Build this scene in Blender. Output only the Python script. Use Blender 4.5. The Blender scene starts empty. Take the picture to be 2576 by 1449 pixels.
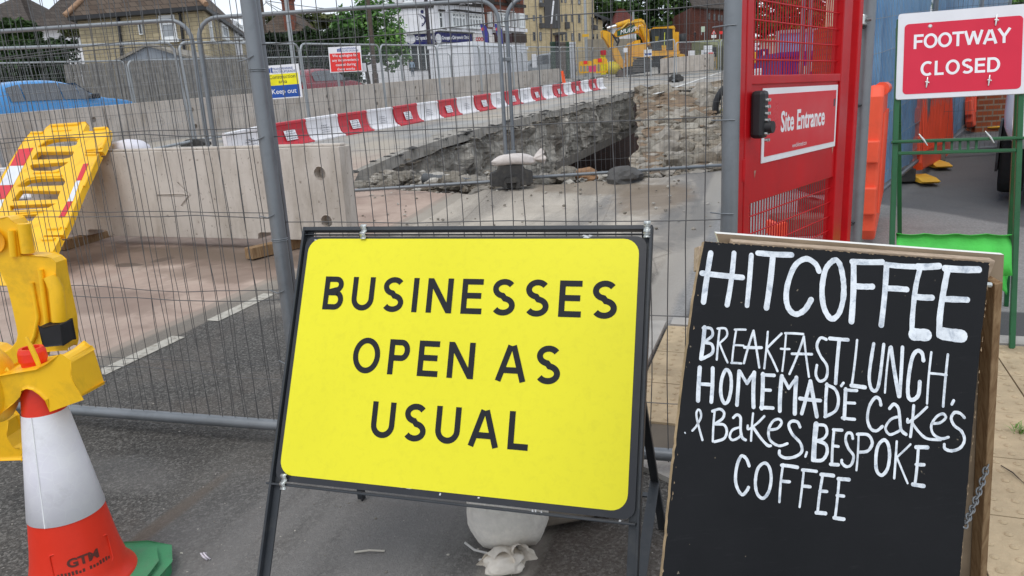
import bpy, bmesh, math, random
import numpy as np
from mathutils import Vector, Matrix
from mathutils.geometry import delaunay_2d_cdt
from mathutils import noise as mnoise
rnd = random.Random(7)
PI = math.pi
SC = bpy.context.scene
COL = SC.collection

# ------------------------------------------------------------------ camera, light, exposure
camd = bpy.data.cameras.new('camera'); cam = bpy.data.objects.new('camera', camd); COL.objects.link(cam)
camd.sensor_width = 36.0; camd.lens = 36.0*1860/2576; camd.clip_start = 0.05; camd.clip_end = 2000
CR = np.array([[0.9984849, 0.0550262, 0.0], [-0.0132663, 0.2407262, -0.9705024], [-0.0534030, 0.9690320, 0.2410914]])
CAMP = np.array([0, 0, 1.5])
mw = Matrix.Identity(4)
for i in range(3):
    for j in range(3): mw[i][j] = CR[i][j]
    mw[i][3] = CAMP[i]
cam.matrix_world = mw
SC.camera = cam
SUN_EL, SUN_AZ = 58.0, 205.0     # overcast: a broad soft sun from behind the camera, a little to the left
sd = bpy.data.lights.new('sun', 'SUN'); sd.energy = 1.1; sd.angle = math.radians(28); sd.color = (1, .97, .92)
so = bpy.data.objects.new('sun', sd); COL.objects.link(so)
so.rotation_euler = (math.radians(90-SUN_EL), 0, math.radians(180-SUN_AZ))
W = bpy.data.worlds.new('World'); SC.world = W; W.use_nodes = True
wn = W.node_tree; wn.nodes.clear()
def wnode(t, **k):
    n = wn.nodes.new(t)
    for a, b in k.items(): setattr(n, a, b)
    return n
sky = wnode('ShaderNodeTexSky', sky_type='NISHITA', sun_disc=False, sun_elevation=math.radians(SUN_EL), sun_rotation=math.radians(SUN_AZ))
tc = wnode('ShaderNodeTexCoord'); mp = wnode('ShaderNodeMapping'); mp.inputs['Scale'].default_value = (1.0, 1.0, 3.2)
nz = wnode('ShaderNodeTexNoise'); nz.inputs['Scale'].default_value = 2.6; nz.inputs['Detail'].default_value = 8; nz.inputs['Roughness'].default_value = .55
cr = wnode('ShaderNodeValToRGB')
cr.color_ramp.elements[0].position = .32; cr.color_ramp.elements[0].color = (6.6, 7.5, 8.7, 1)
cr.color_ramp.elements[1].position = .68; cr.color_ramp.elements[1].color = (9.6, 9.9, 10.3, 1)
mx = wnode('ShaderNodeMixRGB'); mx.inputs[0].default_value = .86
bg = wnode('ShaderNodeBackground'); bg.inputs['Strength'].default_value = .128
wo = wnode('ShaderNodeOutputWorld')
L = wn.links.new
L(tc.outputs['Generated'], mp.inputs['Vector']); L(mp.outputs['Vector'], nz.inputs['Vector']); L(nz.outputs['Fac'], cr.inputs['Fac'])
L(sky.outputs['Color'], mx.inputs[1]); L(cr.outputs['Color'], mx.inputs[2]); L(mx.outputs['Color'], bg.inputs['Color']); L(bg.outputs['Background'], wo.inputs['Surface'])
SC.view_settings.view_transform = 'Standard'; SC.view_settings.look = 'None'
SC.view_settings.exposure = 0.0; SC.view_settings.gamma = 1.0
SC.cycles.max_bounces = 6; SC.cycles.transparent_max_bounces = 24

# ------------------------------------------------------------------ where a picture point lies in the place
F = 1860.; CX, CY = 1288., 724.5
def ray(x, y):
    d = CR @ np.array([(x-CX)/F, -(y-CY)/F, -1.0]); return d/np.linalg.norm(d)
def smooth(t):
    t = min(1, max(0, t)); return t*t*(3-2*t)
GX, GY = .009183, .04682
def gz(x, y):
    return GX*x + GY*y + .39*smooth((y-7)/7)
def G(x, y, h=0.):
    d = ray(x, y); t = .5; p = CAMP+d*t
    prev = p[2]-gz(p[0], p[1])-h; tp = t
    while t < 400:
        t *= 1.02; p = CAMP+d*t; c = p[2]-gz(p[0], p[1])-h
        if c <= 0:
            for _ in range(30):
                m = (t+tp)/2; p = CAMP+d*m
                if p[2]-gz(p[0], p[1])-h > 0: tp = m
                else: t = m
            return p
        tp = t
    return p
def plane(x, y, n, p0):
    d = ray(x, y); return CAMP + d*(np.dot(np.array(p0)-CAMP, n)/d.dot(n))
def V(x, y, p0, p1):
    t = np.array(p1)-np.array(p0); return plane(x, y, np.array([-t[1], t[0], 0]), p0)
def D(x, y, dep): return plane(x, y, np.array([0, 1., 0]), [0, dep, 0])
def on_ground(p, h=0.): return np.array([p[0], p[1], gz(p[0], p[1])+h])
_r = ray(1995, 122); RD = _r[:2]/np.linalg.norm(_r[:2]); RAZ = math.atan2(RD[1], RD[0])
RD3 = np.array([RD[0], RD[1], 0]); RN3 = np.array([RD[1], -RD[0], 0])    # along the road, and to its right

# ------------------------------------------------------------------ materials
def hx(s):
    s = s.lstrip('#'); v = [int(s[i:i+2], 16)/255 for i in (0, 2, 4)]
    return tuple(x/12.92 if x <= .04045 else ((x+.055)/1.055)**2.4 for x in v)
class N:
    def __init__(s, name):
        s.m = bpy.data.materials.new(name); s.m.use_nodes = True; s.t = s.m.node_tree
        s.b = s.t.nodes['Principled BSDF']; s._c = None
    def n(s, t, ins=None, **k):
        n = s.t.nodes.new('ShaderNode'+t)
        for a, b in k.items(): setattr(n, a, b)
        for a, b in (ins or {}).items(): s.set(n.inputs[a], b)
        return n
    def set(s, inp, v):
        if hasattr(v, 'is_output') or isinstance(v, bpy.types.NodeSocket): s.t.links.new(v, inp)
        elif isinstance(v, (tuple, list)) and len(v) == 3 and inp.type == 'RGBA': inp.default_value = (*v, 1)
        else: inp.default_value = v
    def co(s, out='Object'):
        if s._c is None: s._c = s.n('TexCoord')
        return s._c.outputs[out]
    def noise(s, scale, detail=4, rough=.55, vec=None, dist=0):
        return s.n('TexNoise', {'Vector': vec or s.co(), 'Scale': scale, 'Detail': detail, 'Roughness': rough, 'Distortion': dist}).outputs['Fac']
    def ramp(s, f, a, b): return s.n('MapRange', {'Value': f, 'From Min': a, 'From Max': b}).outputs[0]
    def mix(s, f, a, b, mode='MIX'):
        n = s.n('MixRGB', blend_type=mode); s.set(n.inputs[0], f); s.set(n.inputs[1], a); s.set(n.inputs[2], b); return n.outputs[0]
    def math(s, op, a, b=0.):
        n = s.n('Math', operation=op); s.set(n.inputs[0], a); s.set(n.inputs[1], b); return n.outputs[0]
    def bump(s, h, st=.3, d=.01):
        s.set(s.b.inputs['Normal'], s.n('Bump', {'Height': h, 'Strength': st, 'Distance': d}).outputs[0])
    def fin(s, col, rough=.6, metal=0., spec=.4):
        s.set(s.b.inputs['Base Color'], col); s.set(s.b.inputs['Roughness'], rough); s.b.inputs['Metallic'].default_value = metal
        s.b.inputs['Specular IOR Level'].default_value = spec; return s.m
MC = {}
def mat(name, col, rough=.55, var=.18, scale=6., bump=0., bs=60., metal=0., spec=.4, dirt=None, dscale=3., damt=.5):
    if name in MC: return MC[name]
    if isinstance(col, str): col = hx(col)
    s = N(name)
    f = s.noise(scale, 6, .6)
    lo = tuple(c*(1-var) for c in col); hi = tuple(min(1, c*(1+var)) for c in col)
    c = s.mix(s.ramp(f, .3, .7), lo, hi)
    if dirt:
        d = s.ramp(s.noise(dscale, 9, .68, dist=.4), .5, .72)
        c = s.mix(s.math('MULTIPLY', d, damt), c, hx(dirt) if isinstance(dirt, str) else dirt)
    if bump: s.bump(s.noise(bs, 5, .65), bump)
    MC[name] = s.fin(c, s.n('MapRange', {'Value': f, 'From Min': .3, 'From Max': .7, 'To Min': max(.05, rough-.1), 'To Max': min(1, rough+.1)}).outputs[0], metal, spec)
    return MC[name]
def brick(name, c1, c2, mort, bw=.225, bh=.075, msz=.01, var=.5, bump=.4):
    if name in MC: return MC[name]
    s = N(name); x = s.n('SeparateXYZ', {'Vector': s.co()})
    v = s.n('CombineXYZ', {'X': s.math('ADD', x.outputs[0], x.outputs[1]), 'Y': x.outputs[2]}).outputs[0]
    b = s.n('TexBrick', {'Vector': v, 'Color1': hx(c1), 'Color2': hx(c2), 'Mortar': hx(mort), 'Scale': 1., 'Mortar Size': msz, 'Mortar Smooth': .2, 'Bias': 0., 'Brick Width': bw, 'Row Height': bh})
    c = s.mix(s.math('MULTIPLY', s.ramp(s.noise(1.2, 8, .65), .35, .75), var), b.outputs['Color'], tuple(q*.45 for q in hx(c1)))
    s.bump(b.outputs['Fac'], -bump, .01)
    MC[name] = s.fin(c, .85, 0, .2); return MC[name]
galv = mat('galvanised steel', (.215, .23, .245), .45, .1, 9, metal=.45, dirt='#54585b', dscale=7, damt=.35)
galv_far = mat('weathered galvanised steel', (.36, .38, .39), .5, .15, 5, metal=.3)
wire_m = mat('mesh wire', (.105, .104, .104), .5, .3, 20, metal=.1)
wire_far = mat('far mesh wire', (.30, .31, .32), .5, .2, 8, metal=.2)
black_m = mat('black plastic', (.018, .018, .02), .5, .3, 12)
rubber = mat('black rubber', (.05, .048, .046), .8, .35, 18, .4, 80, dirt='#6e675c', dscale=7, damt=.5)
yel_pl = mat('yellow barrier plastic', hx('#fbc01c'), .42, .1, 3, .04, 120, dirt='#8d6a22', dscale=6, damt=.42)
yel_far = mat('far yellow plastic', hx('#e0a92a'), .5, .15, 3)
conc = None
glass_d = mat('dark window glass', (.045, .05, .055), .12, .4, .6, spec=.7)
glass_l = mat('curtained window glass', (.33, .35, .37), .22, .3, 1.5, spec=.6)
upvc = mat('white plastic frame', hx('#e6e8e8'), .4, .06, 3)
white_p = mat('white sheet', hx('#e9e9ec'), .4, .05, 5)
sack = mat('woven sandbag', hx('#ece6dc'), .9, .1, 40, .5, 160, dirt='#b3a898', dscale=5, damt=.35)

# ------------------------------------------------------------------ meshes
def nrm(v): v = np.array(v, float); return v/np.linalg.norm(v)
class MB:
    def __init__(s): s.v = []; s.f = []; s.mi = []; s.sm = []
    def add(s, vs, fs, m=0, sm=False):
        o = len(s.v); s.v += [tuple(float(q) for q in p) for p in vs]
        for f in fs: s.f.append(tuple(i+o for i in f)); s.mi.append(m); s.sm.append(sm)
        return s
    def box(s, c, size, R=None, m=0):
        c = np.array(c, float); h = np.array(size, float)/2; R = np.eye(3) if R is None else np.array(R)
        vs = [c + R @ (h*np.array(k)) for k in ((-1,-1,-1),(1,-1,-1),(1,1,-1),(-1,1,-1),(-1,-1,1),(1,-1,1),(1,1,1),(-1,1,1))]
        return s.add(vs, [(3,2,1,0),(4,5,6,7),(0,1,5,4),(1,2,6,5),(2,3,7,6),(3,0,4,7)], m)
    def bar(s, a, b, w, d, up=(0, 0, 1), m=0):
        a = np.array(a, float); b = np.array(b, float); t = nrm(b-a); x = np.cross(t, up)
        if np.linalg.norm(x) < 1e-6: x = np.cross(t, (1, 0, 0))
        x = nrm(x); y = np.cross(x, t); return s.box((a+b)/2, (w, d, np.linalg.norm(b-a)), np.array([x, y, t]).T, m)
    def tube(s, pts, r, n=8, m=0, caps=True, closed=False):
        P = [np.array(p, float) for p in pts]; k = len(P); R = r if isinstance(r, (list, tuple)) else [r]*k
        T = []
        for i in range(k):
            a = P[(i-1) % k] if (closed or i > 0) else P[i]; b = P[(i+1) % k] if (closed or i < k-1) else P[i]; T.append(nrm(b-a))
        x = np.cross(T[0], (0, 0, 1.))
        if np.linalg.norm(x) < .05: x = np.cross(T[0], (1., 0, 0))
        x = nrm(x); vs = []
        for i in range(k):
            x = x - T[i]*x.dot(T[i]); x = nrm(x); y = np.cross(T[i], x)
            for j in range(n):
                a = 2*PI*j/n; vs.append(P[i]+R[i]*(math.cos(a)*x+math.sin(a)*y))
        fs = []
        for i in range(k if closed else k-1):
            q = (i+1) % k
            for j in range(n): fs.append((i*n+j, i*n+(j+1) % n, q*n+(j+1) % n, q*n+j))
        s.add(vs, fs, m, n > 4)
        if caps and not closed:
            s.add(vs[:n], [tuple(range(n))[::-1]], m); s.add(vs[-n:], [tuple(range(n))], m)
        return s
    def lathe(s, prof, c=(0, 0, 0), n=32, m=0, sm=True):
        vs = [(c[0]+r*math.cos(2*PI*j/n), c[1]+r*math.sin(2*PI*j/n), c[2]+z) for r, z in prof for j in range(n)]
        fs = [(i*n+j, i*n+(j+1) % n, (i+1)*n+(j+1) % n, (i+1)*n+j) for i in range(len(prof)-1) for j in range(n)]
        return s.add(vs, fs, m, sm)
    def prism(s, outer, holes, fr, t0, t1, m=0, ms=None):
        """polygon (with holes) in a plane frame fr=(O,U,W,Nrm), solid between offsets t0 and t1 along Nrm"""
        O, U, Wv, Nn = [np.array(q, float) for q in fr]; loops = [outer]+list(holes or [])
        pts = []; faces = []; ed = []
        for lp in loops:
            o = len(pts); pts += [Vector(p) for p in lp]; ed += [(o+i, o+(i+1) % len(lp)) for i in range(len(lp))]
        r = delaunay_2d_cdt(pts, ed, [], 0, 1e-7)
        vv, ff = r[0], r[2]
        def inside(p, lp):
            c = False; j = len(lp)-1
            for i in range(len(lp)):
                if (lp[i][1] > p[1]) != (lp[j][1] > p[1]) and p[0] < (lp[j][0]-lp[i][0])*(p[1]-lp[i][1])/(lp[j][1]-lp[i][1])+lp[i][0]: c = not c
                j = i
            return c
        tri = []
        for f in ff:
            ct = sum((vv[i] for i in f), Vector((0, 0)))/len(f)
            if inside(ct, outer) and not any(inside(ct, h) for h in (holes or [])): tri.append(tuple(f))
        for t, flip in ((t1, False), (t0, True)):
            s.add([O+U*p[0]+Wv*p[1]+Nn*t for p in vv], [f[::-1] if flip else f for f in tri], m)
        for lp in loops:
            k = len(lp); vs = [O+U*p[0]+Wv*p[1]+Nn*t for t in (t0, t1) for p in lp]
            s.add(vs, [(i, (i+1) % k, k+(i+1) % k, k+i) for i in range(k)], m if ms is None else ms)
        return s
    def stroke(s, pts, w, fr, t=.0006, m=0, rc=True, closed=False):
        """a painted stroke: flat ribbon in a plane frame, mitred, with round or butt ends"""
        O, U, Wv, Nn = [np.array(q, float) for q in fr]; P = [np.array(p, float) for p in pts]; ws = list(w) if isinstance(w, (list, tuple)) else [w]*len(P)
        kp = [i for i in range(len(P)) if i == 0 or np.linalg.norm(P[i]-P[i-1]) > 1e-4]
        if closed and np.linalg.norm(P[kp[-1]]-P[0]) < 1e-4: kp.pop()
        P = [P[i] for i in kp]; ws = [ws[i] for i in kp]; k = len(P)
        Lf, Rt = [], []
        for i in range(k):
            a = P[i]-P[i-1] if (i > 0 or closed) else None; b = P[(i+1) % k]-P[i] if (i < k-1 or closed) else None
            a = b if a is None else a; b = a if b is None else b
            a = a/(np.linalg.norm(a)+1e-12); b = b/(np.linalg.norm(b)+1e-12); q = a+b; q = q/(np.linalg.norm(q)+1e-9); n = np.array([-q[1], q[0]])
            c = max(.55, n.dot([-a[1], a[0]])); h = ws[i]/2/c; Lf.append(P[i]+n*h); Rt.append(P[i]-n*h)
        g = lambda p: O+U*p[0]+Wv*p[1]+Nn*t
        vs = [g(p) for p in Lf]+[g(p) for p in Rt]
        s.add(vs, [(i, (i+1) % k, k+(i+1) % k, k+i) for i in range(k if closed else k-1)], m)
        if rc and not closed:
            for e, o in ((0, 1), (k-1, k-2)):
                c = P[e]; d = c-P[o]; a0 = math.atan2(d[1], d[0]); h = ws[e]/2
                ring = [c+h*np.array([math.cos(a0+x)*.6, math.sin(a0+x)*1.0]) if False else c+h*np.array([math.cos(a0+x), math.sin(a0+x)]) for x in np.linspace(-PI/2, PI/2, 7)]
                s.add([g(p) for p in ring], [tuple(range(7))], m)
        return s
    def obj(s, name, mats, parent=None, bevel=0., seg=2, loc=None):
        o3 = np.array(ORIG.get(parent.name, (0, 0, 0)) if parent is not None else (loc if loc is not None else (0, 0, 0)))
        me = bpy.data.meshes.new(name); me.from_pydata([tuple(np.array(p)-o3) for p in s.v], [], s.f)
        for mm in (mats if isinstance(mats, (list, tuple)) else [mats]): me.materials.append(mm)
        me.polygons.foreach_set('material_index', s.mi); me.polygons.foreach_set('use_smooth', s.sm); me.update()
        ob = bpy.data.objects.new(name, me); COL.objects.link(ob)
        ORIG[ob.name] = tuple(o3)
        if parent is not None: ob.parent = parent
        elif loc is not None: ob.location = tuple(o3)
        if parent is not None and parent.type == 'MESH' and parent.parent is None and False: pass
        if bevel:
            b = ob.modifiers.new('bevel', 'BEVEL'); b.width = bevel; b.segments = seg; b.limit_method = 'ANGLE'; b.angle_limit = math.radians(40)
            wd = ob.modifiers.new('weld', 'WELD'); wd.merge_threshold = 1e-5
            ob.modifiers.move(1, 0)
        return ob
ORIG = {}
def tag(o, label, cat, group=None, kind=None):
    if label: o['label'] = label
    if cat: o['category'] = cat
    if group: o['group'] = group
    if kind: o['kind'] = kind
    return o
def thing(name, label, cat, loc=(0, 0, 0), group=None, rotz=0., local=False):
    """an Empty at the thing's base; parts are built in world coordinates unless local=True"""
    o = bpy.data.objects.new(name, None); COL.objects.link(o); o.location = tuple(float(q) for q in loc); o.rotation_euler = (0, 0, rotz)
    o.empty_display_size = .1
    ORIG[o.name] = (0, 0, 0) if local else tuple(float(q) for q in loc)
    return tag(o, label, cat, group)
def dup(root, loc, rotz=None, label=None, group=None):
    r = root.copy(); COL.objects.link(r); r.location = tuple(float(q) for q in loc)
    if rotz is not None: r.rotation_euler = (0, 0, rotz)
    if label: r['label'] = label
    if group: r['group'] = group
    for ch in list(root.children):
        c = ch.copy(); COL.objects.link(c); c.parent = r
        for g in ch.children:
            d = g.copy(); COL.objects.link(d); d.parent = c
    return r
def struct(o): o['kind'] = 'structure'; return o
ORD = 'first second third fourth fifth sixth seventh eighth ninth tenth eleventh twelfth thirteenth fourteenth fifteenth sixteenth seventeenth eighteenth nineteenth twentieth twenty-first twenty-second twenty-third twenty-fourth twenty-fifth twenty-sixth'.split()
def text(body, size, fr, m, name, parent, align='CENTER', sx=1., bold=0., t=.001, bend=None):
    """a line of lettering on a plane frame (O,U,Up,Nrm), baseline through O"""
    cu = bpy.data.curves.new('lettering', 'FONT'); cu.body = body; cu.size = size; cu.align_x = align; cu.offset = bold; cu.resolution_u = 3
    ob = bpy.data.objects.new('lettering', cu); COL.objects.link(ob)
    dg = bpy.context.evaluated_depsgraph_get(); me0 = bpy.data.meshes.new_from_object(ob.evaluated_get(dg))
    O, U, Wv, Nn = [np.array(q, float) for q in fr]
    mb = MB(); mb.add([(O+U*p.co.x*sx+Wv*p.co.y+Nn*t) if bend is None else bend(p.co.x*sx, p.co.y) for p in me0.vertices], [tuple(p.vertices) for p in me0.polygons])
    bpy.data.objects.remove(ob); bpy.data.meshes.remove(me0); bpy.data.curves.remove(cu)
    return mb.obj(name, m, parent)
def circ(c, r, n=20, ry=None): return [(c[0]+r*math.cos(2*PI*i/n), c[1]+(ry or r)*math.sin(2*PI*i/n)) for i in range(n)]
def rrect(x0, y0, x1, y1, r, n=6):
    o = []
    for cx, cy, a in ((x1-r, y1-r, 0), (x0+r, y1-r, 90), (x0+r, y0+r, 180), (x1-r, y0+r, 270)):
        o += [(cx+r*math.cos(math.radians(a+90*i/n)), cy+r*math.sin(math.radians(a+90*i/n))) for i in range(n+1)]
    return o
def catmull(P, n=6, closed=False):
    P = [np.array(p, float) for p in P]; k = len(P); o = []
    for i in range(k if closed else k-1):
        p0 = P[(i-1) % k] if (closed or i > 0) else P[0]; p1 = P[i]; p2 = P[(i+1) % k]; p3 = P[(i+2) % k] if (closed or i < k-2) else P[-1]
        for j in range(n):
            t = j/n; o.append(.5*((2*p1)+(-p0+p2)*t+(2*p0-5*p1+4*p2-p3)*t*t+(-p0+3*p1-3*p2+p3)*t**3))
    if not closed: o.append(P[-1])
    return o
def vframe(A, B, up=(0, 0, 1)):
    """plane frame of an upright wall from A to B (seen with A on the left): O,U,Up,outward normal"""
    A = np.array(A, float); B = np.array(B, float); U = nrm([B[0]-A[0], B[1]-A[1], 0]); return (A, U, np.array([0, 0, 1.]), nrm(np.cross(U, [0, 0, 1.])))
def on_frame(fr, x, y):
    """picture point -> coordinates in a plane frame"""
    O, U, Wv, Nn = fr; p = plane(x, y, np.array(Nn), np.array(O)); d = p-np.array(O)
    a = np.array([[U@U, U@Wv], [U@Wv, Wv@Wv]]); return np.linalg.solve(a, [d@U, d@Wv])

# ------------------------------------------------------------------ ground
def inside(p, lp):
    c = False; j = len(lp)-1
    for i in range(len(lp)):
        if (lp[i][1] > p[1]) != (lp[j][1] > p[1]) and p[0] < (lp[j][0]-lp[i][0])*(p[1]-lp[i][1])/(lp[j][1]-lp[i][1])+lp[i][0]: c = not c
        j = i
    return c
deck_a = G(872, 442); deck_b = G(1604, 228)
DECK_FR = vframe(deck_a, deck_b)
bank_l = D(1604, 228, deck_b[1]); bank_r = D(1850, 206, 24.)
def jit(a, b, n, amp):
    a = np.array(a); b = np.array(b); d = b-a; q = np.array([-d[1], d[0]]); q = q/np.linalg.norm(q)
    return [tuple(a+d*i/n+q*rnd.uniform(-amp, amp)) for i in range(n)]
rim_px = [(872, 442), (885, 474), (1000, 480), (1180, 489), (1250, 473), (1300, 468), (1420, 462), (1590, 452), (1700, 441), (1850, 430)]
rim = [G(*p)[:2] for p in rim_px]
pit = []
for a, b in zip(rim[1:-1], rim[2:]): pit += jit(a, b, 5, .05)
pit += jit(rim[-1], (bank_r[0], bank_r[1]), 4, .05)
pit += jit((bank_r[0], bank_r[1]), deck_b[:2], 6, .15)
pit += jit(deck_b[:2], deck_a[:2], 60, .07)
pts = [Vector(p) for p in pit]; ne = len(pts); ed = [(i, (i+1) % ne) for i in range(ne)]
ys = list(np.arange(-4, 24, .8))+list(np.arange(24, 70, 4))+[80, 100, 130, 180, 260]
for y in ys:
    st = .8 if y < 14 else (2. if y < 40 else 8.); lim = 14 if y < 14 else (60 if y < 70 else 240)
    for x in np.arange(-lim, lim+.1, st):
        px = x+rnd.uniform(-.1, .1)
        if not inside((px, y), pit): pts.append(Vector((px, y)))
for x in (-300, -60, 60, 300):
    for y in (-5, 300): pts.append(Vector((x, y)))
for y in (0, 10, 24, 60, 120):
    for x in (-300, -100, 100, 300): pts.append(Vector((x, y)))
r = delaunay_2d_cdt(pts, ed, [], 0, 1e-6)
gm = MB(); tri = [tuple(f) for f in r[2] if not inside(sum((r[0][i] for i in f), Vector((0, 0)))/len(f), pit)]
def gzn(x, y):
    b = .05*(mnoise.noise((x*.45, y*.45, 3.))) * (1 if y < 12 else .3)
    if y > 3 and -3 < x < 3 and y < 11: b += .04*mnoise.noise((x*.9, y*.9, 8.))
    return gz(x, y)+b*smooth((y-5.)/2)
gm.add([(p.x, p.y, gzn(p.x, p.y)) for p in r[0]], tri, 0, True)

def ground_material():
    s = N('road surface'); co = s.co(); x = s.n('SeparateXYZ', {'Vector': co}); X, Y = x.outputs[0], x.outputs[1]
    off = s.math('SUBTRACT', s.math('MULTIPLY', X, RD[1]), s.math('MULTIPLY', Y, RD[0]))      # metres to the right of the road's line through the camera
    alo = s.math('ADD', s.math('MULTIPLY', X, RD[0]), s.math('MULTIPLY', Y, RD[1]))
    nb = s.noise(.55, 8, .62); nm = s.noise(2.2, 8, .65, dist=.5); nf = s.noise(75, 6, .8); ng = s.noise(260, 3, .7)
    vor = s.n('TexVoronoi', {'Vector': co, 'Scale': 150.}).outputs['Distance']
    # bare asphalt: dark binder, paler stone chips
    asp = s.mix(s.ramp(nf, .3, .75), (.030, .028, .026), (.165, .155, .142))
    v2 = s.n('TexVoronoi', {'Vector': co, 'Scale': 120., 'Randomness': 1.}); cellv = s.n('SeparateXYZ', {'Vector': v2.outputs['Color']}).outputs[0]
    asp = s.mix(s.math('MULTIPLY', s.ramp(cellv, .62, 1.), .5), asp, (.30, .285, .262)); asp = s.mix(s.math('MULTIPLY', s.ramp(cellv, .38, .0), .5), asp, (.013, .0125, .012))
    asp = s.mix(s.math('MULTIPLY', s.ramp(s.noise(230, 2, .5), .53, .66), .55), asp, (.010, .0095, .009))
    asp = s.mix(s.math('MULTIPLY', s.ramp(s.noise(420, 2, .5), .64, .74), .6), asp, (.30, .285, .26))
    asp = s.mix(s.math('MULTIPLY', s.ramp(nm, .45, .75), .3), asp, (.20, .178, .155))
    asp = s.mix(s.math('MULTIPLY', s.ramp(s.noise(.9, 6, .6, dist=1.5), .52, .68), .28), asp, (.15, .115, .092))
    # dusty site road
    tan = s.mix(s.ramp(nm, .3, .7), (.43, .375, .31), (.60, .535, .45))
    tan = s.mix(s.math('MULTIPLY', s.ramp(nb, .46, .66), .65), tan, (.29, .255, .215))
    strk = s.noise(1.3, 7, .65, vec=s.n('Mapping', {'Vector': s.n('CombineXYZ', {'X': off, 'Y': s.math('MULTIPLY', alo, .22)}).outputs[0]}).outputs[0], dist=.3)
    tan = s.mix(s.math('MULTIPLY', s.ramp(strk, .48, .6), .8), tan, (.24, .213, .185))
    ck = s.n('TexVoronoi', {'Vector': s.n('Mapping', {'Vector': co, 'Scale': (1., .6, 1.)}).outputs[0], 'Scale': .8}, feature='DISTANCE_TO_EDGE').outputs['Distance']
    ckm = s.math('MULTIPLY', s.ramp(s.math('ADD', ck, s.math('MULTIPLY', nf, .02)), .018, .009), .5)
    tan = s.mix(s.math('MULTIPLY', s.ramp(nf, .45, .65), .4), tan, (.30, .26, .21)); tan = s.mix(s.math('MULTIPLY', s.ramp(cellv, .75, 1.), .4), tan, (.62, .57, .5)); tan = s.mix(ckm, tan, (.1, .085, .07))
    red = s.mix(s.ramp(nm, .3, .7), (.34, .245, .20), (.50, .385, .315))
    red = s.mix(s.math('MULTIPLY', s.ramp(s.noise(1.1, 8, .66, dist=.8), .5, .68), .7), red, (.22, .165, .135))
    red = s.mix(s.math('MULTIPLY', s.ramp(strk, .56, .7), .5), red, (.52, .44, .36))
    # the far road deck
    deck = s.mix(s.ramp(strk, .32, .7), (.20, .20, .20), (.36, .35, .33))
    deck = s.mix(s.math('MULTIPLY', s.ramp(nb, .42, .62), .85), deck, (.42, .365, .295))
    grey = s.mix(s.ramp(s.noise(60, 5, .7), .3, .7), (.19, .185, .178), (.33, .322, .31))
    grey = s.mix(s.math('MULTIPLY', s.ramp(nm, .45, .7), .4), grey, (.12, .117, .115))
    def side(v, c, soft, amp=.35, n=nm):    # 0 below c, 1 above, with a ragged edge
        w = s.math('ADD', v, s.math('MULTIPLY', s.math('SUBTRACT', n, .5), amp)); return s.ramp(w, c-soft, c+soft)
    nearfar = side(Y, 5.5, .8, 1.8)
    site = s.mix(s.math('MULTIPLY', nearfar, .93), asp, tan)
    site = s.mix(s.math('MULTIPLY', s.ramp(strk, .42, .56), s.math('MULTIPLY', side(off, -2.05, .35, .6), .75)), site, (.21, .20, .19))
    reds = s.mix(side(off, -3.78, .02, .05), red, site)                # left of the channel line: the red-brown lane
    ch = s.math('MULTIPLY', side(off, -3.86, .012, .04), s.math('SUBTRACT', 1., side(off, -3.60, .012, .04)))
    reds = s.mix(s.math('MULTIPLY', ch, .6), reds, (.27, .235, .195))
    reds = s.mix(s.math('MULTIPLY', side(alo, 9.9, .9, 1.6), s.math('SUBTRACT', 1., side(off, -1.6, .4))), reds, deck)
    kb = s.math('MULTIPLY', side(off, -.86, .02, .05), s.math('SUBTRACT', 1., side(off, -.64, .02, .05)))
    rt = s.mix(side(off, -.75, .05, .1), reds, grey)
    rt = s.mix(s.math('MULTIPLY', kb, .75), rt, (.36, .33, .29))
    dk = s.math('MULTIPLY', side(s.math('ADD', alo, s.math('MULTIPLY', off, .9)), 8.6, .05, .2), side(off, -.1, .1))
    rt = s.mix(s.math('MULTIPLY', dk, .72), rt, (.095, .096, .1))     # newer, darker tarmac by the blue fence
    rt = s.mix(s.math('MULTIPLY', s.math('SUBTRACT', 1., side(alo, 4.72, .02, .02)), side(off, -.55, .02, .02)), rt, (.085, .085, .086))
    rt = s.mix(s.math('MULTIPLY', side(off, -.7, .02, .02), s.math('SUBTRACT', 1., side(alo, 4.1, .03, .02))), rt, asp)
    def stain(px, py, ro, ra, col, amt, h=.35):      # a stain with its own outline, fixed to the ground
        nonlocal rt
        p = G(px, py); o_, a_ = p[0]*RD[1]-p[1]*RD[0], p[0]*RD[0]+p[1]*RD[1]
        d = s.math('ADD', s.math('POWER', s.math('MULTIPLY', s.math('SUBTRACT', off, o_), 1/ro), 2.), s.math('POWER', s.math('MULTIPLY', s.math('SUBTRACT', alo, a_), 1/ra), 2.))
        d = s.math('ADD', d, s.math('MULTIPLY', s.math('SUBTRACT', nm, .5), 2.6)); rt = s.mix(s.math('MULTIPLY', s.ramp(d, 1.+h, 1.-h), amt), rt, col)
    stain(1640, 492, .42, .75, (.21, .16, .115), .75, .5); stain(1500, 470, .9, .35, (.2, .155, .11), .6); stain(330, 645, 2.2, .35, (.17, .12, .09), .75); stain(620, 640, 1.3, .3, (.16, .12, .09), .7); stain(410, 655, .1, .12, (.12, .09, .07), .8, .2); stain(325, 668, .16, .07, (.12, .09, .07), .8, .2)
    stain(560, 690, .7, .25, (.20, .145, .11), .6); stain(260, 760, .8, .3, (.21, .15, .12), .55); stain(1720, 560, .25, 1.1, (.14, .135, .13), .6); stain(980, 440, .9, .5, (.3, .24, .185), .6)
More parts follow.
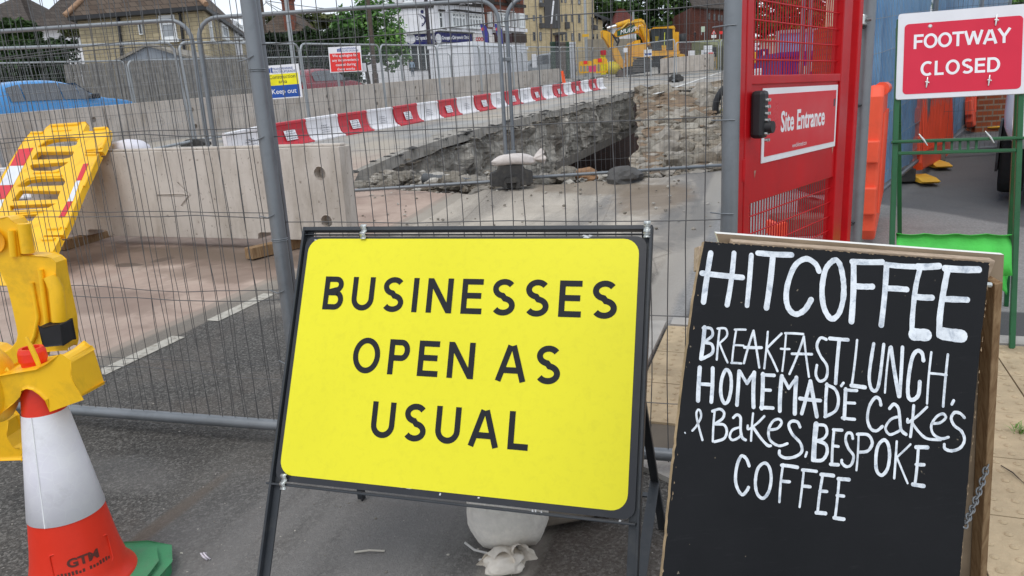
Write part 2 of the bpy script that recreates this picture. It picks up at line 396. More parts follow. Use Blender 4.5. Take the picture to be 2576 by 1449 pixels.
    stain(430, 1297, .035, .3, (.12, .085, .06), .65, .6); stain(300, 1190, .3, .12, (.2, .19, .18), .4, .6); stain(600, 1160, .12, .5, (.19, .18, .165), .25, .7); stain(1480, 1400, .3, .2, (.17, .125, .095), .3, .6)
    rt = s.mix(side(alo, 40., 4., 2.), rt, deck)
    s.bump(s.math('ADD', s.math('MULTIPLY', ng, .5), s.math('ADD', s.math('MULTIPLY', vor, .6), s.math('MULTIPLY', nm, .7))), .55, .006)
    return s.fin(rt, .88, 0, .22)
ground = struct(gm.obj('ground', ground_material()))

# skirts and floor of the excavation
FL = -2.2
sk = MB()
for i in range(ne):
    a, b = pit[i], pit[(i+1) % ne]
    if i > 44: continue
    sk.add([(a[0], a[1], gzn(*a)), (b[0], b[1], gzn(*b)), (b[0], b[1], FL), (a[0], a[1], FL)], [(0, 1, 2, 3)])
earth = mat('dug earth', (.15, .115, .085), .95, .45, 3, .6, 14, dirt='#a39683', dscale=2.2, damt=.6)
struct(sk.obj('pit_side', earth))
fl = MB(); fl.add([(-6, 8, FL), (16, 8, FL), (16, 34, FL), (-6, 34, FL)], [(0, 1, 2, 3)])
struct(fl.obj('pit_floor', mat('pit floor', (.07, .06, .05), .95, .4, 2, .5, 9)))

def rough(poly, fn, step, amp, nscale, m, name, parent=None, nv=(0, -1, 0), seed=0., fine=.35):
    """a rough natural face: the outline is given in picture points, fn turns each into a place"""
    xs = [p[0] for p in poly]; ysx = [p[1] for p in poly]; P = []; E = []
    for i in range(len(poly)):
        a, b = np.array(poly[i], float), np.array(poly[(i+1) % len(poly)], float); k = max(1, int(np.linalg.norm(b-a)/step))
        for j in range(k): P.append(Vector(a+(b-a)*j/k))
    E = [(i, (i+1) % len(P)) for i in range(len(P))]; lp = [tuple(p) for p in P]
    y = min(ysx)
    while y < max(ysx):
        x = min(xs)
        while x < max(xs):
            q = (x+rnd.uniform(-.3, .3)*step, y+rnd.uniform(-.3, .3)*step)
            if inside(q, lp): P.append(Vector(q))
            x += step
        y += step
    r = delaunay_2d_cdt(P, E, [], 0, 1e-6); nv = np.array(nv, float); vs = []
    for p in r[0]:
        w = fn(p.x, p.y); q = Vector(w)*nscale+Vector((seed, 0, 0))
        h = mnoise.fractal(q, .9, 2.1, 5)+fine*mnoise.noise(q*4.3)+.35*abs(mnoise.noise(q*1.7))
        vs.append(w+nv*h*amp)
    b = MB(); b.add(vs, [tuple(f) for f in r[2] if inside(sum((r[0][i] for i in f), Vector((0, 0)))/len(f), lp)], 0, False)
    return b.obj(name, m, parent)

def rubble_stone():
    s = N('broken masonry'); f = s.noise(2.1, 9, .68, dist=.4); v = s.n('TexVoronoi', {'Vector': s.co(), 'Scale': 2.4, 'Randomness': 1.}); d = v.outputs['Distance']
    c = s.mix(s.ramp(f, .34, .66), (.21, .19, .16), (.66, .60, .51))
    c = s.mix(s.math('MULTIPLY', s.ramp(s.noise(5., 8, .7), .54, .66), .85), c, (.75, .71, .63))
    c = s.mix(s.math('MULTIPLY', s.ramp(s.noise(.8, 6, .6), .55, .7), .6), c, (.22, .165, .12))
    s.bump(s.math('ADD', s.math('MULTIPLY', d, 1.), s.noise(9, 8, .7)), .8, .04); return s.fin(c, .95, 0, .15)
def limestone(name, lo, hi, brown, amt):
    s = N(name); f = s.noise(1.6, 10, .72, dist=.6); v = s.n('TexVoronoi', {'Vector': s.co(), 'Scale': 8.}).outputs['Distance']
    c = s.mix(s.ramp(f, .36, .62), lo, hi)
    c = s.mix(s.math('MULTIPLY', s.ramp(s.noise(.42, 8, .66, dist=.8), .45, .56), amt), c, brown)
    c = s.mix(s.math('MULTIPLY', s.ramp(s.noise(11, 6, .75), .52, .66), .55), c, tuple(q*.8 for q in brown))
    s.bump(s.math('ADD', s.noise(9, 10, .78), s.math('MULTIPLY', v, .25)), .9, .1); return s.fin(c, .95, 0, .15)
stone_m = rubble_stone(); lime_m = limestone('rubble bank earth', (.26, .215, .16), (.60, .53, .43), (.19, .13, .085), .85)
lime_r = limestone('broken limestone', (.25, .22, .18), (.52, .48, .41), (.2, .15, .1), .5)
# the bridge side that the digging has laid bare
fnw = lambda x, y: plane(x, y, DECK_FR[3], DECK_FR[0])-DECK_FR[3]*.1
br = thing('bridge_side', 'exposed stone bridge side with arch opening under the road edge', 'bridge', fnw(1240, 440))
rough([(850, 436), (1075, 398), (1240, 332), (1400, 282), (1500, 254), (1606, 226), (1604, 330), (1507, 378), (1396, 432), (1392, 510), (866, 510)], fnw, 6, .22, 1.1, stone_m, 'stone_face', br, DECK_FR[3])
sl = MB(); k = 46
lat = nrm([DECK_FR[3][0], DECK_FR[3][1], 0]); top = []; 
for i in range(k+1):
    p = np.array(deck_a)*(1-i/k)+np.array(deck_b)*i/k; z = gzn(p[0], p[1])
    o = .06*mnoise.noise((i*.7, 2., 0)); o2 = .12*mnoise.noise((i*1.3, 5., 0))
    top.append([(p+lat*(-.55))*[1, 1, 0]+[0, 0, z+.006+.02*max(0, o)*0], (p+lat*(.02+o))*[1, 1, 0]+[0, 0, z+.008], (p+lat*(.05+o))*[1, 1, 0]+[0, 0, z-.15+o2*.8], (p+lat*(-.35))*[1, 1, 0]+[0, 0, z-.24]])
for i in range(k):
    a, b = top[i], top[i+1]; sl.add(a+b, [(0, 1, 5, 4), (1, 2, 6, 5), (2, 3, 7, 6)])
sl.obj('deck_slab', mat('slab edge concrete', (.31, .285, .25), .9, .25, 4, .5, 30, dirt='#59503f', dscale=2.5, damt=.7), br)
iw = MB(); q0 = fnw(1000, 470)-DECK_FR[3]*1.6; q1 = q0+DECK_FR[1]*34; n3 = DECK_FR[3]
z0, z1 = gz(q0[0], q0[1])-.45, gz(q1[0], q1[1])-.45
iw.add([q0*[1, 1, 0]+[0, 0, -2.2], q1*[1, 1, 0]+[0, 0, -2.2], q1*[1, 1, 0]+[0, 0, z1], q0*[1, 1, 0]+[0, 0, z0]], [(0, 1, 2, 3)])
iw.obj('arch_lining', brick('arch brick', '#5a3426', '#3f2a22', '#2a2522', var=.8), br)
sf = MB()
for i in range(8):
    a = np.array([(1396, 432), (1507, 378), (1604, 330)][0 if i < 4 else 1]); b = np.array([(1396, 432), (1507, 378), (1604, 330)][1 if i < 4 else 2]); t0, t1 = (i % 4)/4, (i % 4+1)/4
    p0 = fnw(*(a+(b-a)*t0)); p1 = fnw(*(a+(b-a)*t1)); n3 = DECK_FR[3]
    sf.add([p0+n3*.12, p1+n3*.12, p1+n3*.12+[0, 0, .22], p0+n3*.12+[0, 0, .22], p0-n3*2.4, p1-n3*2.4], [(0, 1, 2, 3), (0, 4, 5, 1)])
sf.obj('arch_ring', mat('arch ring stone', (.24, .21, .175), .95, .35, 3, .6, 18), br)
# the bank of broken ground at the right of the hole
def bank(x, y):
    ytop = 232-(x-1604)*.11; t = max(0, min(1, (y-ytop)/(446-ytop)))
    return D(x, y, (deck_b[1]-.6)*(1-t)**1.4+11.5*(1-(1-t)**1.4))
ob = rough([(1596, 236), (1620, 222), (1660, 212), (1700, 219), (1745, 217), (1790, 206), (1860, 194), (1860, 452), (1585, 462), (1594, 400), (1604, 330)], bank, 3.0, .55, .5, lime_m, 'excavated_bank')
tag(ob, 'rough bank of pale rubble and earth at the right of the hole', 'rubble bank')
soil_m = mat('brown subsoil', (.17, .115, .07), .95, .5, 2.2, .8, 12, dirt='#8f7c60', dscale=3.5, damt=.55)
ob = rough([(1597, 240), (1622, 226), (1668, 222), (1712, 236), (1762, 258), (1786, 292), (1752, 318), (1700, 306), (1664, 300), (1650, 350), (1648, 440), (1592, 454), (1598, 380), (1606, 320)], lambda x, y: bank(x, y)+np.array([0, -.55, 0]), 4, .5, .9, soil_m, 'excavated_bank', None, (0, -1, 0), 7.)
tag(ob, 'dark brown subsoil slumped down the left part of the rubble bank', 'subsoil')
def rock(mb, c, r, sq=(1, 1, .7), m=0, sub=2, amp=.3):
    bm = bmesh.new(); bmesh.ops.create_icosphere(bm, subdivisions=sub, radius=1); o = rnd.uniform(0, 100)
    vs = []
    for v in bm.verts:
        d = v.co.normalized(); h = 1+amp*mnoise.noise(d*1.4+Vector((o, 0, 0)))+amp*.5*mnoise.cell(d*2.1+Vector((o, o, 0)))
        vs.append((c[0]+d.x*h*r*sq[0], c[1]+d.y*h*r*sq[1], c[2]+d.z*h*r*sq[2]))
    mb.add(vs, [tuple(v.index for v in f.verts) for f in bm.faces], m, False); bm.free()
rb = MB()
for i in range(620):
    t = rnd.random(); k = rnd.randint(0, len(rim_px)-2); a = np.array(rim_px[k]); b = np.array(rim_px[k+1]); p = a+(b-a)*t
    if rnd.random() < .5: p = np.array([rnd.uniform(880, 1245), 450+rnd.uniform(0, 36)])
    g = G(p[0], p[1]); g = g+RD3*rnd.uniform(.02, 1.3)+np.array([0, 0, rnd.uniform(-.12, .0)])
    s = rnd.choice([.02, .03, .04, .06, .09]); rock(rb, g+[0, 0, s*.2], s, (rnd.uniform(.8, 1.6), rnd.uniform(.8, 1.3), rnd.uniform(.4, .8)), rnd.choice([0, 0, 1, 2]), 1 if s < .08 else 2, .45)
for i in range(380):
    x = rnd.uniform(1604, 1850); y = rnd.uniform(225, 440); g = bank(x, y); s = rnd.choice([.02, .03, .05, .07, .11])*(g[1]/14); rock(rb, g+[0, -.15, 0], s, (1.2, 1, .8), rnd.choice([0, 0, 0, 1]), 1, .45)
for i in range(150):     # crumbs scattered over the near road
    p = G(rnd.uniform(880, 1820), 445+abs(rnd.gauss(0, 1))*70); s = rnd.uniform(.004, .02); rock(rb, p+[0, 0, s*.3], s, (1.2, 1, .7), rnd.choice([0, 1, 2]), 1, .4)
for i in range(170):     # grit on the asphalt by the signs
    p = G(rnd.uniform(0, 1750), rnd.uniform(1010, 1449)); s = rnd.uniform(.001, .0028)*rnd.choice([1, 1, 1, 1.8]); rock(rb, p+[0, 0, s*.3], s, (1.3, 1, .6), rnd.choice([0, 2, 2]), 1, .3)
for i in range(34):
    x = rnd.uniform(1612, 1846); y = 232+rnd.random()**1.3*190; g = bank(x, y); s = rnd.uniform(.12, .3); rock(rb, g+[0, -.1, 0], s*(g[1]/16), (rnd.uniform(.8, 1.5), 1, rnd.uniform(.6, 1.)), rnd.choice([0, 0, 1]), 2, .5)
for i in range(210):     # broken crust along the cut edge of the deck
    k_ = rnd.random(); p = np.array(deck_a)*(1-k_)+np.array(deck_b)*k_; zz_ = gzn(p[0], p[1]); up_ = rnd.random() < .62; s = rnd.choice([.02, .03, .04, .06])
    rock(rb, p+lat*(rnd.uniform(-.14, .05) if up_ else rnd.uniform(.0, .09))+[0, 0, zz_*0-p[2]+zz_+(rnd.uniform(-.03, .03) if up_ else rnd.uniform(-.26, -.1))], s, (1.7, 1.1, .4), 3 if up_ else 0, 1, .5)
o = rb.obj('rubble', [lime_r, mat('grey rubble', (.30, .27, .23), .95, .4, 4, .5, 25), mat('pale chips', (.44, .41, .36), .9, .25, 9), mat('broken tarmac', (.075, .072, .068), .95, .4, 9, .4, 40)]); o['kind'] = 'stuff'; o['label'] = 'broken stone and grit scattered along the lip of the hole'
for px, py, s, lb, cl in ((1415, 442, .15, 'large pale limestone boulder right of the white sandbag', 0), (1465, 440, .12, 'rust brown stone between pale boulder and dark stone', 1), (1562, 448, .16, 'dark grey boulder at the right end of the rubble', 2), (1002, 440, .1, 'pale upright stone near the grey pipe in the rubble', 0), (960, 464, .1, 'broad flat limestone slab in the rubble left of the pipe', 0), (1120, 462, .13, 'longest whitish boulder in the rubble under the grey pipe', 0)):
    b = MB(); g = G(px, py+14)+RD3*.15; rock(b, (0, 0, s*.35), s, (1.35, 1, .8) if s < .22 else (1.7, 1, .55), 0, 3, .35)
    o = b.obj('boulder', [lime_r, mat('rusty stone', (.3, .17, .09), .9, .3, 5, .4, 30), mat('dark stone', (.1, .095, .09), .9, .35, 5, .4, 30)][cl]); o.location = tuple(g); tag(o, lb, 'boulder', 'boulders along the lip of the hole')
# corrugated pipe lying in the rubble
pp = MB(); a = G(1035, 456)+[0, 0, .0]+RD3*.35; b = G(1185, 462)+[0, 0, -.05]+RD3*.3; n = 60
pp.tube([a+(b-a)*i/n for i in range(n+1)], [.075 if i % 2 else .062 for i in range(n+1)], 10)
tag(pp.obj('corrugated_pipe', mat('grey ribbed pipe', (.12, .125, .13), .6, .2, 8)), 'grey ribbed drainage pipe lying across the rubble', 'pipe')
pc = MB(); c = bank(1838, 268)+np.array([-.25, -1.3, 0])
pc.tube([c+np.array([.55*math.cos(a), 0, .62*math.sin(a)]) for a in np.linspace(0, 2*PI, 25)[:-1]], .09, 8, closed=True)
pc.tube([c+np.array([.35*math.cos(a), .05, .45*math.sin(a)]) for a in np.linspace(3.2, 5.6, 12)], .06, 8, m=1)
tag(pc.obj('hose_coil', [black_m, mat('pale yellow hose', (.5, .48, .16), .5)]), 'coil of black and yellow hose on the rubble bank beside the gate post', 'hose')

# painted road marks and paved footway
mk = MB(); wp = mat('worn road paint', (.46, .43, .37), .85, .15, 30, .3, 120, dirt='#6b6154', dscale=20, damt=.9)
def strip(mb, al0, al1, o0, o1, h=.004, n=6):
    v = []
    for i in range(n+1):
        al = al0+(al1-al0)*i/n
        for o in (o0, o1): p = RD3*al+RN3*o; v.append((p[0], p[1], gzn(p[0], p[1])+h))
    mb.add(v, [(2*i, 2*i+1, 2*i+3, 2*i+2) for i in range(n)])
for a, b in ((2.83, 3.43), (3.73, 4.33), (4.7, 5.1)): strip(mk, a, b, -3.62, -3.515)
struct(mk.obj('road_marking', wp))
mk = MB(); strip(mk, 24, 60, -4.1, -3.95, .012, 30); strip(mk, 40, 60, -.2, -.05, .012, 20)
struct(mk.obj('road_marking', mat('white road paint', (.6, .59, .56), .7, .1, 20)))
pv = MB(); pvm = mat('buff paving', (.44, .345, .22), .9, .2, 5, .35, 90, dirt='#6f5f49', dscale=4, damt=.55); jm = mat('paving joint', (.13, .11, .085), .95)
al = 4.12
CUT0 = G(1600, 1178); _c1 = G(2440, 1560); CUTN = nrm(np.array([-(_c1-CUT0)[1], (_c1-CUT0)[0], 0])); CUTN = CUTN if CUTN[1] > 0 else -CUTN; CUTU = nrm((_c1-CUT0)*[1, 1, 0])
row = 0
while al > -1.2:
    o = -.62+.2*(row % 2)*0; 
    while o < 3.4:
        pc_ = RD3*(al-.2)+RN3*(o+.2)
        if (pc_[0]-CUT0[0])*CUTN[0]+(pc_[1]-CUT0[1])*CUTN[1] < .19: o += .4; continue
        cs = [(al, o), (al, o+.394), (al-.394, o+.394), (al-.394, o)]
        v = []
        for A, O in cs: p = RD3*A+RN3*O; v.append((p[0], p[1], gzn(p[0], p[1])))
        tl = rnd.uniform(-.0015, .0015)
        vt = [np.array(q)+[0, 0, .016+tl] for q in v]; pv.add(vt+[np.array(q)+[0, 0, .002] for q in v], [(0, 1, 2, 3)[::-1], (0, 1, 5, 4), (1, 2, 6, 5), (2, 3, 7, 6), (3, 0, 4, 7)], 0)
        for i in range(6):
            for j in range(6):
                A = al-.033-.0655*i; O = o+.033+.0655*j; p = RD3*A+RN3*O; z = gzn(p[0], p[1])+.016+tl; n = 8
                vs = [(p[0]+rr*math.cos(2*PI*k/n), p[1]+rr*math.sin(2*PI*k/n), z+h) for rr, h in ((.0135, .0005), (.0095, .0045), (.005, .0055)) for k in range(n)]
                pv.add(vs, [(q*n+k, q*n+(k+1) % n, (q+1)*n+(k+1) % n, (q+1)*n+k) for q in range(2) for k in range(n)]+[tuple(range(2*n, 3*n))], 0, True)
        o += .4
    al -= .4; row += 1
_k = lambda off_: CUT0+CUTU*off_
jb = [RD3*4.13+RN3*-.63, RD3*4.13+RN3*3.42, RD3*-.2+RN3*3.42, _k(2.2)+CUTN*.06, _k(.0)+CUTN*.06]
pv.add([(p[0], p[1], gzn(p[0], p[1])+.006) for p in jb], [(0, 1, 2, 3, 4)], 1)
struct(pv.obj('pavement', [pvm, jm]))
kb = MB(); km = mat('kerb stone', (.36, .34, .31), .9, .18, 5, .35, 70, dirt='#6e675d', dscale=4, damt=.5)
for i in range(2):
    a0 = 4.15-.92*(i+1)+.01; a1 = 4.15-.92*i; q = []
    for A, O, h in ((a0, -.78, 0), (a1, -.78, 0), (a1, -.635, 0), (a0, -.635, 0)): p = RD3*A+RN3*O; q.append(np.array([p[0], p[1], gzn(p[0], p[1])]))
    kb.add([p-[0, 0, .05] for p in q]+[p+[0, 0, .03 if j in (0, 1) else .034] for j, p in enumerate(q)], [(4, 5, 6, 7), (0, 1, 5, 4), (1, 2, 6, 5), (2, 3, 7, 6), (3, 0, 4, 7)])
for i in range(4):
    o0 = -.62+.92*i+.01; o1 = o0+.9; q = []
    for A, O in ((4.14, o0), (4.14, o1), (4.26, o1), (4.26, o0)): p = RD3*A+RN3*O; q.append(np.array([p[0], p[1], gzn(p[0], p[1])]))
    kb.add([p-[0, 0, .05] for p in q]+[p+[0, 0, .02] for p in q], [(4, 5, 6, 7), (0, 1, 5, 4), (1, 2, 6, 5), (2, 3, 7, 6), (3, 0, 4, 7)])
for i in range(4):
    q = [on_ground(CUT0+CUTU*(-.1+.6*i+.005)+CUTN*d) for d in (0, .12)]; q2_ = [on_ground(CUT0+CUTU*(-.1+.6*(i+1))+CUTN*d) for d in (0, .12)]; q = [q[0], q2_[0], q2_[1], q[1]]
    kb.add([p-[0, 0, .05] for p in q]+[p+[0, 0, .022] for p in q], [(4, 5, 6, 7), (0, 1, 5, 4), (1, 2, 6, 5), (2, 3, 7, 6), (3, 0, 4, 7)])
struct(kb.obj('kerb', km))

# ------------------------------------------------------------------ site fences
def wavy(p, a, seed): return a*mnoise.noise(Vector((p*1.7, seed*3.1, 0)))+.4*a*mnoise.noise(Vector((p*5.3, seed*1.7, 4)))
def panel(root, w, h, slope=0., sp=.062, row=.33, wr=.0024, pr=.021, rr=.021, wav=.004, rad=.16, z0=.1, round_top=True, wn=4, m_wire=None, m_tube=None, x0=.0, seed=1., pn=10, row0=None, nseg=10):
    """one temporary fence panel in its own frame: x along the fence, z up"""
    pts = [(0, 0, z0*0)]; tb = MB(); sl = lambda x: slope*x
    A = [(rad-rad*math.cos(t), h-rad+rad*math.sin(t)) for t in np.linspace(0, PI/2, 7)]
    path = [(0, 0, 0.)]+[(x, 0, z+sl(x)) for x, z in A]+[(w-x, 0, z+sl(w-x)) for x, z in A[::-1]]+[(w, 0, sl(w))]
    tb.tube(path, pr, pn); tb.obj('frame', m_tube or galv, root)
    bt = MB(); bt.tube([(pr*.6, 0, z0+sl(0)), (w-pr*.6, 0, z0+sl(w))], rr, pn); bt.obj('bottom_rail', m_tube or galv, root)
    ms = MB(); x = x0+sp*.6; i = 0
    while x < w-.02:
        zt = h if rad < x < w-rad else h-rad+math.sqrt(max(0, rad*rad-(rad-min(x, w-x))**2))
        zs = np.linspace(z0-.03, zt+.01, nseg+1); e = rnd.uniform(-1, 1)*wav*1.6
        ms.tube([(x+e*(z/h)+wavy(z*1.5, wav*1.7, seed+i*.37), -pr*.5 if False else wavy(z, wav*.5, seed+9+i*.2), z+sl(x)) for z in zs], wr, wn, caps=False); x += sp*(1+rnd.uniform(-1, 1)*min(.12, wav*18)); i += 1
    z = (row0 if row0 is not None else z0+row*.55)
    while z < h-.05:
        xs = np.linspace(-.005, w+.005, max(6, int(w*6))); ms.tube([(x, -wr*1.6, z+sl(x)+wavy(x*.8, wav*2.4, seed+z*7)) for x in xs], wr, wn, caps=False); z += row
    ms.obj('wire_mesh', m_wire or wire_m, root)
# near fence: two lapped full panels at the left, a narrow one between the tall posts
f1a = G(170, 1030, .1); f1b = G(1695, 1145, .1); F1 = vframe(f1a, f1b)
lp = on_frame(F1, 722, 760)[0]; rp = on_frame(F1, 1834, 600)[0]
f1slope = (f1b[2]-f1a[2])/np.linalg.norm((f1b-f1a)[:2])
F1ang = math.atan2(F1[1][1], F1[1][0])
def f1pt(s, z=0.): p = F1[0]+F1[1]*s; return np.array([p[0], p[1], gz(p[0], p[1])+z])
t = thing('mesh_fence', 'near grey mesh fence panel with curved wires left of the leaning grey post', 'fence panel', f1pt(lp-3.456), None, F1ang, True)
panel(t, 3.45, 2.25, f1slope, .066, .335, .00185, .022, .024, .011, seed=2., row0=.32, nseg=14)
t = thing('mesh_fence', 'second mesh fence panel lapped close behind the near left one', 'fence panel', f1pt(lp-3.215)-F1[3]*.07, None, F1ang, True)
panel(t, 3.2, 2.2, f1slope, .066, .335, .0017, .02, .02, .009, seed=5., row0=.34, z0=.07, nseg=14)
t = thing('mesh_fence', 'narrow mesh fence panel between the leaning grey post and the red gate', 'fence panel', f1pt(lp+.006), None, F1ang, True)
panel(t, rp-lp-.006, 2.35, f1slope, .0605, .335, .0018, .021, .024, .006, seed=11., row0=.30, nseg=14)
def post(name, label, px0, px1, fr, r, cat='post', extra=None, z1=None):
    """a round post through two picture points of an upright plane, carried down to the ground"""
    a = on_frame(fr, *px0); b = on_frame(fr, *px1); u = a[0]; p = fr[0]+fr[1]*u; base = on_ground(p)
    t = thing(name, label, cat, base); mb = MB(); mb.tube([base+[0, 0, .0], base+[0, 0, z1 or 2.4]], r, 20); mb.obj('tube', galv, t); return t, base
f1f = (F1[0]+F1[3]*.035, F1[1], F1[2], F1[3])
pt, pb = post('fence_post', 'leaning grey fence post left of the yellow sign with wire ties', (716, 700), (640, 200), f1f, .0275)
mb = MB()
for px in ((640, 180), (706, 604)):
    z = on_frame(f1f, *px)[1]+f1f[0][2]
    for dz in (0, .007): mb.tube([pb*[1, 1, 0]+[.03*math.cos(q), .03*math.sin(q), z+dz] for q in np.linspace(0, 2*PI, 17)[:-1]], .0018, 4, closed=True)
for py in (152, 352, 545, 733, 912):
    z = on_frame(f1f, 600+py*.13, py)[1]+f1f[0][2]; c = pb*[1, 1, 0]+[0, 0, z]; u = F1[1]; n = F1[3]
    mb.tube([c-u*.09+n*-.02, c-u*.04+n*.015, c-u*.02+n*.03, c+u*.012+n*.032+[0, 0, .012]], .0023, 5)
mb.obj('wire_tie', galv, pt)
pt2, pb2 = post('gate_post', 'thick galvanised post between the narrow fence panel and red gate', (1834, 600), (1840, 60), f1f, .0265, z1=2.5)
mb = MB()
for py in (65, 301, 535, 745):
    z = on_frame(f1f, 1836, py)[1]+f1f[0][2]; c = pb2*[1, 1, 0]+[0, 0, z]; u = F1[1]; n = F1[3]
    mb.tube([c-u*.06+n*-.01, c-u*.028+n*.02, c+n*.029, c+u*.012+n*.029], .0022, 5)
mb.obj('wire_tie', galv, pt2)
# second fence line across the site
a2 = G(1287, 470); A2L = G(563, 521); A2R = G(1992, 429)
F2 = vframe(A2L, A2R); L2 = np.linalg.norm((a2-A2L)[:2]); L3 = np.linalg.norm((A2R-a2)[:2]); ang2 = math.atan2(F2[1][1], F2[1][0])
sl2 = (A2R[2]-A2L[2])/np.linalg.norm((A2R-A2L)[:2]); H2 = 430/1860*a2[1]*1.03
p2 = thing('mesh_fence', 'middle mesh fence panel of the second line, carrying the red apology sign', 'fence panel', A2L, None, ang2, True)
panel(p2, L2-.05, H2, sl2, .06, .3, .0016, .024, .02, .004, rad=.24, seed=21.)
for lo, lab in ((A2L-F2[1]*(L2+.03)-[0, 0, sl2*L2], 'leftmost mesh fence panel of the second line, above the leaning yellow barrier'),
                (a2+F2[1]*.045, 'mesh fence panel of the second line in front of the dug hole'),
                (a2+F2[1]*(.09+L2)+[0, 0, sl2*L2], 'rounded mesh fence panel seen through the red gate bars')):
    dup(p2, lo, None, lab)
mb = MB()
for z in (.42, 1.5): mb.box(a2+F2[1]*-.0+F2[3]*.028+[0, 0, z], (.15, .035, .045), np.array([F2[1], -F2[3], F2[2]]).T)
tag(mb.obj('fence_clip', galv, None, .006), 'bolted steel couplers joining the two posts above the white sandbag', 'coupler')
# rubber feet
def rubber_foot(base, rotz, label, s=1.):
    t = thing('fence_ballast', label, 'fence foot', base, None, rotz, True); b = MB()
    b.prism([(-.36, .25), (-.36, .06), (-.31, .03), (-.17, .03), (-.14, .0), (.14, .0), (.17, .03), (.31, .03), (.36, .06), (.36, .25), (.24, .29), (.2, .37), (-.2, .37), (-.24, .29)], [], ((0, 0, 0), (1, 0, 0), (0, 0, 1), (0, -1, 0)), -.11, .11)
    b.obj('body', rubber, t, .012); c = MB(); c.prism([(-.13, 0), (-.13, .13), (-.09, .18), (.09, .18), (.13, .13), (.13, 0), (.08, 0), (.08, .09), (-.08, .09), (-.08, 0)], [], ((0, 0, 0), (1, 0, 0), (0, 0, 1), (0, -1, 0)), .11, .17)
    c.obj('end_block', rubber, t, .01); t.scale = (s, s, s); return t
rubber_foot(a2+F2[3]*.12+[0, 0, .01], ang2, 'black rubber foot under the white sandbag at the fence joint', .72)
def bag(mb, c, size, n=14, seed=0., sag=.2, ax=0., crease=.03):
    """a filled sack: squashed superellipsoid with creases"""
    vs = []; m2 = n*2
    for i in range(n+1):
        th = PI*i/n
        for j in range(m2):
            ph = 2*PI*j/m2; f = lambda q, e: math.copysign(abs(q)**e, q)
            p = np.array([f(math.cos(th), .7), f(math.sin(th), .75)*f(math.cos(ph), .75), f(math.sin(th), .75)*f(math.sin(ph), .8)])
            k = 1+crease*mnoise.noise(Vector(p*2.3)+Vector((seed, 0, 0)))*2+crease*.6*mnoise.noise(Vector(p*7)+Vector((seed, 2, 0)))
            p = p*k; z = p[2]*size[2]; z = z if z > 0 else z*.8; z -= sag*size[2]*(p[0]**2)*.5
            x, y = p[0]*size[0], p[1]*size[1]
            vs.append(c+np.array([x*math.cos(ax)-y*math.sin(ax), x*math.sin(ax)+y*math.cos(ax), z]))
    mb.add(vs, [(i*m2+j, i*m2+(j+1) % m2, (i+1)*m2+(j+1) % m2, (i+1)*m2+j) for i in range(n) for j in range(m2)], 0, True)
def frill(mb, c, d, r, ln, seed=0, n=40, up=(0, 0, 1), m=0, flare=1.):
    """the gathered open neck of a tied sack"""
    d = nrm(d); x = nrm(np.cross(d, up)); y = np.cross(x, d); vs = []
    for i, (q, k) in enumerate(((0, .25), (.25, .32), (.55, .75), (.8, .95), (1., 1.1))):
        for j in range(n):
            a = 2*PI*j/n; w = 1+(.35*math.sin(a*3+seed)+.18*math.sin(a*7+seed*2))*q*flare
            vs.append(c+d*(q*ln*(1+.12*math.sin(a*5+seed)))+(x*math.cos(a)+y*math.sin(a)*.7)*r*k*w)
    mb.add(vs, [(i*n+j, i*n+(j+1) % n, (i+1)*n+(j+1) % n, (i+1)*n+j) for i in range(4) for j in range(n)], m, True)
bagw = mat('pale sandbag cloth', hx('#d3cac4'), .85, .1, 20, .35, 120, dirt='#a1968c', dscale=6, damt=.35)
b1 = a2+F2[3]*.1+F2[1]*.06+[0, 0, .335]
mb = MB(); bag(mb, b1+F2[1]*-.02, (.26, .13, .075), 12, 1., .75, ang2, .05); t = thing('sandbag', 'small pale sandbag draped over the black rubber fence foot', 'sandbag', a2)
mb.obj('sack', bagw, t); mb = MB(); frill(mb, b1+F2[1]*.2+[0, 0, -.01], F2[1]+np.array([0, 0, .25]), .1, .15, 2.); mb.obj('neck', bagw, t)

# ------------------------------------------------------------------ the yellow sign
TL, TR, BR, BL = [np.array(q) for q in ((-.633, 2.279, 1.164), (.386, 1.955, 1.165), (.276, 1.64, .467), (-.744, 1.964, .466))]
sU = nrm(TR-TL); sW = nrm(BL-TL); sW = nrm(sW-sU*sU.dot(sW)); sN = nrm(np.cross(sU, -sW)); SF = (TL, sU, -sW, sN)
sw, sh = np.linalg.norm(TR-TL), np.linalg.norm(BL-TL)
sgn = thing('road_sign', 'large yellow sign reading BUSINESSES OPEN AS USUAL on a black A-frame', 'road sign', on_ground((BL+BR)/2))
blk = mat('black sign backing', (.022, .023, .028), .38, .25, 3, .02, 80, dirt='#4d4a46', dscale=12, damt=.22)
steel_b = mat('black painted steel', (.03, .034, .04), .45, .25, 5, .05, 60, dirt='#4b4a48', dscale=14, damt=.5)
mb = MB(); mb.prism(rrect(.014, -sh+.012, sw-.014, -.03, .03), [], SF, -.004, .002); plate = mb.obj('backing_plate', blk, sgn)
yface = mat('yellow reflective sheet', hx('#ebe229'), .42, .03, 2, .012, 300, dirt='#8d8428', dscale=44, damt=.09, spec=.3)
fa = [on_frame(SF, *p) for p in ((787, 601), (1614, 602), (1573, 1289), (697, 1191))]
x0, x1 = (fa[0][0]+fa[3][0])/2, (fa[1][0]+fa[2][0])/2; y1, y0 = (fa[0][1]+fa[1][1])/2, (fa[2][1]+fa[3][1])/2
mb = MB(); mb.prism(rrect(x0, y0, x1, y1, .042), [], SF, .002, .0035); face = mb.obj('sign_face', yface, sgn)
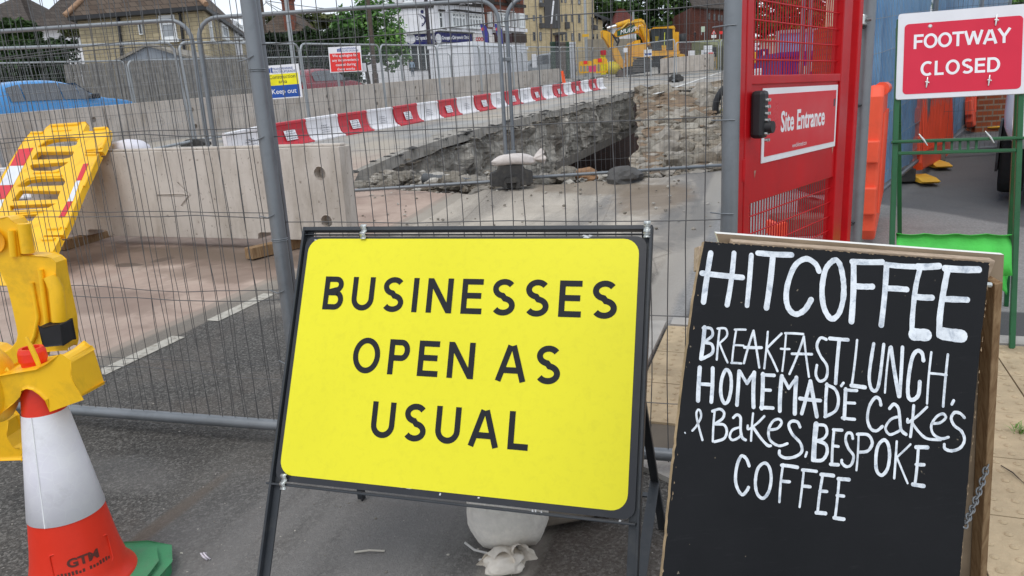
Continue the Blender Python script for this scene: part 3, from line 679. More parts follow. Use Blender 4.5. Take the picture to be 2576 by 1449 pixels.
# lettering: upright strokes in the road-sign manner
TH = .165
def glyph(ch):
    h = TH/2; T, B = 1-h, h; arc = lambda cx, cy, rx, ry, a, b, n=14: [(cx+rx*math.cos(math.radians(a+(b-a)*i/n)), cy+ry*math.sin(math.radians(a+(b-a)*i/n))) for i in range(n+1)]
    if ch == 'I': return .17, [[(h, 0), (h, 1)]]
    if ch == 'L': return .56, [[(h, 1), (h, B), (.56, B)]]
    if ch == 'E': return .62, [[(.62, T), (h, T), (h, B), (.62, B)], [(h, .52), (.58, .52)]]
    if ch == 'F': return .6, [[(.6, T), (h, T), (h, 0)], [(h, .5), (.54, .5)]]
    if ch == 'T': return .7, [[(0, T), (.7, T)], [(.35, T), (.35, 0)]]
    if ch == 'U': return .72, [[(h, 1), (h, .36)]+arc(.36, .36, .36-h, .36-h, 180, 360)+[(.72-h, 1)]]
    if ch == 'N': return .78, [[(h, 0), (h, 1)], [(h+.02, .95), (.78-h-.02, .05)], [(.78-h, 0), (.78-h, 1)]]
    if ch == 'A': return .82, [[(.06, 0), (.37, .97)], [(.45, .97), (.76, 0)], [(.17, .3), (.65, .3)]]
    if ch == 'W': return 1.14, [[(.07, 1), (.33, .04)], [(.31, .04), (.57, .95)], [(.57, .95), (.83, .04)], [(.81, .04), (1.07, 1)]]
    if ch == 'Y': return .78, [[(.06, 1), (.39, .46)], [(.72, 1), (.39, .46)], [(.39, .5), (.39, 0)]]
    if ch == 'O': return .86, [arc(.43, .5, .43-h, .5-h+.015, 0, 360, 36)]
    if ch == 'C': return .76, [arc(.43, .5, .43-h, .5-h+.015, 52, 308, 26)]
    if ch == 'D': return .76, [[(h, T), (.34, T)]+arc(.34, .5, .42-h, .5-h, 90, -90, 20)+[(h, B)], [(h, 0), (h, 1)]]
    if ch == 'P': return .64, [[(h, T), (.38, T)]+arc(.38, .695, .26-h, .305-h, 90, -90)+[(h, .39+h)], [(h, 0), (h, 1)]]
    if ch == 'B': return .66, [[(h, T), (.38, T)]+arc(.38, .755, .245-h, .245-h, 90, -90)+[(h, .51+h*.0+.0)], [(h, .51), (.38, .51)]+arc(.38, .2975, .28-h, .2975-h, 90, -90)+[(h, B)], [(h, 0), (h, 1)]]
    if ch == 'S':
        return .68, [arc(.345, .735, .29-h+.04, .265-h+.015, 32, 180, 12)[:-1]+arc(.345, .735, .29-h+.04, .265-h+.015, 180, 262, 7)+arc(.34, .265, .34-h, .28-h, 82, 0, 7)[0:-1]+arc(.34, .265, .34-h, .28-h, 0, -148, 12)]
    return .4, []
def sign_text(rows, cap, gap, fr, m, parent, t, space=.1):
    mb = MB()
    for body, cx, by in rows:
        w = sum(glyph(c)[0] if c != ' ' else space for c in body)+gap*(len(body)-1); x = cx-w*cap/2
        for c in body:
            if c == ' ': x += (space+gap)*cap; continue
            gw, st = glyph(c)
            for q in st: mb.stroke([(x+p[0]*cap, by+p[1]*cap) for p in q], TH*cap, fr, t+.00025*(st.index(q)), 0, False, closed=(c == 'O'))
            x += (gw+gap)*cap
    return mb.obj('lettering', m, parent)
def cxy(px_l, px_r): a = on_frame(SF, *px_l); b = on_frame(SF, *px_r); return (a[0]+b[0])/2, (a[1]+b[1])/2
r1 = cxy((799, 782), (1556, 802)); r2 = cxy((888, 932), (1398, 964)); r3 = cxy((935, 1098), (1324, 1136))
capy = on_frame(SF, 1160, 705)[1]-on_frame(SF, 1157, 793)[1]
sign_text([('BUSINESSES', r1[0]+.006, r1[1]+.002), ('OPEN AS', r2[0]+.004, r2[1]-.004), ('USUAL', r3[0], r3[1]-.0)], capy, .275, SF, mat('black sign lettering', (.017, .018, .022), .6, .1, 9, spec=.2), face, .0042)
mb = MB()      # angle-iron frame: legs run past the plate to the ground
down = lambda p: p+sW*((p[2]-gz(p[0], p[1]))/(-sW[2]))
RS = np.array([sU, sW, sN]).T
for p, q in ((TL+sU*.002, TR-sU*.002),): mb.bar(p+sW*.006-sN*.008, q+sW*.006-sN*.008, .012, .03, sN)
mb.bar(TL+sW*.024-sN*.002, TR+sW*.024-sN*.002, .003, .012, sN)
mb.bar(BL-sW*.002-sN*.005, BR-sW*.002-sN*.005, .006, .026, sN)
mb.obj('frame', steel_b, sgn, .002)
for p, s in ((TL, 1), (TR, -1)):
    lg = MB(); e = down(p); lg.bar(p+sU*s*.004-sN*.006, e+sU*s*.004-sN*.006, .008, .03, sN); lg.bar(p+sU*s*.017-sN*.012, e+sU*s*.017-sN*.012, .026, .006, sN)
    lg.obj('leg', steel_b, sgn, .002)
rf = G(1667, 1332); lf_ = G(908, 1256); hinge_r = TR-sU*.1+sW*.05-sN*.03; hinge_l = TL+sU*.1+sW*.05-sN*.03
for top, foot in ((hinge_r, rf), (hinge_l, lf_)):
    lg = MB(); lg.bar(top, foot, .026, .004, sN); lg.bar(top+sU*.011, foot+sU*.011, .004, .024, sN); lg.obj('leg', steel_b, sgn)
mb = MB(); mr = rf+(hinge_r-rf)*.14; ml = lf_+(hinge_l-lf_)*.14; fr_ = TR+(down(TR)-TR)*.86
mb.bar(mr, ml, .025, .005, (0, 0, 1)); mb.bar(rf+(hinge_r-rf)*.2, TR+(down(TR)-TR)*.8, .03, .005, (0, 0, 1)); mb.obj('brace', steel_b, sgn)
zinc = mat('bright zinc clip', (.62, .64, .62), .28, .15, 40, metal=.8)
for px, py in ((918, 586), (1629, 580), (718, 1212)):
    u, v = on_frame(SF, px, py); cl = MB(); n = 14
    pr = [(v+.022-.044*i/n, .010+.005*math.sin(i/n*PI*4)) for i in range(n+1)]
    for i in range(n):
        a, b = pr[i], pr[i+1]; P = lambda uu, q: TL+sU*uu+(-sW)*q[0]+sN*q[1]
        cl.add([P(u-.009, a), P(u+.009, a), P(u+.009, b), P(u-.009, b)], [(0, 1, 2, 3)], 0, True)
    o = cl.obj('clip', zinc, sgn); so_ = o.modifiers.new('solid', 'SOLIDIFY'); so_.thickness = .002
sc_ = MB()
for px, py, w, h in ((1478, 596, .012, .004), (1470, 593, .006, .002), (1485, 594, .008, .003), (795, 604, .006, .0015), (802, 604, .004, .0015), (1010, 1226, .012, .001), (1030, 1229, .01, .001), (1108, 1243, .003, .004), (1340, 1288, .003, .008), (1348, 1286, .002, .005), (1362, 1290, .002, .006), (1560, 1310, .004, .003), (1205, 1252, .004, .002), (880, 1210, .008, .001)):
    u, v = on_frame(SF, px, py); sc_.prism([(u-w, v-h*.6), (u+w*.2, v-h), (u+w, v+h*.3), (u-w*.3, v+h)], [], SF, .002, .0026)
sc_.obj('scratch', mat('scraped white', (.6, .6, .6), .6), plate)
# sandbags at its back
bg_ = G(1282, 1393); mb = MB(); t = thing('sandbag', 'full pale woven sandbag standing under the yellow sign with a tied neck', 'sandbag', bg_)
bag(mb, bg_+np.array([.0, .10, .138]), (.136, .15, .185), 18, 4., .0, 0., .03); mb.obj('sack', sack, t)
mb = MB(); c = G(1274, 1421)+np.array([0, -.0, .035]); bag(mb, c+[-.005, -.035, .0], (.058, .05, .03), 14, 21., .2, .2, .16); frill(mb, c+[.0, .03, .012], (-.25, -1, -.1), .05, .085, 1.3, flare=.7); frill(mb, c+[.02, .03, .014], (.4, -1, .05), .042, .075, 3.3, flare=.7)
mb.obj('neck', mat('sandbag neck cloth', hx('#e3dbcf'), .85, .1, 20, .3, 200), t)
mb = MB(); mb.tube([c+[.03, 0, 0], c+[-.04, -.0, .004], c+[-.1, .03, .005], c+[-.13, .05, .02]], .004, 6); mb.tube([c, c+[-.05, -.01, -.006], c+[-.085, .0, -.012]], .004, 6); mb.obj('tie', mat('tie string', (.62, .6, .57), .7), t)
mb = MB(); b2 = G(1412, 1330); bag(mb, b2+np.array([.02, .1, .055]), (.17, .12, .065), 12, 9., 0, .3, .04); tag(mb.obj('sandbag', mat('dirty sandbag', hx('#8d8377'), .9, .2, 12, .4, 120), None, 0, 2, b2), 'low dirty sandbag on the asphalt behind the standing one', 'sandbag')
# litter on the asphalt
for (a, b, r, lab, c) in (((892, 1392), (968, 1389), .0035, 'pale splinter of wood lying on the asphalt under the yellow sign', (.45, .42, .36)), ((1000, 1218+640*0), (1060, 1232), .004, 'tan twig on the asphalt just below the yellow sign', (.35, .22, .1))):
    mb = MB(); p, q = G(*a), G(*b); mb.tube([p+[0, 0, .004], (p+q)/2+[0, 0, .009], q+[0, 0, .004]], r, 6); tag(mb.obj('splinter', mat(lab[:12], c, .8)), lab, 'litter')
mb = MB(); p = G(520, 1408); w_ = [p+np.array(q)*.55 for q in ((-.02, .02, .03), (-.03, .0, .045), (-.012, -.012, .03), (.008, -.016, .012), (.006, 0, .004))]
mb.tube(w_, [.001, .0025, .0035, .003, .001], 6); mb.tube([q+[.009, .002, .0] for q in w_], [.001, .0025, .003, .0025, .001], 6); tag(mb.obj('paper_scrap', mat('white paper scrap', (.75, .68, .74), .6)), 'curl of whitish paper beside the cone on the asphalt', 'litter')

# ------------------------------------------------------------------ the coffee board
A = [CAMP+ray(*p)*k for p, k in (((1772, 607), 1), )]
q1, q2, q3 = [np.array(q) for q in ((.391, 1.458, 1.212), (1.003, 1.504, 1.125), (.261, 1.247, .618))]
bU = nrm(q2-q1); bN = nrm(np.cross(bU, q1-q3)); bV = np.cross(bN, bU); BF = (q1, bU, bV, bN)
ab = thing('coffee_board', 'black A-board hand painted HITCOFFEE in white beside the yellow sign', 'A-board', on_ground(q3+(q3-q1)*.8+bU*.3))
bx = lambda x, y: (1643.5+.36198*x, 576.9+.36198*y)
bp = lambda x, y: tuple(on_frame(BF, *bx(x, y)))
edge_l = [on_frame(BF, *p) for p in ((1772, 607), (1747, 735), (1718, 960), (1690, 1200), (1668, 1430))]
edge_r = [on_frame(BF, *p) for p in ((2490, 660), (2466, 870), (2440, 1150), (2415, 1449))]
low = -1.16
def ext(a, b, y): k = (y-a[1])/(b[1]-a[1]); return (a[0]+(b[0]-a[0])*k, y)
outl = [tuple(p) for p in edge_l]+[ext(edge_l[0], edge_l[-1], low), ext(edge_r[0], edge_r[-1], low)]+[tuple(p) for p in edge_r[::-1]]
rag = []
for i in range(len(outl)):
    a, b = np.array(outl[i]), np.array(outl[(i+1) % len(outl)]); n = max(1, int(np.linalg.norm(b-a)/.012)); d = (b-a)/max(1e-6, np.linalg.norm(b-a)); q = np.array([-d[1], d[0]])
    rag += [tuple(a+(b-a)*j/n+q*rnd.choice([0, 0, .0006, -.0008, .0014])*rnd.random()) for j in range(n)]
def board_m():
    s = N('black painted board'); f = s.noise(3, 8, .6); c = s.mix(s.ramp(f, .3, .7), (.007, .0075, .009), (.0135, .014, .016))
    st = s.noise(14, 6, .7, vec=s.n('Mapping', {'Vector': s.co(), 'Scale': (1, 1, 8)}).outputs[0])
    c = s.mix(s.math('MULTIPLY', s.ramp(st, .6, .75), .35), c, (.035, .035, .038))
    c = s.mix(s.ramp(s.noise(70, 3, .5), .735, .76), c, (.19, .16, .12))
    s.bump(s.noise(30, 6, .6), .12, .004); return s.fin(c, s.n('MapRange', {'Value': f, 'To Min': .5, 'To Max': .7}).outputs[0], 0, .2)
ply = mat('raw plywood edge', (.36, .26, .16), .85, .35, 30, .2, 90)
mb = MB(); mb.prism(rag, [], BF, -.014, 0, 0, 1); fb = mb.obj('front_board', [board_m(), ply], ab)
chp = MB()       # chips along the edges that show the wood
for i in range(170):
    e = rnd.choice(['t', 't', 'l', 'r', 'r']); k = rnd.random()
    if e == 't': a, b = np.array(outl[0]), np.array(outl[-1])
    elif e == 'l': a, b = np.array(outl[0]), np.array(outl[5])
    else: a, b = np.array(outl[-1]), np.array(outl[6])
    if e != 't' and rnd.random() < .4: k = .5+.5*k
    p = a+(b-a)*k; d = nrm(b-a); q = np.array([-d[1], d[0]]); q = q*(1 if q.dot(np.array((.3, -.55))-p) > 0 else -1); l, w = rnd.uniform(.001, .005), rnd.uniform(.0006, .0026)
    chp.prism([tuple(p-d*l), tuple(p+d*l), tuple(p+d*l*.3+q*w)], [], BF, 0, .0006)
chp.obj('chipped_edge', ply, fb)
PW = mat('hand painted white', hx('#e4e9ee'), .55, .14, 34, .3, 60, dirt='#7f8d9f', dscale=42, damt=.75)
def paint(strokes):
    mb = MB(); k = 1
    for it in strokes:
        pts, w = it[0], it[1]; cl = len(it) > 2 and it[2]; P = [bp(*p) for p in pts]; sc = .36198*1.0/ (1860/1.62); 
        if len(P) > 2: P = catmull(P if not cl else P[:-1], 6, cl)
        ws = [w*sc*(1+.13*mnoise.noise(Vector((i*.55, k*3.3, 0)))+.05*rnd.uniform(-1, 1)) for i in range(len(P))]
        if len(P) == 2:
            a, b = np.array(P[0]), np.array(P[1]); n = 6; d = b-a; q = np.array([-d[1], d[0]])/np.linalg.norm(d); bow = rnd.uniform(-.006, .006)*np.linalg.norm(d)*3
            P = [a+d*i/n+q*bow*math.sin(PI*i/n) for i in range(n+1)]; ws = [w*sc*(1+.1*mnoise.noise(Vector((i*.9, k*3.3, 0)))) for i in range(n+1)]
        mb.stroke(P, ws, BF, .0006+.00004*(k % 12), 0, True, cl); k += 1
    return mb
HW = [([(398,165),(348,505)],36),([(560,165),(512,525)],34),([(338,305),(618,335)],36),([(680,180),(650,530)],32),([(725,165),(960,178)],36),([(830,178),(785,545)],38),
([(1150,290),(1125,240),(1060,205),(985,250),(935,370),(922,480),(942,555),(990,590),(1050,560),(1095,490)],36),([(1255,215),(1200,270),(1175,370),(1172,470),(1190,560),(1235,622),(1285,590),(1315,500),(1322,400),(1310,300),(1290,235),(1255,215)],36,True),
([(1390,225),(1375,640)],40),([(1380,225),(1590,228)],38),([(1400,395),(1520,398)],38),([(1620,245),(1583,665)],38),([(1615,245),(1815,260)],36),([(1625,410),(1760,418)],38),
([(1855,260),(1822,400),(1800,600),(1795,740)],36),([(1835,260),(1985,255)],44),([(1830,470),(1935,475)],40),([(1812,730),(1895,735)],80),([(2045,275),(2015,430),(1990,600),(1985,735)],42),([(2025,272),(2260,280)],46),([(2020,485),(2180,490)],40),([(2010,725),(2140,742)],86),
([(355,680),(330,900)],26),([(345,685),(400,690),(408,740),(345,785)],18),([(345,785),(405,800),(408,860),(330,903)],20),([(460,690),(440,905)],14),([(445,690),(500,690),(510,740),(455,795)],14),([(460,795),(515,925)],13),
([(575,700),(545,930)],13),([(565,697),(640,697)],14),([(560,805),(625,808)],13),([(540,928),(610,932)],14),([(695,705),(628,930)],15),([(695,705),(735,960)],15),([(632,820),(750,822)],19),([(795,712),(770,965)],14),([(890,725),(785,830)],15),([(790,835),(862,985)],14),
([(922,720),(895,985)],13),([(915,722),(1040,728)],15),([(885,830),(945,832)],14),([(1045,745),(945,1005)],15),([(1045,745),(1080,1025)],14),([(962,865),(1100,868)],17),([(1200,765),(1160,755),(1135,810),(1160,880),(1205,950),(1200,1030),(1155,1055),(1128,1010),(1135,945)],18),
([(1225,758),(1350,768)],24),([(1290,770),(1265,1070)],24),([(1320,1068),(1305,1088)],18),([(1415,770),(1378,1085)],16),([(1375,1085),(1470,1098)],26),([(1530,795),(1500,1000),(1510,1100),(1545,1120),(1570,1050),(1600,800)],22),([(1640,820),(1608,1135)],14),([(1650,820),(1705,1160)],26),([(1730,820),(1710,1160)],24),
([(1875,910),(1865,860),(1830,845),(1795,900),(1770,1050),(1770,1160),(1800,1185),(1840,1150),(1850,1060)],26),([(1930,855),(1900,1210)],16),([(2045,870),(2012,1230)],18),([(1920,1000),(2035,1012)],16),([(2085,1190),(2072,1215)],20),
([(322,960),(310,1190)],27),([(412,965),(402,1200)],25),([(320,1075),(410,1080)],22),([(505,975),(475,1040),(468,1140),(490,1205),(520,1190),(540,1100),(535,1010),(505,975)],22,True),([(595,985),(580,1220)],24),([(600,985),(650,1070)],20),([(700,995),(650,1070)],22),([(700,995),(695,1235)],26),
([(760,1005),(752,1245)],26),([(755,1010),(838,1015)],22),([(755,1115),(812,1118)],20),([(745,1238),(830,1242)],22),([(892,1020),(878,1262)],26),([(895,1025),(940,1105)],20),([(995,1030),(940,1105)],20),([(993,1030),(982,1280)],27),([(1090,1055),(1030,1280)],24),([(1090,1055),(1135,1300)],26),([(1018,1175),(1160,1190)],24),
([(1205,1075),(1195,1300)],22),([(1200,1080),(1260,1110),(1285,1180),(1265,1260),(1190,1302)],20),([(1335,1110),(1325,1315)],24),([(1330,1115),(1412,1120)],20),([(1330,1205),(1398,1208)],18),([(1312,1310),(1398,1320)],20),
([(1580,1220),(1570,1180),(1540,1170),(1500,1230),(1487,1320),(1510,1385),(1550,1400),(1590,1370)],20),([(1640,1245),(1670,1215),(1700,1240),(1710,1300),(1720,1390),(1755,1425)],21),([(1712,1300),(1650,1320),(1612,1380),(1640,1425),(1690,1410),(1720,1390)],17),([(1808,1225),(1785,1440)],20),([(1900,1235),(1830,1300),(1770,1340),(1765,1320)],18)]
HW2 = [([(1790,370),(1840,440),(1900,490),(1995,498)],18),([(1935,385),(1990,380),(2030,345),(2010,318),(1965,340),(1930,400),(1945,460),(2000,490),(2050,480)],18),([(2160,345),(2130,315),(2090,310),(2068,350),(2090,400),(2140,440),(2160,500),(2130,555),(2070,575),(2025,560),(2020,530)],20),
([(270,435),(300,400),(330,340),(325,300),(310,290),(298,320),(310,390),(340,500)],14),([(425,300),(412,510)],14),([(410,300),(460,285),(490,310),(480,350),(430,385)],17),([(430,390),(490,395),(510,440),(490,490),(425,512)],17),([(555,345),(580,325),(605,345),(605,420),(615,480),(640,500)],18),([(605,410),(550,430),(530,475),(550,500),(590,485),(612,460)],15),
([(692,315),(678,505)],14),([(770,335),(720,385),(660,425),(655,400)],15),([(685,400),(740,480),(790,535),(815,540)],18),([(800,430),(860,420),(890,380),(870,355),(830,370),(800,430),(810,500),(870,540),(930,525)],17),([(1018,410),(1000,375),(960,370),(940,400),(965,460),(1020,520),(1030,580),(985,615),(920,625),(878,605),(875,575)],19),([(1065,585),(1055,615)],15),
([(1130,390),(1112,635)],34),([(1120,395),(1190,400),(1205,450),(1180,490),(1130,505)],18),([(1130,505),(1195,530),(1205,590),(1170,640),(1105,640)],22),([(1255,430),(1240,670)],18),([(1250,428),(1310,432)],20),([(1245,540),(1285,545)],18),([(1230,668),(1285,672)],22),([(1385,490),(1375,455),(1345,455),(1335,500),(1355,560),(1390,610),(1375,670),(1340,685),(1310,660),(1308,640)],18),
([(1425,455),(1410,710)],14),([(1415,460),(1490,465),(1520,520),(1490,575),(1430,585)],20),([(1600,500),(1560,540),(1545,620),(1550,710),(1585,745),(1625,700),(1640,610),(1630,530),(1600,500)],22,True),([(1690,510),(1672,765)],16),([(1785,530),(1690,620)],14),([(1690,620),(1765,800)],14),([(1840,545),(1815,815)],20),([(1825,550),(1905,552)],26),([(1825,670),(1880,672)],22),([(1802,808),(1878,820)],26),
([(665,680),(645,630),(610,612),(580,680),(570,780),(590,850),(620,880),(650,850),(660,830)],20),([(770,660),(725,700),(708,790),(720,870),(760,905),(800,860),(818,770),(805,690),(770,660)],20,True),([(900,670),(875,930)],16),([(890,675),(1000,690)],22),([(890,785),(945,790)],20),([(1045,705),(1015,965)],15),([(1035,708),(1132,718)],20),([(1035,820),(1088,825)],20),
([(1175,745),(1140,1000)],18),([(1165,740),(1250,748)],24),([(1155,855),(1205,858)],20),([(1132,1005),(1195,1010)],24),([(1290,770),(1262,1040)],18),([(1285,770),(1358,775)],24),([(1275,885),(1322,890)],20),([(1255,1040),(1322,1050)],24),([(218,448),(221,452)],9)]
paint(HW+[([(x, y+963.7) for x, y in it[0]],)+tuple(it[1:]) for it in HW2]).obj('hand_lettering', PW, fb)
# wooden frame between the two boards and the rear board leaning the other way
wood = None
def wood_m(name, lo, hi, sc=(30, 30, 2.2)):
    s = N(name); w = s.noise(3.2, 8, .6, vec=s.n('Mapping', {'Vector': s.co(), 'Scale': sc}).outputs[0], dist=.6)
    c = s.mix(s.ramp(w, .35, .65), lo, hi); c = s.mix(s.math('MULTIPLY', s.ramp(s.noise(2, 5, .6), .5, .8), .35), c, tuple(q*.45 for q in lo)); s.bump(w, .25, .003); return s.fin(c, .75, 0, .25)
wd = wood_m('planed timber', (.20, .115, .055), (.36, .24, .13)); wdp = wood_m('pale timber', (.34, .25, .175), (.50, .39, .29), (8, 30, 30))
rl = plane(1808, 592, np.array([0, 0, 1.]), q1+[0, 0, .0]); rr_ = plane(2514, 630, np.array([0, 0, 1.]), q2+[0, 0, .005])
rl[2] = q1[2]; gap_dir = nrm((rl-q1)*[1, 1, 0]+(rr_-q2)*[1, 1, 0]); gap = .5*(np.linalg.norm((rl-q1)[:2])+np.linalg.norm((rr_-q2)[:2]))
bp3 = lambda u, v, d=0.: q1+bU*u+bV*v+bN*d
uR = edge_r[0][0]; br_ = G(2468, 1515); rV = nrm(rr_-br_)
mb = MB(); o = rl-bU*.005; wR = np.dot(rr_-rl, bU)+.0
rn = nrm(np.cross(bU, rV)); rn = rn if rn.dot(gap_dir) > 0 else -rn
mb.prism([(0, .004), (wR, .004), (wR, -1.15), (.22, -1.15)], [], (o, bU, rV, rn), 0, .012, 0, 1)
mb.obj('rear_board', [mat('back of board', (.33, .25, .17), .8, .2, 9), mat('white painted edge', hx('#e6e4de'), .6, .06, 20)], ab)
mb = MB(); mb.bar(o+bU*.02+rV*-.024+rn*-.016, o+bU*(wR-.045)+rV*-.024+rn*-.016, .04, .02, rn); mb.obj('top_batten', wdp, ab, .002)
mb = MB()
for u in (.03, uR-.036): mb.box(bp3(u, -.032, -.03), (.07, .05, .03), np.array([bU, bV, bN]).T)
mb.obj('hinge_block', wdp, ab, .002)
for u, nm in ((.0, 'l'), (uR, 'r')):
    mb = MB(); e0 = edge_r if nm == 'r' else edge_l; a = bp3(e0[0][0]-(.012 if nm == 'r' else -.055), -.02, -.036); x = ext(e0[0], e0[-1], low); b = bp3(x[0]-(.012 if nm == 'r' else -.055), low, -.036)
    mb.bar(a, b, .024, .042, bN); mb.obj('stile', wd, ab, .002)
    mb = MB(); a = o+bU*(wR-.04 if nm == 'r' else .03)+rV*-.05+rn*-.022; b = a+rV*-1.1+bU*(0 if nm == 'r' else .2); mb.bar(a, b, .018, .04, rn); mb.obj('stile', wd, ab, .002)
mb = MB(); hp = bp3(uR+.004, -.045, -.018); mb.tube([hp-bU*.012, hp+bU*.012], .006, 8); mb.obj('hinge_bolt', zinc, ab)
# chain from the rear stile to the front one
nC = 15; c0 = V(2489, 1152, q2+[0, .12, 0], q2+[1, .12, 0]); d_ = nrm(rn); c0 = plane(2489, 1152, np.array(rn), o+rn*-.01); c1 = plane(2425, 1325, np.array(bN), q1+bN*-.004)
ch = MB(); Pc = [c0+(c1-c0)*i/nC+np.array([0, 0, -.018*math.sin(PI*i/nC)]) for i in range(nC+1)]
for i in range(nC):
    a, b = Pc[i], Pc[i+1]; m_ = (a+b)/2; t_ = nrm(b-a); s1 = nrm(np.cross(t_, bN)); s2 = np.cross(t_, s1); s_ = s1*math.cos(i*PI/2+.6)+s2*math.sin(i*PI/2+.6); l = np.linalg.norm(b-a)*.72
    ch.tube([m_+t_*l*math.cos(q)*1.0+s_*.0062*math.sin(q) for q in np.linspace(0, 2*PI, 13)[:-1]], .0019, 6, closed=True)
ch.obj('chain', galv, ab)
mb = MB(); p = G(2400, 0+1449) if False else on_ground(plane(2565, 1120, np.array([0, 0, 1.]), [0, 0, .1])); 
for i in range(46):
    a = rnd.uniform(0, 2*PI); l = rnd.uniform(.025, .06); q = p+np.array([rnd.gauss(0, .014), rnd.gauss(0, .012), .014]); e = q+np.array([math.cos(a)*l*.8, math.sin(a)*l*.8, l*.55]); w = np.array([-math.sin(a), math.cos(a), 0])*.002
    mb.add([q-w, q+w, (q+e)/2+w*.8+[0, 0, .008], (q+e)/2-w*.8+[0, 0, .008], e], [(0, 1, 2, 3), (3, 2, 4)])
tag(mb.obj('grass_tuft', mat('grass blade', (.13, .25, .05), .6, .3, 30)), 'small green grass tuft growing in a joint of the buff paving', 'grass tuft')
mb = MB(); p, q = plane(2516, 1190, np.array([0, 0, 1.]), [0, 0, .12]), plane(2574, 1232, np.array([0, 0, 1.]), [0, 0, .12]); p = on_ground(p, .022); q = on_ground(q, .022); mb.tube([p, (p+q)/2+[.004, .006, .004], q], [.0018, .0025, .0012], 5)
tag(mb.obj('twig', mat('dark twig', (.06, .045, .035), .8)), 'thin dark twig on the buff paving right of the coffee board', 'twig')

# ------------------------------------------------------------------ cone
cb = G(214, 1492); CD = cb[1]; zc = lambda x, y: D(x, y, CD)[2]-cb[2]
dcam = lambda z: float(np.dot(cb+[0, 0, z]-CAMP, -CR[:, 2]))/1860/2
z_top, z_ring, z_s0, z_s1 = zc(84, 874), zc(84, 908), zc(112, 1030), zc(170, 1281)
RS0, RS1, RFL, RNB = 100*dcam(z_s0), 170*dcam(z_s1), 258*dcam(0.06), 65*dcam(z_top)
cone = thing('traffic_cone', 'orange traffic cone with one white sleeve and a green base at lower left', 'traffic cone', cb)
cone_m = mat('orange cone plastic', hx('#e5361f'), .38, .07, 4, .03, 200, dirt='#8e2a1a', dscale=7, damt=.25)
R = lambda z: .043+(.150-.043)*(z_top-z)/(z_top-.06)*1.0
prof = [(RNB*.55, z_top-.03), (RNB*.6, z_top), (RNB*.84, z_top), (RNB*.97, z_top-.012), (RNB, z_ring+.006), (RNB*.88, z_ring-.004), (RNB*.86, z_ring-.02), (RNB*.95, z_ring-.03)]
zz = np.linspace(z_ring-.05, .10, 14)
def rc(z):
    t = (z_s0-z)/(z_s0-z_s1); return RS0+(RS1-RS0)*t
prof += [(max(RNB*.97, rc(z)), z) for z in zz if z > .16]+[(rc(.15)+.001, .15), (rc(.11)+.005, .11), ((rc(.085)+RFL)/2-.006, .085), (RFL-.006, .07), (RFL, .06), (RFL, .048)]
mb = MB()
for a_, b_ in ((0, 2), (1, 3), (2, 4), (3, 5), (4, 6), (5, 8), (7, len(prof))): mb.lathe(prof[a_:b_], cb, 48)
mb.obj('body', cone_m, cone)
def sleeve_m():
    s = N('white reflective sleeve'); v = s.n('TexVoronoi', {'Vector': s.co(), 'Scale': 38., 'Randomness': .8}); e = s.n('TexVoronoi', {'Vector': s.co(), 'Scale': 26.}, feature='DISTANCE_TO_EDGE').outputs['Distance']
    c = s.mix(s.ramp(s.noise(6, 5, .6), .3, .7), hx('#e2dfe8'), hx('#f2f1f4')); c = s.mix(s.math('MULTIPLY', s.ramp(e, .05, .0), .35), c, hx('#f4f4f6'))
    c = s.mix(s.math('MULTIPLY', s.ramp(s.noise(9, 8, .7), .55, .75), .3), c, hx('#a7a29e')); return s.fin(c, .32, 0, .5)
mb = MB(); mb.lathe([(rc(z_s0)+.0015, z_s0), (rc((z_s0+z_s1)/2)+.002, (z_s0+z_s1)/2), (rc(z_s1)+.0025, z_s1), (rc(z_s1)+.001, z_s1-.001)], cb, 48); mb.obj('sleeve', sleeve_m(), cone)
_sb = lambda P_: [(x*.84, y*.84) for x, y in P_]
mb = MB(); mb.prism(_sb([(.24, .09), (.24, -.09), (.19, -.2), (.09, -.235), (-.09, -.235), (-.2, -.2), (-.235, -.09), (-.235, .09), (-.2, .2), (-.09, .235), (.09, .235), (.19, .2)]), [], (cb+[0.04, .0, 0], (1, 0, 0), (0, 1, 0), (0, 0, 1)), 0, .045)
mb.prism(_sb([(.2, .07), (.2, -.07), (.15, -.16), (-.16, -.16), (-.19, 0), (-.16, .16), (.15, .16)]), [], (cb+[.04, 0, 0], (1, 0, 0), (0, 1, 0), (0, 0, 1)), .045, .062)
mb.obj('base', mat('green rubber base', hx('#3f8a5c'), .62, .16, 6, .25, 60, dirt='#5d6f5c', dscale=8, damt=.5), cone, .008)
mb = MB(); aS = math.atan2(-cb[1], -cb[0])-.62
mb.tube([cb+[(rc(z)+.0025)*math.cos(aS), (rc(z)+.0025)*math.sin(aS), z] for z in (z_s0, z_s1)], .0022, 6); mb.obj('sleeve_seam', mat('sleeve seam', hx('#f4f4f6'), .3), cone)
ca = math.atan2(-2.2, -cb[0]*.62)      # the lettering faces a little right of the camera
def cbend(zb, ang0):
    def f(x, y):
        z = zb+y+x*.0; r_ = max(rc(z), 0)+.002+max(0, (.11-z))*.2; a = ang0+x/r_; return cb+np.array([r_*math.cos(a), r_*math.sin(a), z])
    return f
emb = mat('dark embossed lettering', (.11, .03, .022), .5)
aL = math.atan2(0-cb[1], 0-cb[0])+.12
text('GTM', .036, (0, 0, 0, 0), emb, 'lettering', cone, bold=.0014, sx=1.15, bend=cbend(.165, aL))
mb = MB(); f = cbend(0, aL)
for x0 in np.linspace(-.075, .068, 16):
    if abs(x0) < .008: continue
    h = rnd.uniform(.008, .013); mb.add([f(x0, .140), f(x0+.006, .140), f(x0+.006, .140+h), f(x0, .140+h)], [(0, 1, 2, 3)])
mb.obj('moulded_mark', emb, cone)
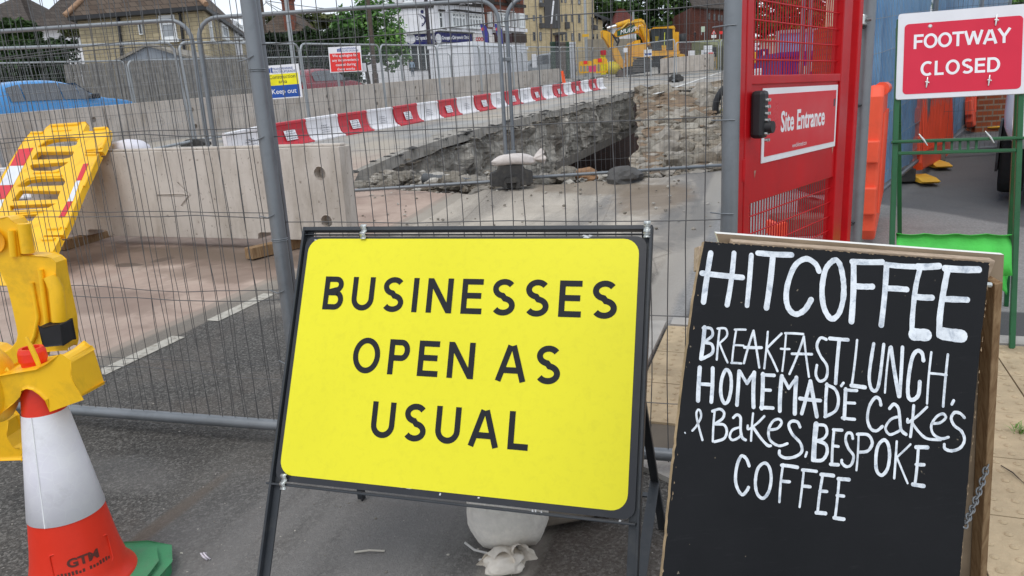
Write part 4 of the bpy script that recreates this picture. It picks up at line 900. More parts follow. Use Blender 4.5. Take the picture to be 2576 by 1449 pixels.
mb = MB(); mb.tube([f(*p) for p in rrect(-.085, .128, .085, .212, .008, 3)], .002, 6, closed=True); mb.obj('label_rim', cone_m, cone)
mb = MB()
for x0 in (.01, .055): mb.tube([f(x0+.012*math.cos(q), .105+.012*math.sin(q)) for q in np.linspace(0, 2*PI, 17)[:-1]], .0012, 5, closed=True)
mb.obj('moulded_ring', cone_m, cone)

# ------------------------------------------------------------------ yellow pedestrian barriers
c2 = lambda x, y: (x/8.0, 523.2+y/8.0); c3 = lambda x, y: (x/8.0, 704.4+y/8.0); c4 = lambda x, y: (x/4.1554, 831.8+y/4.1554); c1 = lambda x, y: (x/8.0, 295.2+y/8.0)
def pxshape(mb, fr, poly, holes, t0, t1, m=0): mb.prism([tuple(on_frame(fr, *p)) for p in poly], [[tuple(on_frame(fr, *p)) for p in h] for h in holes], fr, t0, t1, m)
BR1 = vframe((-2, 2.52, 0), (0, 2.46, 0))
yb = thing('pedestrian_barrier', 'yellow plastic barrier with a black clip behind the cone at the left edge', 'barrier', on_ground(plane(20, 1130, BR1[3], BR1[0])))
mb = MB()
outer = [(-130, 560), (-60, 548), c2(0, 190), c2(160, 172), c2(280, 172), c2(360, 215), c2(430, 300), c2(480, 600), c2(530, 920), c2(800, 925), c2(1000, 935), c2(1130, 990), c2(1210, 1070), c2(1250, 1300), (168, 745), (180, 800), (184, 860), (180, 872), (120, 878), (105, 905), (88, 925), (60, 935), (30, 930), (-10, 900), (-130, 890)]
hole = [(-120, 640), (-30, 640), (0, 662), (14, 680), (30, 712), (42, 760), (54, 815), (57, 835), (54, 852), (40, 870), (24, 879), (4, 868), (-120, 850)]
pxshape(mb, BR1, outer, [hole], -.03, .03); mb.obj('body', yel_pl, yb, .014, 3)
mb = MB(); P3 = lambda x, y, d: plane(x, y, BR1[3], BR1[0])+BR1[3]*d
mb.tube([P3(69, 560, .02), P3(80, 633, .02)], .021, 14); mb.tube([P3(140, 690, .03), P3(157, 720, .034), P3(165, 800, .034)], [.022, .024, .024], 14)
mb.tube([P3(45, 575, .034), P3(52, 640, .036)], .012, 8); mb.tube([P3(96, 705, .034), P3(112, 790, .036), P3(103, 838, .036), P3(86, 872, .034)], .007, 8)
mb.tube([P3(118, 672, .036), P3(130, 760, .038), P3(138, 842, .036)], .009, 8)
mb.obj('rib', yel_pl, yb)
mb = MB(); pxshape(mb, BR1, [(137, 803), (148, 806), (186, 800), (195, 849), (148, 854)], [], .012, .085); mb.obj('clip', black_m, yb, .006)
mb = MB(); mb.lathe([(.001, .012), (.03, .011), (.042, .004), (.045, 0)], (0, 0, 0), 20); o3 = P3(0, 600, .03)
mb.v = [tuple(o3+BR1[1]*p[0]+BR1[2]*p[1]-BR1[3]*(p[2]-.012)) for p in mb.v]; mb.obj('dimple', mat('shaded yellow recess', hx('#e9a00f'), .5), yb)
# swivel foot whose arm grips the cone
AR = vframe((-2, CD, 0), (0, CD, 0))
arm = [c4(120, 390), c4(330, 352), c4(535, 318), c4(640, 262), c4(770, 195), c4(850, 250), c4(900, 400), c4(968, 615), c4(670, 722), c4(625, 630), c4(565, 570), c4(500, 525), c4(440, 512), c4(390, 528), c4(335, 580), c4(270, 650), c4(190, 755), c4(120, 800)]
mb = MB(); pxshape(mb, AR, arm, [], -.055, .065); mb.obj('foot_arm', yel_pl, yb, .008, 3)
mb = MB(); hb = plane(4, 958, AR[3], AR[0])+AR[3]*.03; n = 20; vs = []
for i in range(n+1):
    for j in range(32):
        th = PI*i/n; ph = 2*PI*j/32; vs.append(hb+np.array([.052*math.sin(th)*math.cos(ph), .075*math.sin(th)*math.sin(ph), .112*math.cos(th)]))
mb.add(vs, [(i*32+j, i*32+(j+1) % 32, (i+1)*32+(j+1) % 32, (i+1)*32+j) for i in range(n) for j in range(32)], 0, True); mb.obj('hub', yel_pl, yb)
mb = MB(); pxshape(mb, BR1, [(-130, 900), (0, 1010), (34, 1050), (40, 1085), (56, 1110), (72, 1122), (74, 1142), (-40, 1146), (-130, 1146)], [], -.02, .04); mb.obj('foot', yel_pl, yb, .012, 3)
mb = MB(); mb.tube([plane(*c4(*p), AR[3], AR[0])+AR[3]*.055 for p in ((395, 8), (440, 90), (490, 200), (530, 300))], [.004, .0065, .007, .006], 8); mb.tube([plane(*c4(*p), AR[3], AR[0])+AR[3]*.06 for p in ((205, 345), (215, 320), (228, 345))], .004, 6); mb.obj('latch', yel_pl, yb)
# the one leaning on the concrete block
kA, kB = G(97, 590, .10), G(876, 606, .10); KF = vframe(kA, kB); Kn = KF[3]
tA = np.array([kA[0], kA[1], 0])+[0, 0, kA[2]+.86]; 
p0 = V(250, 372, kA+Kn*.06, kB+Kn*.06); p1 = G(40, 720); hd = KF[1]
ln = nrm(np.cross(hd, p0-p1)); ln = ln if ln[1] < 0 else -ln; lu = nrm(np.cross(ln, hd)); lu = lu if lu[2] > 0 else -lu
LF = (p0, hd, lu, ln)
lb = thing('pedestrian_barrier', 'yellow plastic barrier with red and white stripes leaning on the concrete block', 'barrier', on_ground(p1))
c0 = lambda x, y: (x/2.954, 268.3+y/2.954)
outer = [c1(380, 640), c1(530, 420), c1(610, 340), c1(640, 298), c1(890, 295), c1(930, 220), c1(1030, 150), c1(1730, 102), c1(1738, 150), c1(1690, 290), c1(1880, 290), c1(1892, 224), c1(2165, 203), c1(2200, 250), c1(2180, 420), c1(2060, 690), c1(1730, 712), c1(1735, 730), c1(2000, 745), c1(1960, 830), c1(1800, 1190), c1(1670, 1449),
         c2(1400, 270), c2(1270, 540), c2(910, 570), c2(905, 588), c2(1215, 600), c2(1060, 930), (108, 690), (90, 722), (-40, 735), (-80, 640), (-60, 560), (0, 455)]
holes = [[c1(800, 590), c1(900, 500), c1(1000, 465), c1(1200, 430), c1(1400, 418), c1(1500, 430), c1(1565, 480), c1(1540, 555), c1(1450, 580)], [c1(645, 855), c1(700, 770), c1(760, 700), c1(1490, 695), c1(1470, 760), c1(1400, 815), c1(1280, 840)], [c1(610, 975), c1(650, 955), c1(1380, 905), c1(1310, 960), c1(1180, 1040), c1(1050, 1078), c1(700, 1078), c1(640, 1050)],
         [c1(385, 1400), c1(470, 1330), c1(560, 1275), c1(800, 1240), c1(1270, 1228), c1(1315, 1300), c1(1280, 1370)], [c0(150, 625), c0(450, 630), c0(425, 690), c0(90, 702)], [c0(75, 738), c0(415, 722), c0(360, 752), c0(80, 775)], [c0(10, 820), c0(280, 800), c0(240, 850), c0(0, 860)]]
mb = MB(); pxshape(mb, LF, outer, holes, -.045, .005); mb.obj('body', yel_pl, lb, .01, 2)
mb = MB(); LP = lambda p, d=.006: plane(p[0], p[1], LF[3], LF[0])+LF[3]*d
for a, b, r in ((c1(1050, 180), c1(1600, 145), .018), (c1(640, 325), c1(870, 322), .016), (c1(1900, 250), c1(2140, 230), .018), (c1(1740, 755), c1(1960, 752), .016), (c1(1050, 285), c1(1440, 265), .009), (c1(690, 1130), c1(1190, 1105), .012), (c1(1750, 670), c1(2040, 640), .014), (c2(980, 430), c2(1240, 420), .016), (c2(870, 650), c2(1120, 640), .016), (c0(130, 795), c0(330, 780), .012), (c1(1990, 760), c1(1700, 1400), .012), (c1(2180, 330), c1(2060, 640), .012), (c2(1480, 60), c2(1330, 420), .012)):
    mb.tube([LP(a), LP(b)], r, 8)
mb.tube([LP(q) for q in (c1(780, 600), c1(1000, 440), c1(1300, 395), c1(1500, 400), c1(1580, 450))], .014, 8); mb.tube([LP(q) for q in (c1(370, 1390), c1(560, 1240), c1(800, 1200), c1(1250, 1190))], .014, 8)
mb.obj('rib', yel_pl, lb)
rr1 = mat('red reflective strip', hx('#d3202f'), .4, .06, 5, dirt='#8a2530', dscale=6, damt=.3); rw1 = mat('white reflective strip', hx('#dcdde2'), .4, .06, 5, dirt='#96938f', dscale=6, damt=.3)
mb = MB()
for poly, m in (([c1(390, 650), c1(680, 622), c1(490, 978), c1(215, 985)], 0), ([c1(212, 990), c1(487, 985), c1(282, 1368), c1(5, 1378)], 1), ([c1(0, 1384), c1(279, 1374), (14, 500), (-19, 505)], 0), ([(-20, 507), (12, 503), (-12, 560), (-40, 560)], 1),
                ([c1(1690, 945), c1(1790, 940), c1(1645, 1275), c1(1550, 1282)], 0), ([c1(1545, 1290), c1(1625, 1284), c0(545, 706), c0(505, 708)], 1), ([c0(503, 711), c0(543, 709), c0(482, 825), c0(440, 828)], 0)): pxshape(mb, LF, poly, [], .006, .0085, m)
mb.obj('reflective_strip', [rr1, rw1], lb)

# ------------------------------------------------------------------ concrete blocks
def conc_m(name, lo, hi):
    s = N(name); f = s.noise(1.3, 8, .62); c = s.mix(s.ramp(f, .3, .7), hx(lo), hx(hi))
    st = s.noise(2.2, 8, .7, vec=s.n('Mapping', {'Vector': s.co(), 'Scale': (1.6, 1.6, .5)}).outputs[0]); c = s.mix(s.math('MULTIPLY', s.ramp(st, .46, .7), .6), c, hx('#8a7d6d'))
    c = s.mix(s.math('MULTIPLY', s.ramp(s.noise(22, 4, .6), .62, .68), .6), c, hx('#6d6156')); c = s.mix(s.math('MULTIPLY', s.ramp(s.noise(7, 6, .6), .6, .7), .35), c, hx('#cfc5b6'))
    s.bump(s.math('ADD', s.noise(45, 6, .7), s.math('MULTIPLY', s.ramp(s.noise(22, 4, .6), .6, .68), -1.)), .3, .01); return s.fin(c, .88, 0, .2)
conc = conc_m('barrier concrete', '#b8aea4', '#cfc6bc'); hole_m = mat('shaded concrete recess', (.2, .175, .15), .95, .3, 6)
def block(root, Ln, h, dp, arrow=True, slots=True, holes=(), ms=(None, None)):
    fr = ((0, 0, 0), (1, 0, 0), (0, 0, 1), (0, -1, 0)); w = .11
    o = [(0, 0)]
    if slots:
        for c in (.22, .78): x = Ln*c; o += [(x-.14, 0), (x-.13, .05), (x-.1, .062), (x+.1, .062), (x+.13, .05), (x+.14, 0)]
    o += [(Ln, 0), (Ln, h), (0, h)]
    hs = [circ(c, .058, 16) for c in holes]; ar = []
    if arrow:
        x, z = Ln*.5, h*.5; ar = [[(x-.2, z+.006), (x-.2, z-.006), (x+.08, z-.012), (x+.17, z), (x+.08, z+.012)], [(x+.06, z+.115), (x+.075, z+.12), (x+.175, z+.02), (x+.165, z+.012)], [(x+.06, z-.105), (x+.165, z-.014), (x+.178, z-.02), (x+.085, z-.12)]]
    mb = MB(); mb.prism(o, hs+ar, fr, -.012, 0); mb.prism(o, hs, fr, -.085, -.0125); mb.prism(o, [], fr, -dp, -.0855)
    mb.obj('body', conc, root, .006 if Ln > 3.2 else 0, 2)
    cp_ = MB(); cp_.prism([(.02, 0), (Ln-.02, 0), (Ln-.02, dp-.1), (.02, dp-.1)], [], ((0, .05, h), (1, 0, 0), (0, 1, 0), (0, 0, 1)), .001, .025); cp_.obj('cap', conc, root, .008)
Ln = np.linalg.norm((kB-kA)[:2]); hk = .83; angk = math.atan2(KF[1][1], KF[1][0])
ks = (kB[2]-kA[2])/Ln
cb1 = thing('concrete_block', 'nearest concrete barrier block with carved arrow and two round holes inside the fence', 'concrete block', kA, None, angk, True)
cb1.rotation_euler = (0, -math.atan(ks), angk)
block(cb1, Ln, hk, .2, True, True, [(Ln-.22, hk*.73), (Ln-.2, hk*.21)])
for u, lab in ((.62, 'timber bearer under the left end of the nearest concrete block'), (Ln-.62, 'timber bearer sticking out under the right end of the nearest concrete block')):
    mb = MB(); c = KF[0]+KF[1]*u; c = on_ground(c, .05); mb.box((0, 0, 0), (.1, 1.0 if u > 1 else .7, .1)); o = mb.obj('timber_bearer', wd, None, .004); o.location = tuple(c+Kn*.0+np.array([0, .1, 0])); o.rotation_euler = (0, 0, angk-(.25 if u > 1 else 0)); tag(o, lab, 'timber')
mb = MB(); pb_ = V(312, 372, kA-Kn*.2, kB-Kn*.2); bag(mb, pb_+[0, .1, -.03], (.2, .14, .11), 12, 14., .3, angk, .06); tag(mb.obj('sandbag', mat('white plastic sack', hx('#d9d6dc'), .5, .08, 8, .3, 30), None, 0, 2, pb_), 'white sack lying on top of the nearest concrete block beside the leaning barrier', 'sandbag')
# a row of blocks along the road
wa0 = G(-60, 410); wa1 = G(1420, 214)
wl0 = G(339, 362); wl1 = G(1320, 225); WF = vframe(wl0, wl1); s0 = on_frame(WF, -40, 420)[0]-5.24; s1 = on_frame(WF, 1415, 214)[0]; wang = math.atan2(WF[1][1], WF[1][0]); wsl = (wl1[2]-wl0[2])/np.linalg.norm((wl1-wl0)[:2])
WH = .83; nW = int(round((s1-s0)/2.62)); bl = (s1-s0)/nW
first = None
for i in range(nW):
    p = WF[0]+WF[1]*(s0+bl*i); p = on_ground(p); lab = 'concrete barrier block, %s from the left in the row along the road' % ORD[i]
    if first is None:
        first = thing('concrete_block', lab, 'concrete block', p, 'concrete blocks in a row along the road', wang, True); block(first, bl-.03, WH, .45, True, False, [(bl-.3, WH*.72), (bl-.28, WH*.25)])
    else: dup(first, p, wang, lab)
    o = first if i == 0 else bpy.context.scene.objects[-1]
for o in list(COL.objects):
    if o.get('group') == 'concrete blocks in a row along the road':
        p = np.array(o.location); q = on_ground(p+WF[1]*bl); o.rotation_euler = (0, -math.atan2(q[2]-p[2], bl), wang)
# ------------------------------------------------------------------ red gate
k = 1.29
gTL = CAMP+(np.array((.691, 1.976, 1.489))-CAMP)*k; gTR = CAMP+(np.array((1.084, 2.428, 1.521))-CAMP)*k
GF = vframe(gTL*[1, 1, 0], gTR*[1, 1, 0]); gu = lambda x, y: on_frame(GF, x, y)
gate = thing('site_gate', 'red steel mesh gate with a Site Entrance plate and keypad lock', 'gate', on_ground(GF[0]))
redp = mat('red gate paint', hx('#bb0c16'), .42, .1, 3, .02, 40, dirt='#6d0d12', dscale=5, damt=.3, spec=.3)
uL0, uL1, uL2 = gu(1858, 200)[0], gu(1872, 200)[0], gu(1894, 200)[0]; uR0, uR1, uR2 = gu(2126, 170)[0], gu(2142, 170)[0], gu(2164, 170)[0]
zt, zm1, zm0 = 2.3, gu(1893, 205)[1], gu(1885, 537)[1]; zr1, zr0 = gu(2139, 172)[1], gu(2126, 424)[1]; zm1 = (zm1+zr1)/2; zm0 = (zm0+zr0)/2; zb = .36
W3 = lambda u, z, d=0.: GF[0]+GF[1]*u+GF[2]*z+GF[3]*(d-.03)
GR = np.array([GF[1], GF[3], GF[2]]).T
def gbox(mb, u0, u1, z0, z1, d0, d1, m=0): mb.box(W3((u0+u1)/2, (z0+z1)/2, (d0+d1)/2), (u1-u0, d1-d0, z1-z0), GR, m)
mb = MB(); gbox(mb, uL0, uL1+.012, .2, 2.45, .005, .03); gbox(mb, uR2-.05, uR2, .2, 2.45, -.01, .03); gbox(mb, uL1+.013, uR2-.051, .2, .26, -.025, .025); mb.obj('outer_frame', redp, gate, .004)
mb = MB(); gbox(mb, uL1+.018, uL2, zb, zt, .003, .03); gbox(mb, uR0-.02, uR1+.005, zb, zt, -.02, .022); gbox(mb, uL2+.001, uR0-.021, zb, zb+.05, -.02, .022); mb.obj('leaf_frame', redp, gate, .004)
mb = MB(); gbox(mb, uL2-.004, uR0-.018, zm0, zm1, -.012, .012); gbox(mb, uL2-.01, uR0-.012, zm1-.03, zm1, .0125, .02); mb.obj('lower_panel', redp, gate, .003)
for z0, z1 in ((zm1, zt), (zb+.05, zm0)):
    mb = MB(); u = uL2+.02; i = 0
    while u < uR0-.02: mb.tube([W3(u, z0, -.008), W3(u, z1, -.008)], .0026, 5, caps=False); u += .0245
    z = z0+.05
    while z < z1: mb.tube([W3(uL2-.005, z, .002), W3(uR0-.01, z, .002)], .0028, 5, caps=False); z += .062
    mb.obj('mesh_infill', redp, gate)
# plate
pl4 = [gu(*p) for p in ((1930, 238), (2118, 199), (2110, 355), (1925, 427))]
pl0, pl1 = (pl4[0][0]+pl4[3][0])/2, (pl4[1][0]+pl4[2][0])/2; pz1, pz0 = (pl4[0][1]+pl4[1][1])/2, (pl4[2][1]+pl4[3][1])/2
mb = MB(); gbox(mb, pl0, pl1, pz0, pz1, .0125, .016); pl_ = mb.obj('entrance_plate', white_p, gate, .001)
mb = MB(); b_ = .021; gbox(mb, pl0+b_, pl1-b_, pz0+b_, pz1-b_, .016, .0172); rp_ = mb.obj('plate_face', mat('red sign vinyl', hx('#cf1a26'), .35, .05, 4), pl_)
u0_, u1_ = gu(1961, 330)[0], gu(2092, 285)[0]; bz = (gu(1961, 343)[1]+gu(2092, 302)[1])/2; tz = gu(1963, 290)[1]-gu(1961, 343)[1]
text('Site Entrance', tz*1.38, (W3((u0_+u1_)/2, bz, .0176), GF[1], GF[2], GF[3]), white_p, 'lettering', gate, sx=(u1_-u0_)/(tz*1.38*6.3), bold=.0025, t=0)
text('www.bloknmesh.com', .024, (W3((gu(1988, 370)[0]+gu(2050, 355)[0])/2, (gu(1988, 375)[1]+gu(2050, 360)[1])/2, .0176), GF[1], GF[2], GF[3]), white_p, 'lettering', gate, sx=.72, t=0)
mb = MB(); gbox(mb, pl1-.05, pl1-.03, pz1-.085, pz1-.055, .0172, .0178); mb.obj('small_mark', mat('dark mark', (.09, .05, .06), .5), gate)
# lock
l0 = gu(1912, 290); mb = MB(); lz1, lz0 = gu(1910, 228)[1], gu(1912, 345)[1]; lu0 = gu(1899, 290)[0]; GL = (GF[0]+GF[3]*.045, GF[1], GF[2], GF[3]); lu1 = on_frame(GL, 1932, 285)[0]+.012; lu0 = lu1-.052
gbox(mb, lu0, lu1, lz0, lz1, .031, .075); mb.obj('lock_body', black_m, gate, .012)
mb = MB(); nz_ = 7
for i in range(nz_):
    for j in range(2):
        c = W3(lu1-.016-.016*j, lz1-.03-i*.021, .075); mb.tube([c, c+GF[3]*.009], .0052, 8)
mb.obj('lock_button', zinc, gate); mb = MB(); c = W3((lu0+lu1)/2+.006, lz0+.035, .075); mb.tube([c, c+GF[3]*.022], [.021, .019], 20); mb.obj('lock_knob', black_m, gate)
mb = MB()
for z in (2.1, 1.25, .6): mb.tube([W3(uL1+.012, z-.035, .028), W3(uL1+.012, z+.035, .028)], .009, 10)
mb.obj('hinge', redp, gate)
mb = MB()
for (x0, y0, x1, y1) in ((2103, 358, 2108, 386), (1909, 430, 1914, 448)): q0_ = gu(x0, y0); q1_ = gu(x1, y1); mb.prism([(q0_[0], q0_[1]), (q1_[0], q0_[1]), ((q0_[0]*.6+q1_[0]*.4), q1_[1])], [], (GF[0]-GF[3]*.03, GF[1], GF[2], GF[3]), .0122, .0128)
mb.obj('runoff_stain', mat('rusty runoff', (.42, .2, .15), .7), gate)
p_r, b_r = post('gate_post', 'grey post right of the red gate with a bolted clamp and cable ties', (2158, 500), (2184, 20), GF, .027)
mb = MB(); u = on_frame(GF, 2177, 50)[0]; zc_ = on_frame(GF, 2177, 50)[1]; zc2 = GF[0][2]+zc_
mb.box(W3(u, zc_, .0), (.068, .07, .045), GR); mb.box(W3(u-.052, zc_+.006, .0), (.03, .02, .04), GR); mb.box(W3(u+.05, zc_+.004, .0), (.036, .02, .036), GR); mb.obj('clamp', zinc, p_r, .006)
mb = MB(); c = W3(u, zc_, .036); mb.tube([c, c+GF[3]*.02], .008, 6); mb.obj('bolt', galv, p_r)
mb = MB()
for py in (66, 265, 552):
    z = on_frame(GF, 2168, py)[1]; c = W3(u, z)
    mb.tube([c+np.array([.0285*math.cos(q), .0285*math.sin(q), .004*math.sin(q)]) for q in np.linspace(0, 2*PI, 15)[:-1]], .004, 5, closed=True); mb.bar(c+GF[3]*.028, c+GF[3]*.028+GF[1]*.05+[0, 0, .004], .006, .004)
mb.obj('cable_tie', black_m, p_r)
# ------------------------------------------------------------------ blue screened fence, orange barriers, closed-footway sign
bl0 = G(2232, 512); bl1 = G(2440, 321); BLF = vframe(bl0, bl1); bang = math.atan2(BLF[1][1], BLF[1][0])
def blue_m():
    s = N('blue debris netting'); w = s.n('TexWave', {'Vector': s.co(), 'Scale': 34., 'Distortion': .6, 'Detail': 2.}, wave_type='BANDS', bands_direction='X').outputs['Fac']
    f = s.noise(1.8, 6, .6); c = s.mix(s.ramp(f, .3, .7), hx('#5b9fd6'), hx('#90c8f0')); c = s.mix(s.math('MULTIPLY', w, .35), c, hx('#3a70a4'))
    c = s.mix(s.math('MULTIPLY', s.ramp(s.noise(1.1, 5, .6, vec=s.n('Mapping', {'Vector': s.co(), 'Scale': (2.2, 1, .35)}).outputs[0]), .52, .7), .6), c, hx('#35689a'))
    m = s.fin(c, .6, 0, .3); s.bump(s.noise(3.5, 6, .6, vec=s.n('Mapping', {'Vector': s.co(), 'Scale': (3, 1, .6)}).outputs[0]), .8, .08); return m
bm_ = blue_m(); bsl = (bl1[2]-bl0[2])/np.linalg.norm((bl1-bl0)[:2]); PW_ = 3.3; firstb = None
for i in range(3):
    p = on_ground(bl0+BLF[1]*(PW_+.06)*(i)-BLF[1]*1.7); lab = ('fence panel wrapped in blue netting right of the red gate', 'blue netted fence panel behind the red footway sign', 'farthest blue netted fence panel by the brick wall')[i]
    if firstb is None:
        firstb = thing('screened_fence', lab, 'screened fence', p, 'fence panels wrapped in blue netting', bang, True)
        panel(firstb, PW_, 2.45, bsl, .05, .28, .002, .022, .02, .004, seed=31., m_wire=wire_far)
        mb = MB(); nx, nzv = 40, 24; mb.add([(PW_*a/nx, .035+.03*mnoise.noise(Vector((a*.45, b*.25, 2.)))+.012*math.sin(a*1.3), .12+2.28*b/nzv+bsl*PW_*a/nx) for b in range(nzv+1) for a in range(nx+1)], [(b*(nx+1)+a, b*(nx+1)+a+1, (b+1)*(nx+1)+a+1, (b+1)*(nx+1)+a) for b in range(nzv) for a in range(nx)], 0, True)
        mb.obj('netting', bm_, firstb)
    else: dup(firstb, p, bang, lab)
org = mat('orange barrier plastic', hx('#f05a3c'), .45, .08, 3, .03, 90, dirt='#b4513d', dscale=5, damt=.3)
def orange_barrier(name, p, ang, L_, h, lab, tilt=0., feet=True):
    t = thing(name, lab, 'barrier', p, None, ang, True); fr = ((0, 0, 0), (1, 0, 0), (0, 0, 1), (0, -1, 0)); mb = MB()
    o = [(0, .18), (.05, .1), (L_-.05, .1), (L_, .18), (L_, h-.08), (L_-.06, h), (.06, h), (0, h-.08)]
    hs = [rrect(.12+(L_-.24)*i/5+.03, .35, .12+(L_-.24)*(i+1)/5-.03, h-.25, .03, 3) for i in range(5)] if feet is None else []
    mb.prism(o, hs, fr, -.05, .05); mb.obj('body', org, t, .025, 3)
    mb = MB()
    for i in range(int(L_/.09)): mb.tube([(.1+i*.09, -.052, .3), (.1+i*.09, -.052, h-.2)], .014, 6)
    mb.tube([(.08, -.03, h-.03), (L_-.08, -.03, h-.03)], .05, 10); mb.obj('rib', org, t)
    mb = MB(); mb.box((-.012, 0, h*.62), (.06, .085, .16)); mb.box((-.012, 0, h*.33), (.06, .085, .2)); mb.obj('lug', org, t, .012)
    if feet:
        for x in (.25, L_-.25):
            mb = MB(); mb.prism([(-.36, .0), (.36, 0), (.36, .05), (.14, .13), (-.14, .13), (-.36, .05)], [], ((x, 0, 0), (0, -1, 0), (0, 0, 1), (1, 0, 0)), -.1, .1); mb.obj('foot', rubber, t, .01)
    t.rotation_euler = (tilt, 0, ang); return t
ob0 = G(2196, 640); oh = (plane(2200, 214, np.array([0, 1., 0]), ob0)[2]-ob0[2])
orange_barrier('water_barrier', ob0+np.array([-.05, .0, 0]), math.radians(62), 1.3, oh, 'tall orange plastic barrier standing end-on beside the grey gate post', 0., False)
yl = mat('yellow rubber', hx('#dfab32'), .6, .15, 9)
for (px, py), lab, tl in (((2268, 452), 'orange plastic barrier leaning on the blue fence behind the footway sign', -.1), ((2405, 340), 'farther orange plastic barrier against the blue fence near the brick wall', -.1)):
    p = G(px, py); p = p+BLF[3]*.16; orange_barrier('water_barrier', p, bang, 1.9, 1.12, lab, tl, False)
for (px, py), lab in (((2268, 455), 'black and yellow foot below the nearer end of the blue fence'), ((2305, 418), 'yellow topped rubber foot under the middle of the blue fence'), ((2440, 323), 'yellow foot of the blue fence beside the brick wall')):
    t = thing('fence_ballast', lab, 'fence foot', G(px, py), 'feet of the blue fence', bang+.5, True); mb = MB(); mb.box((0, 0, .07), (.26, .2, .14)); mb.obj('block', rubber, t, .01); mb = MB(); mb.prism([(-.3, 0), (.3, 0), (.34, .03), (.2, .03), (.1, .06), (-.2, .05), (-.34, .02)], [], ((0, -.12, .0), (1, 0, 0), (0, 0, 1), (0, -1, 0)), -.02, .16); mb.obj('base', yl, t, .008)
t = thing('kerb_block', 'grey timber and concrete block lying on the tarmac by the blue fence', 'block', G(2332, 405)); mb = MB(); c = G(2332, 405); mb.box(c+[0, 0, .06], (.3, .26, .12)); mb.box(c+[.02, .02, .18], (.14, .2, .12)); mb.obj('body', mat('grey block', (.19, .17, .14), .9, .2, 8, .4, 40), t, .008)
# footway sign
fk = .0; fL = G(2238, 655); fR0 = G(2532, 768)
fTLp = plane(2263, 36, np.array([0, 1., 0]), [0, 4.35, 0]); fw = .66
ft = CAMP+(np.array((2.29, 4.433, 1.877))-CAMP)*.9; ftr = ft+nrm(np.array([.557, -.2, 0]))*.62; 
FU = nrm(ftr-ft); FN0 = nrm(np.cross(FU, [0, 0, 1.]))
lean = math.radians(14); FV = nrm(np.array([0, 0, 1.])*math.cos(lean)-FN0*math.sin(lean)); FN = nrm(np.cross(FU, FV)); FF = (ft, FU, FV, FN)
fs = thing('road_sign', 'red FOOTWAY CLOSED sign with white border on a green metal frame', 'road sign', on_ground(ft))
q = [on_frame(FF, *p) for p in ((2263, 36), (2590, 8), (2580, 236), (2251, 250))]
fx0, fx1 = (q[0][0]+q[3][0])/2, (q[1][0]+q[2][0])/2; fy1, fy0 = (q[0][1]+q[1][1])/2, (q[2][1]+q[3][1])/2
mb = MB(); mb.prism(rrect(fx0, fy0, fx1, fy1, .012), [], FF, -.012, .0); fp_ = mb.obj('sign_plate', mat('white sign border', hx('#dcdce0'), .4, .05, 6), fs, .003)
q = [on_frame(FF, *p) for p in ((2278, 62), (2576, 38), (2566, 224), (2268, 237))]
rx0, rx1 = (q[0][0]+q[3][0])/2, min((q[1][0]+q[2][0])/2, fx1-.02); ry1, ry0 = (q[0][1]+q[1][1])/2, (q[2][1]+q[3][1])/2
mb = MB(); mb.prism(rrect(rx0, ry0, rx1, ry1, .02), [], FF, .0004, .0016); mb.obj('sign_face', mat('red reflective sheet', hx('#d0173a'), .4, .04, 5), fp_)
TH = .172
a, b = on_frame(FF, 2298, 124), on_frame(FF, 2542, 107); c_, d_ = on_frame(FF, 2315, 190), on_frame(FF, 2515, 182); cap = on_frame(FF, 2300, 88)[1]-a[1]
gw = lambda s_: sum(glyph(c)[0] for c in s_)
gp = ((b[0]-a[0])/cap-gw('FOOTWAY'))/6; gp2 = ((d_[0]-c_[0])/cap-gw('CLOSED'))/5
sign_text([('FOOTWAY', (a[0]+b[0])/2, (a[1]+b[1])/2)], cap, gp, FF, white_p, fs, .0022); sign_text([('CLOSED', (c_[0]+d_[0])/2, (c_[1]+d_[1])/2)], cap, gp2, FF, white_p, fs, .0022)
for px, py in ((2340, 66), (2505, 52), (2331, 208), (2487, 203)):
    u, v = on_frame(FF, px, py); mb = MB(); P = lambda x, y, d: FF[0]+FU*x+FV*y+FN*d
    if py == 66: mb.tube([P(u, v, .001), P(u, v, .006)], [.011, .007], 12)
    else: mb.tube([P(u-.002, v-.026, .006), P(u, v, .01), P(u+.003, v+.026, .006)], [.003, .0055, .003], 6); mb.tube([P(u-.008, v+.002, .01), P(u+.01, v-.003, .012)], .004, 6); mb.tube([P(u, v, .001), P(u, v, .012)], .005, 8)
    mb.obj('wing_nut', zinc, fs)
grn = mat('green painted steel', hx('#1f5a33'), .35, .12, 6, .02, 50, dirt='#123820', dscale=8, damt=.4)
def fdown(u, v): p = FF[0]+FU*u+FV*v; d = -FV; return p+d*((p[2]-gz(p[0], p[1]))/FV[2])
uLf = on_frame(FF, 2256, 300)[0]; uRf = on_frame(FF, 2570, 300)[0]
for u in (uLf, uRf):
    mb = MB(); mb.bar(FF[0]+FU*u+FV*(fy1-.02)-FN*.026, fdown(u, 0)-FN*.026, .025, .025, FN); mb.obj('leg', grn, fs, .003)
brk = G(2531, 770); bk2 = brk-FU*(uRf-uLf)
for foot, u in ((brk+FU*.0, uRf), (bk2, uLf)):
    mb = MB(); top = FF[0]+FU*u+FV*(fy1-.05)-FN*.06; e = G(2512, 640) if False else None
    mb.bar(top, foot-FN*.0, .022, .022, FN)
    mb.obj('rear_leg', grn, fs, .003)
mb = MB(); v1, v2 = on_frame(FF, 2400, 350)[1], on_frame(FF, 2400, 380)[1]
for v in (v1, v2): mb.bar(FF[0]+FU*(uLf+.013)+FV*v-FN*.026, FF[0]+FU*(uRf-.013)+FV*v-FN*.026, .016, .02, FN)
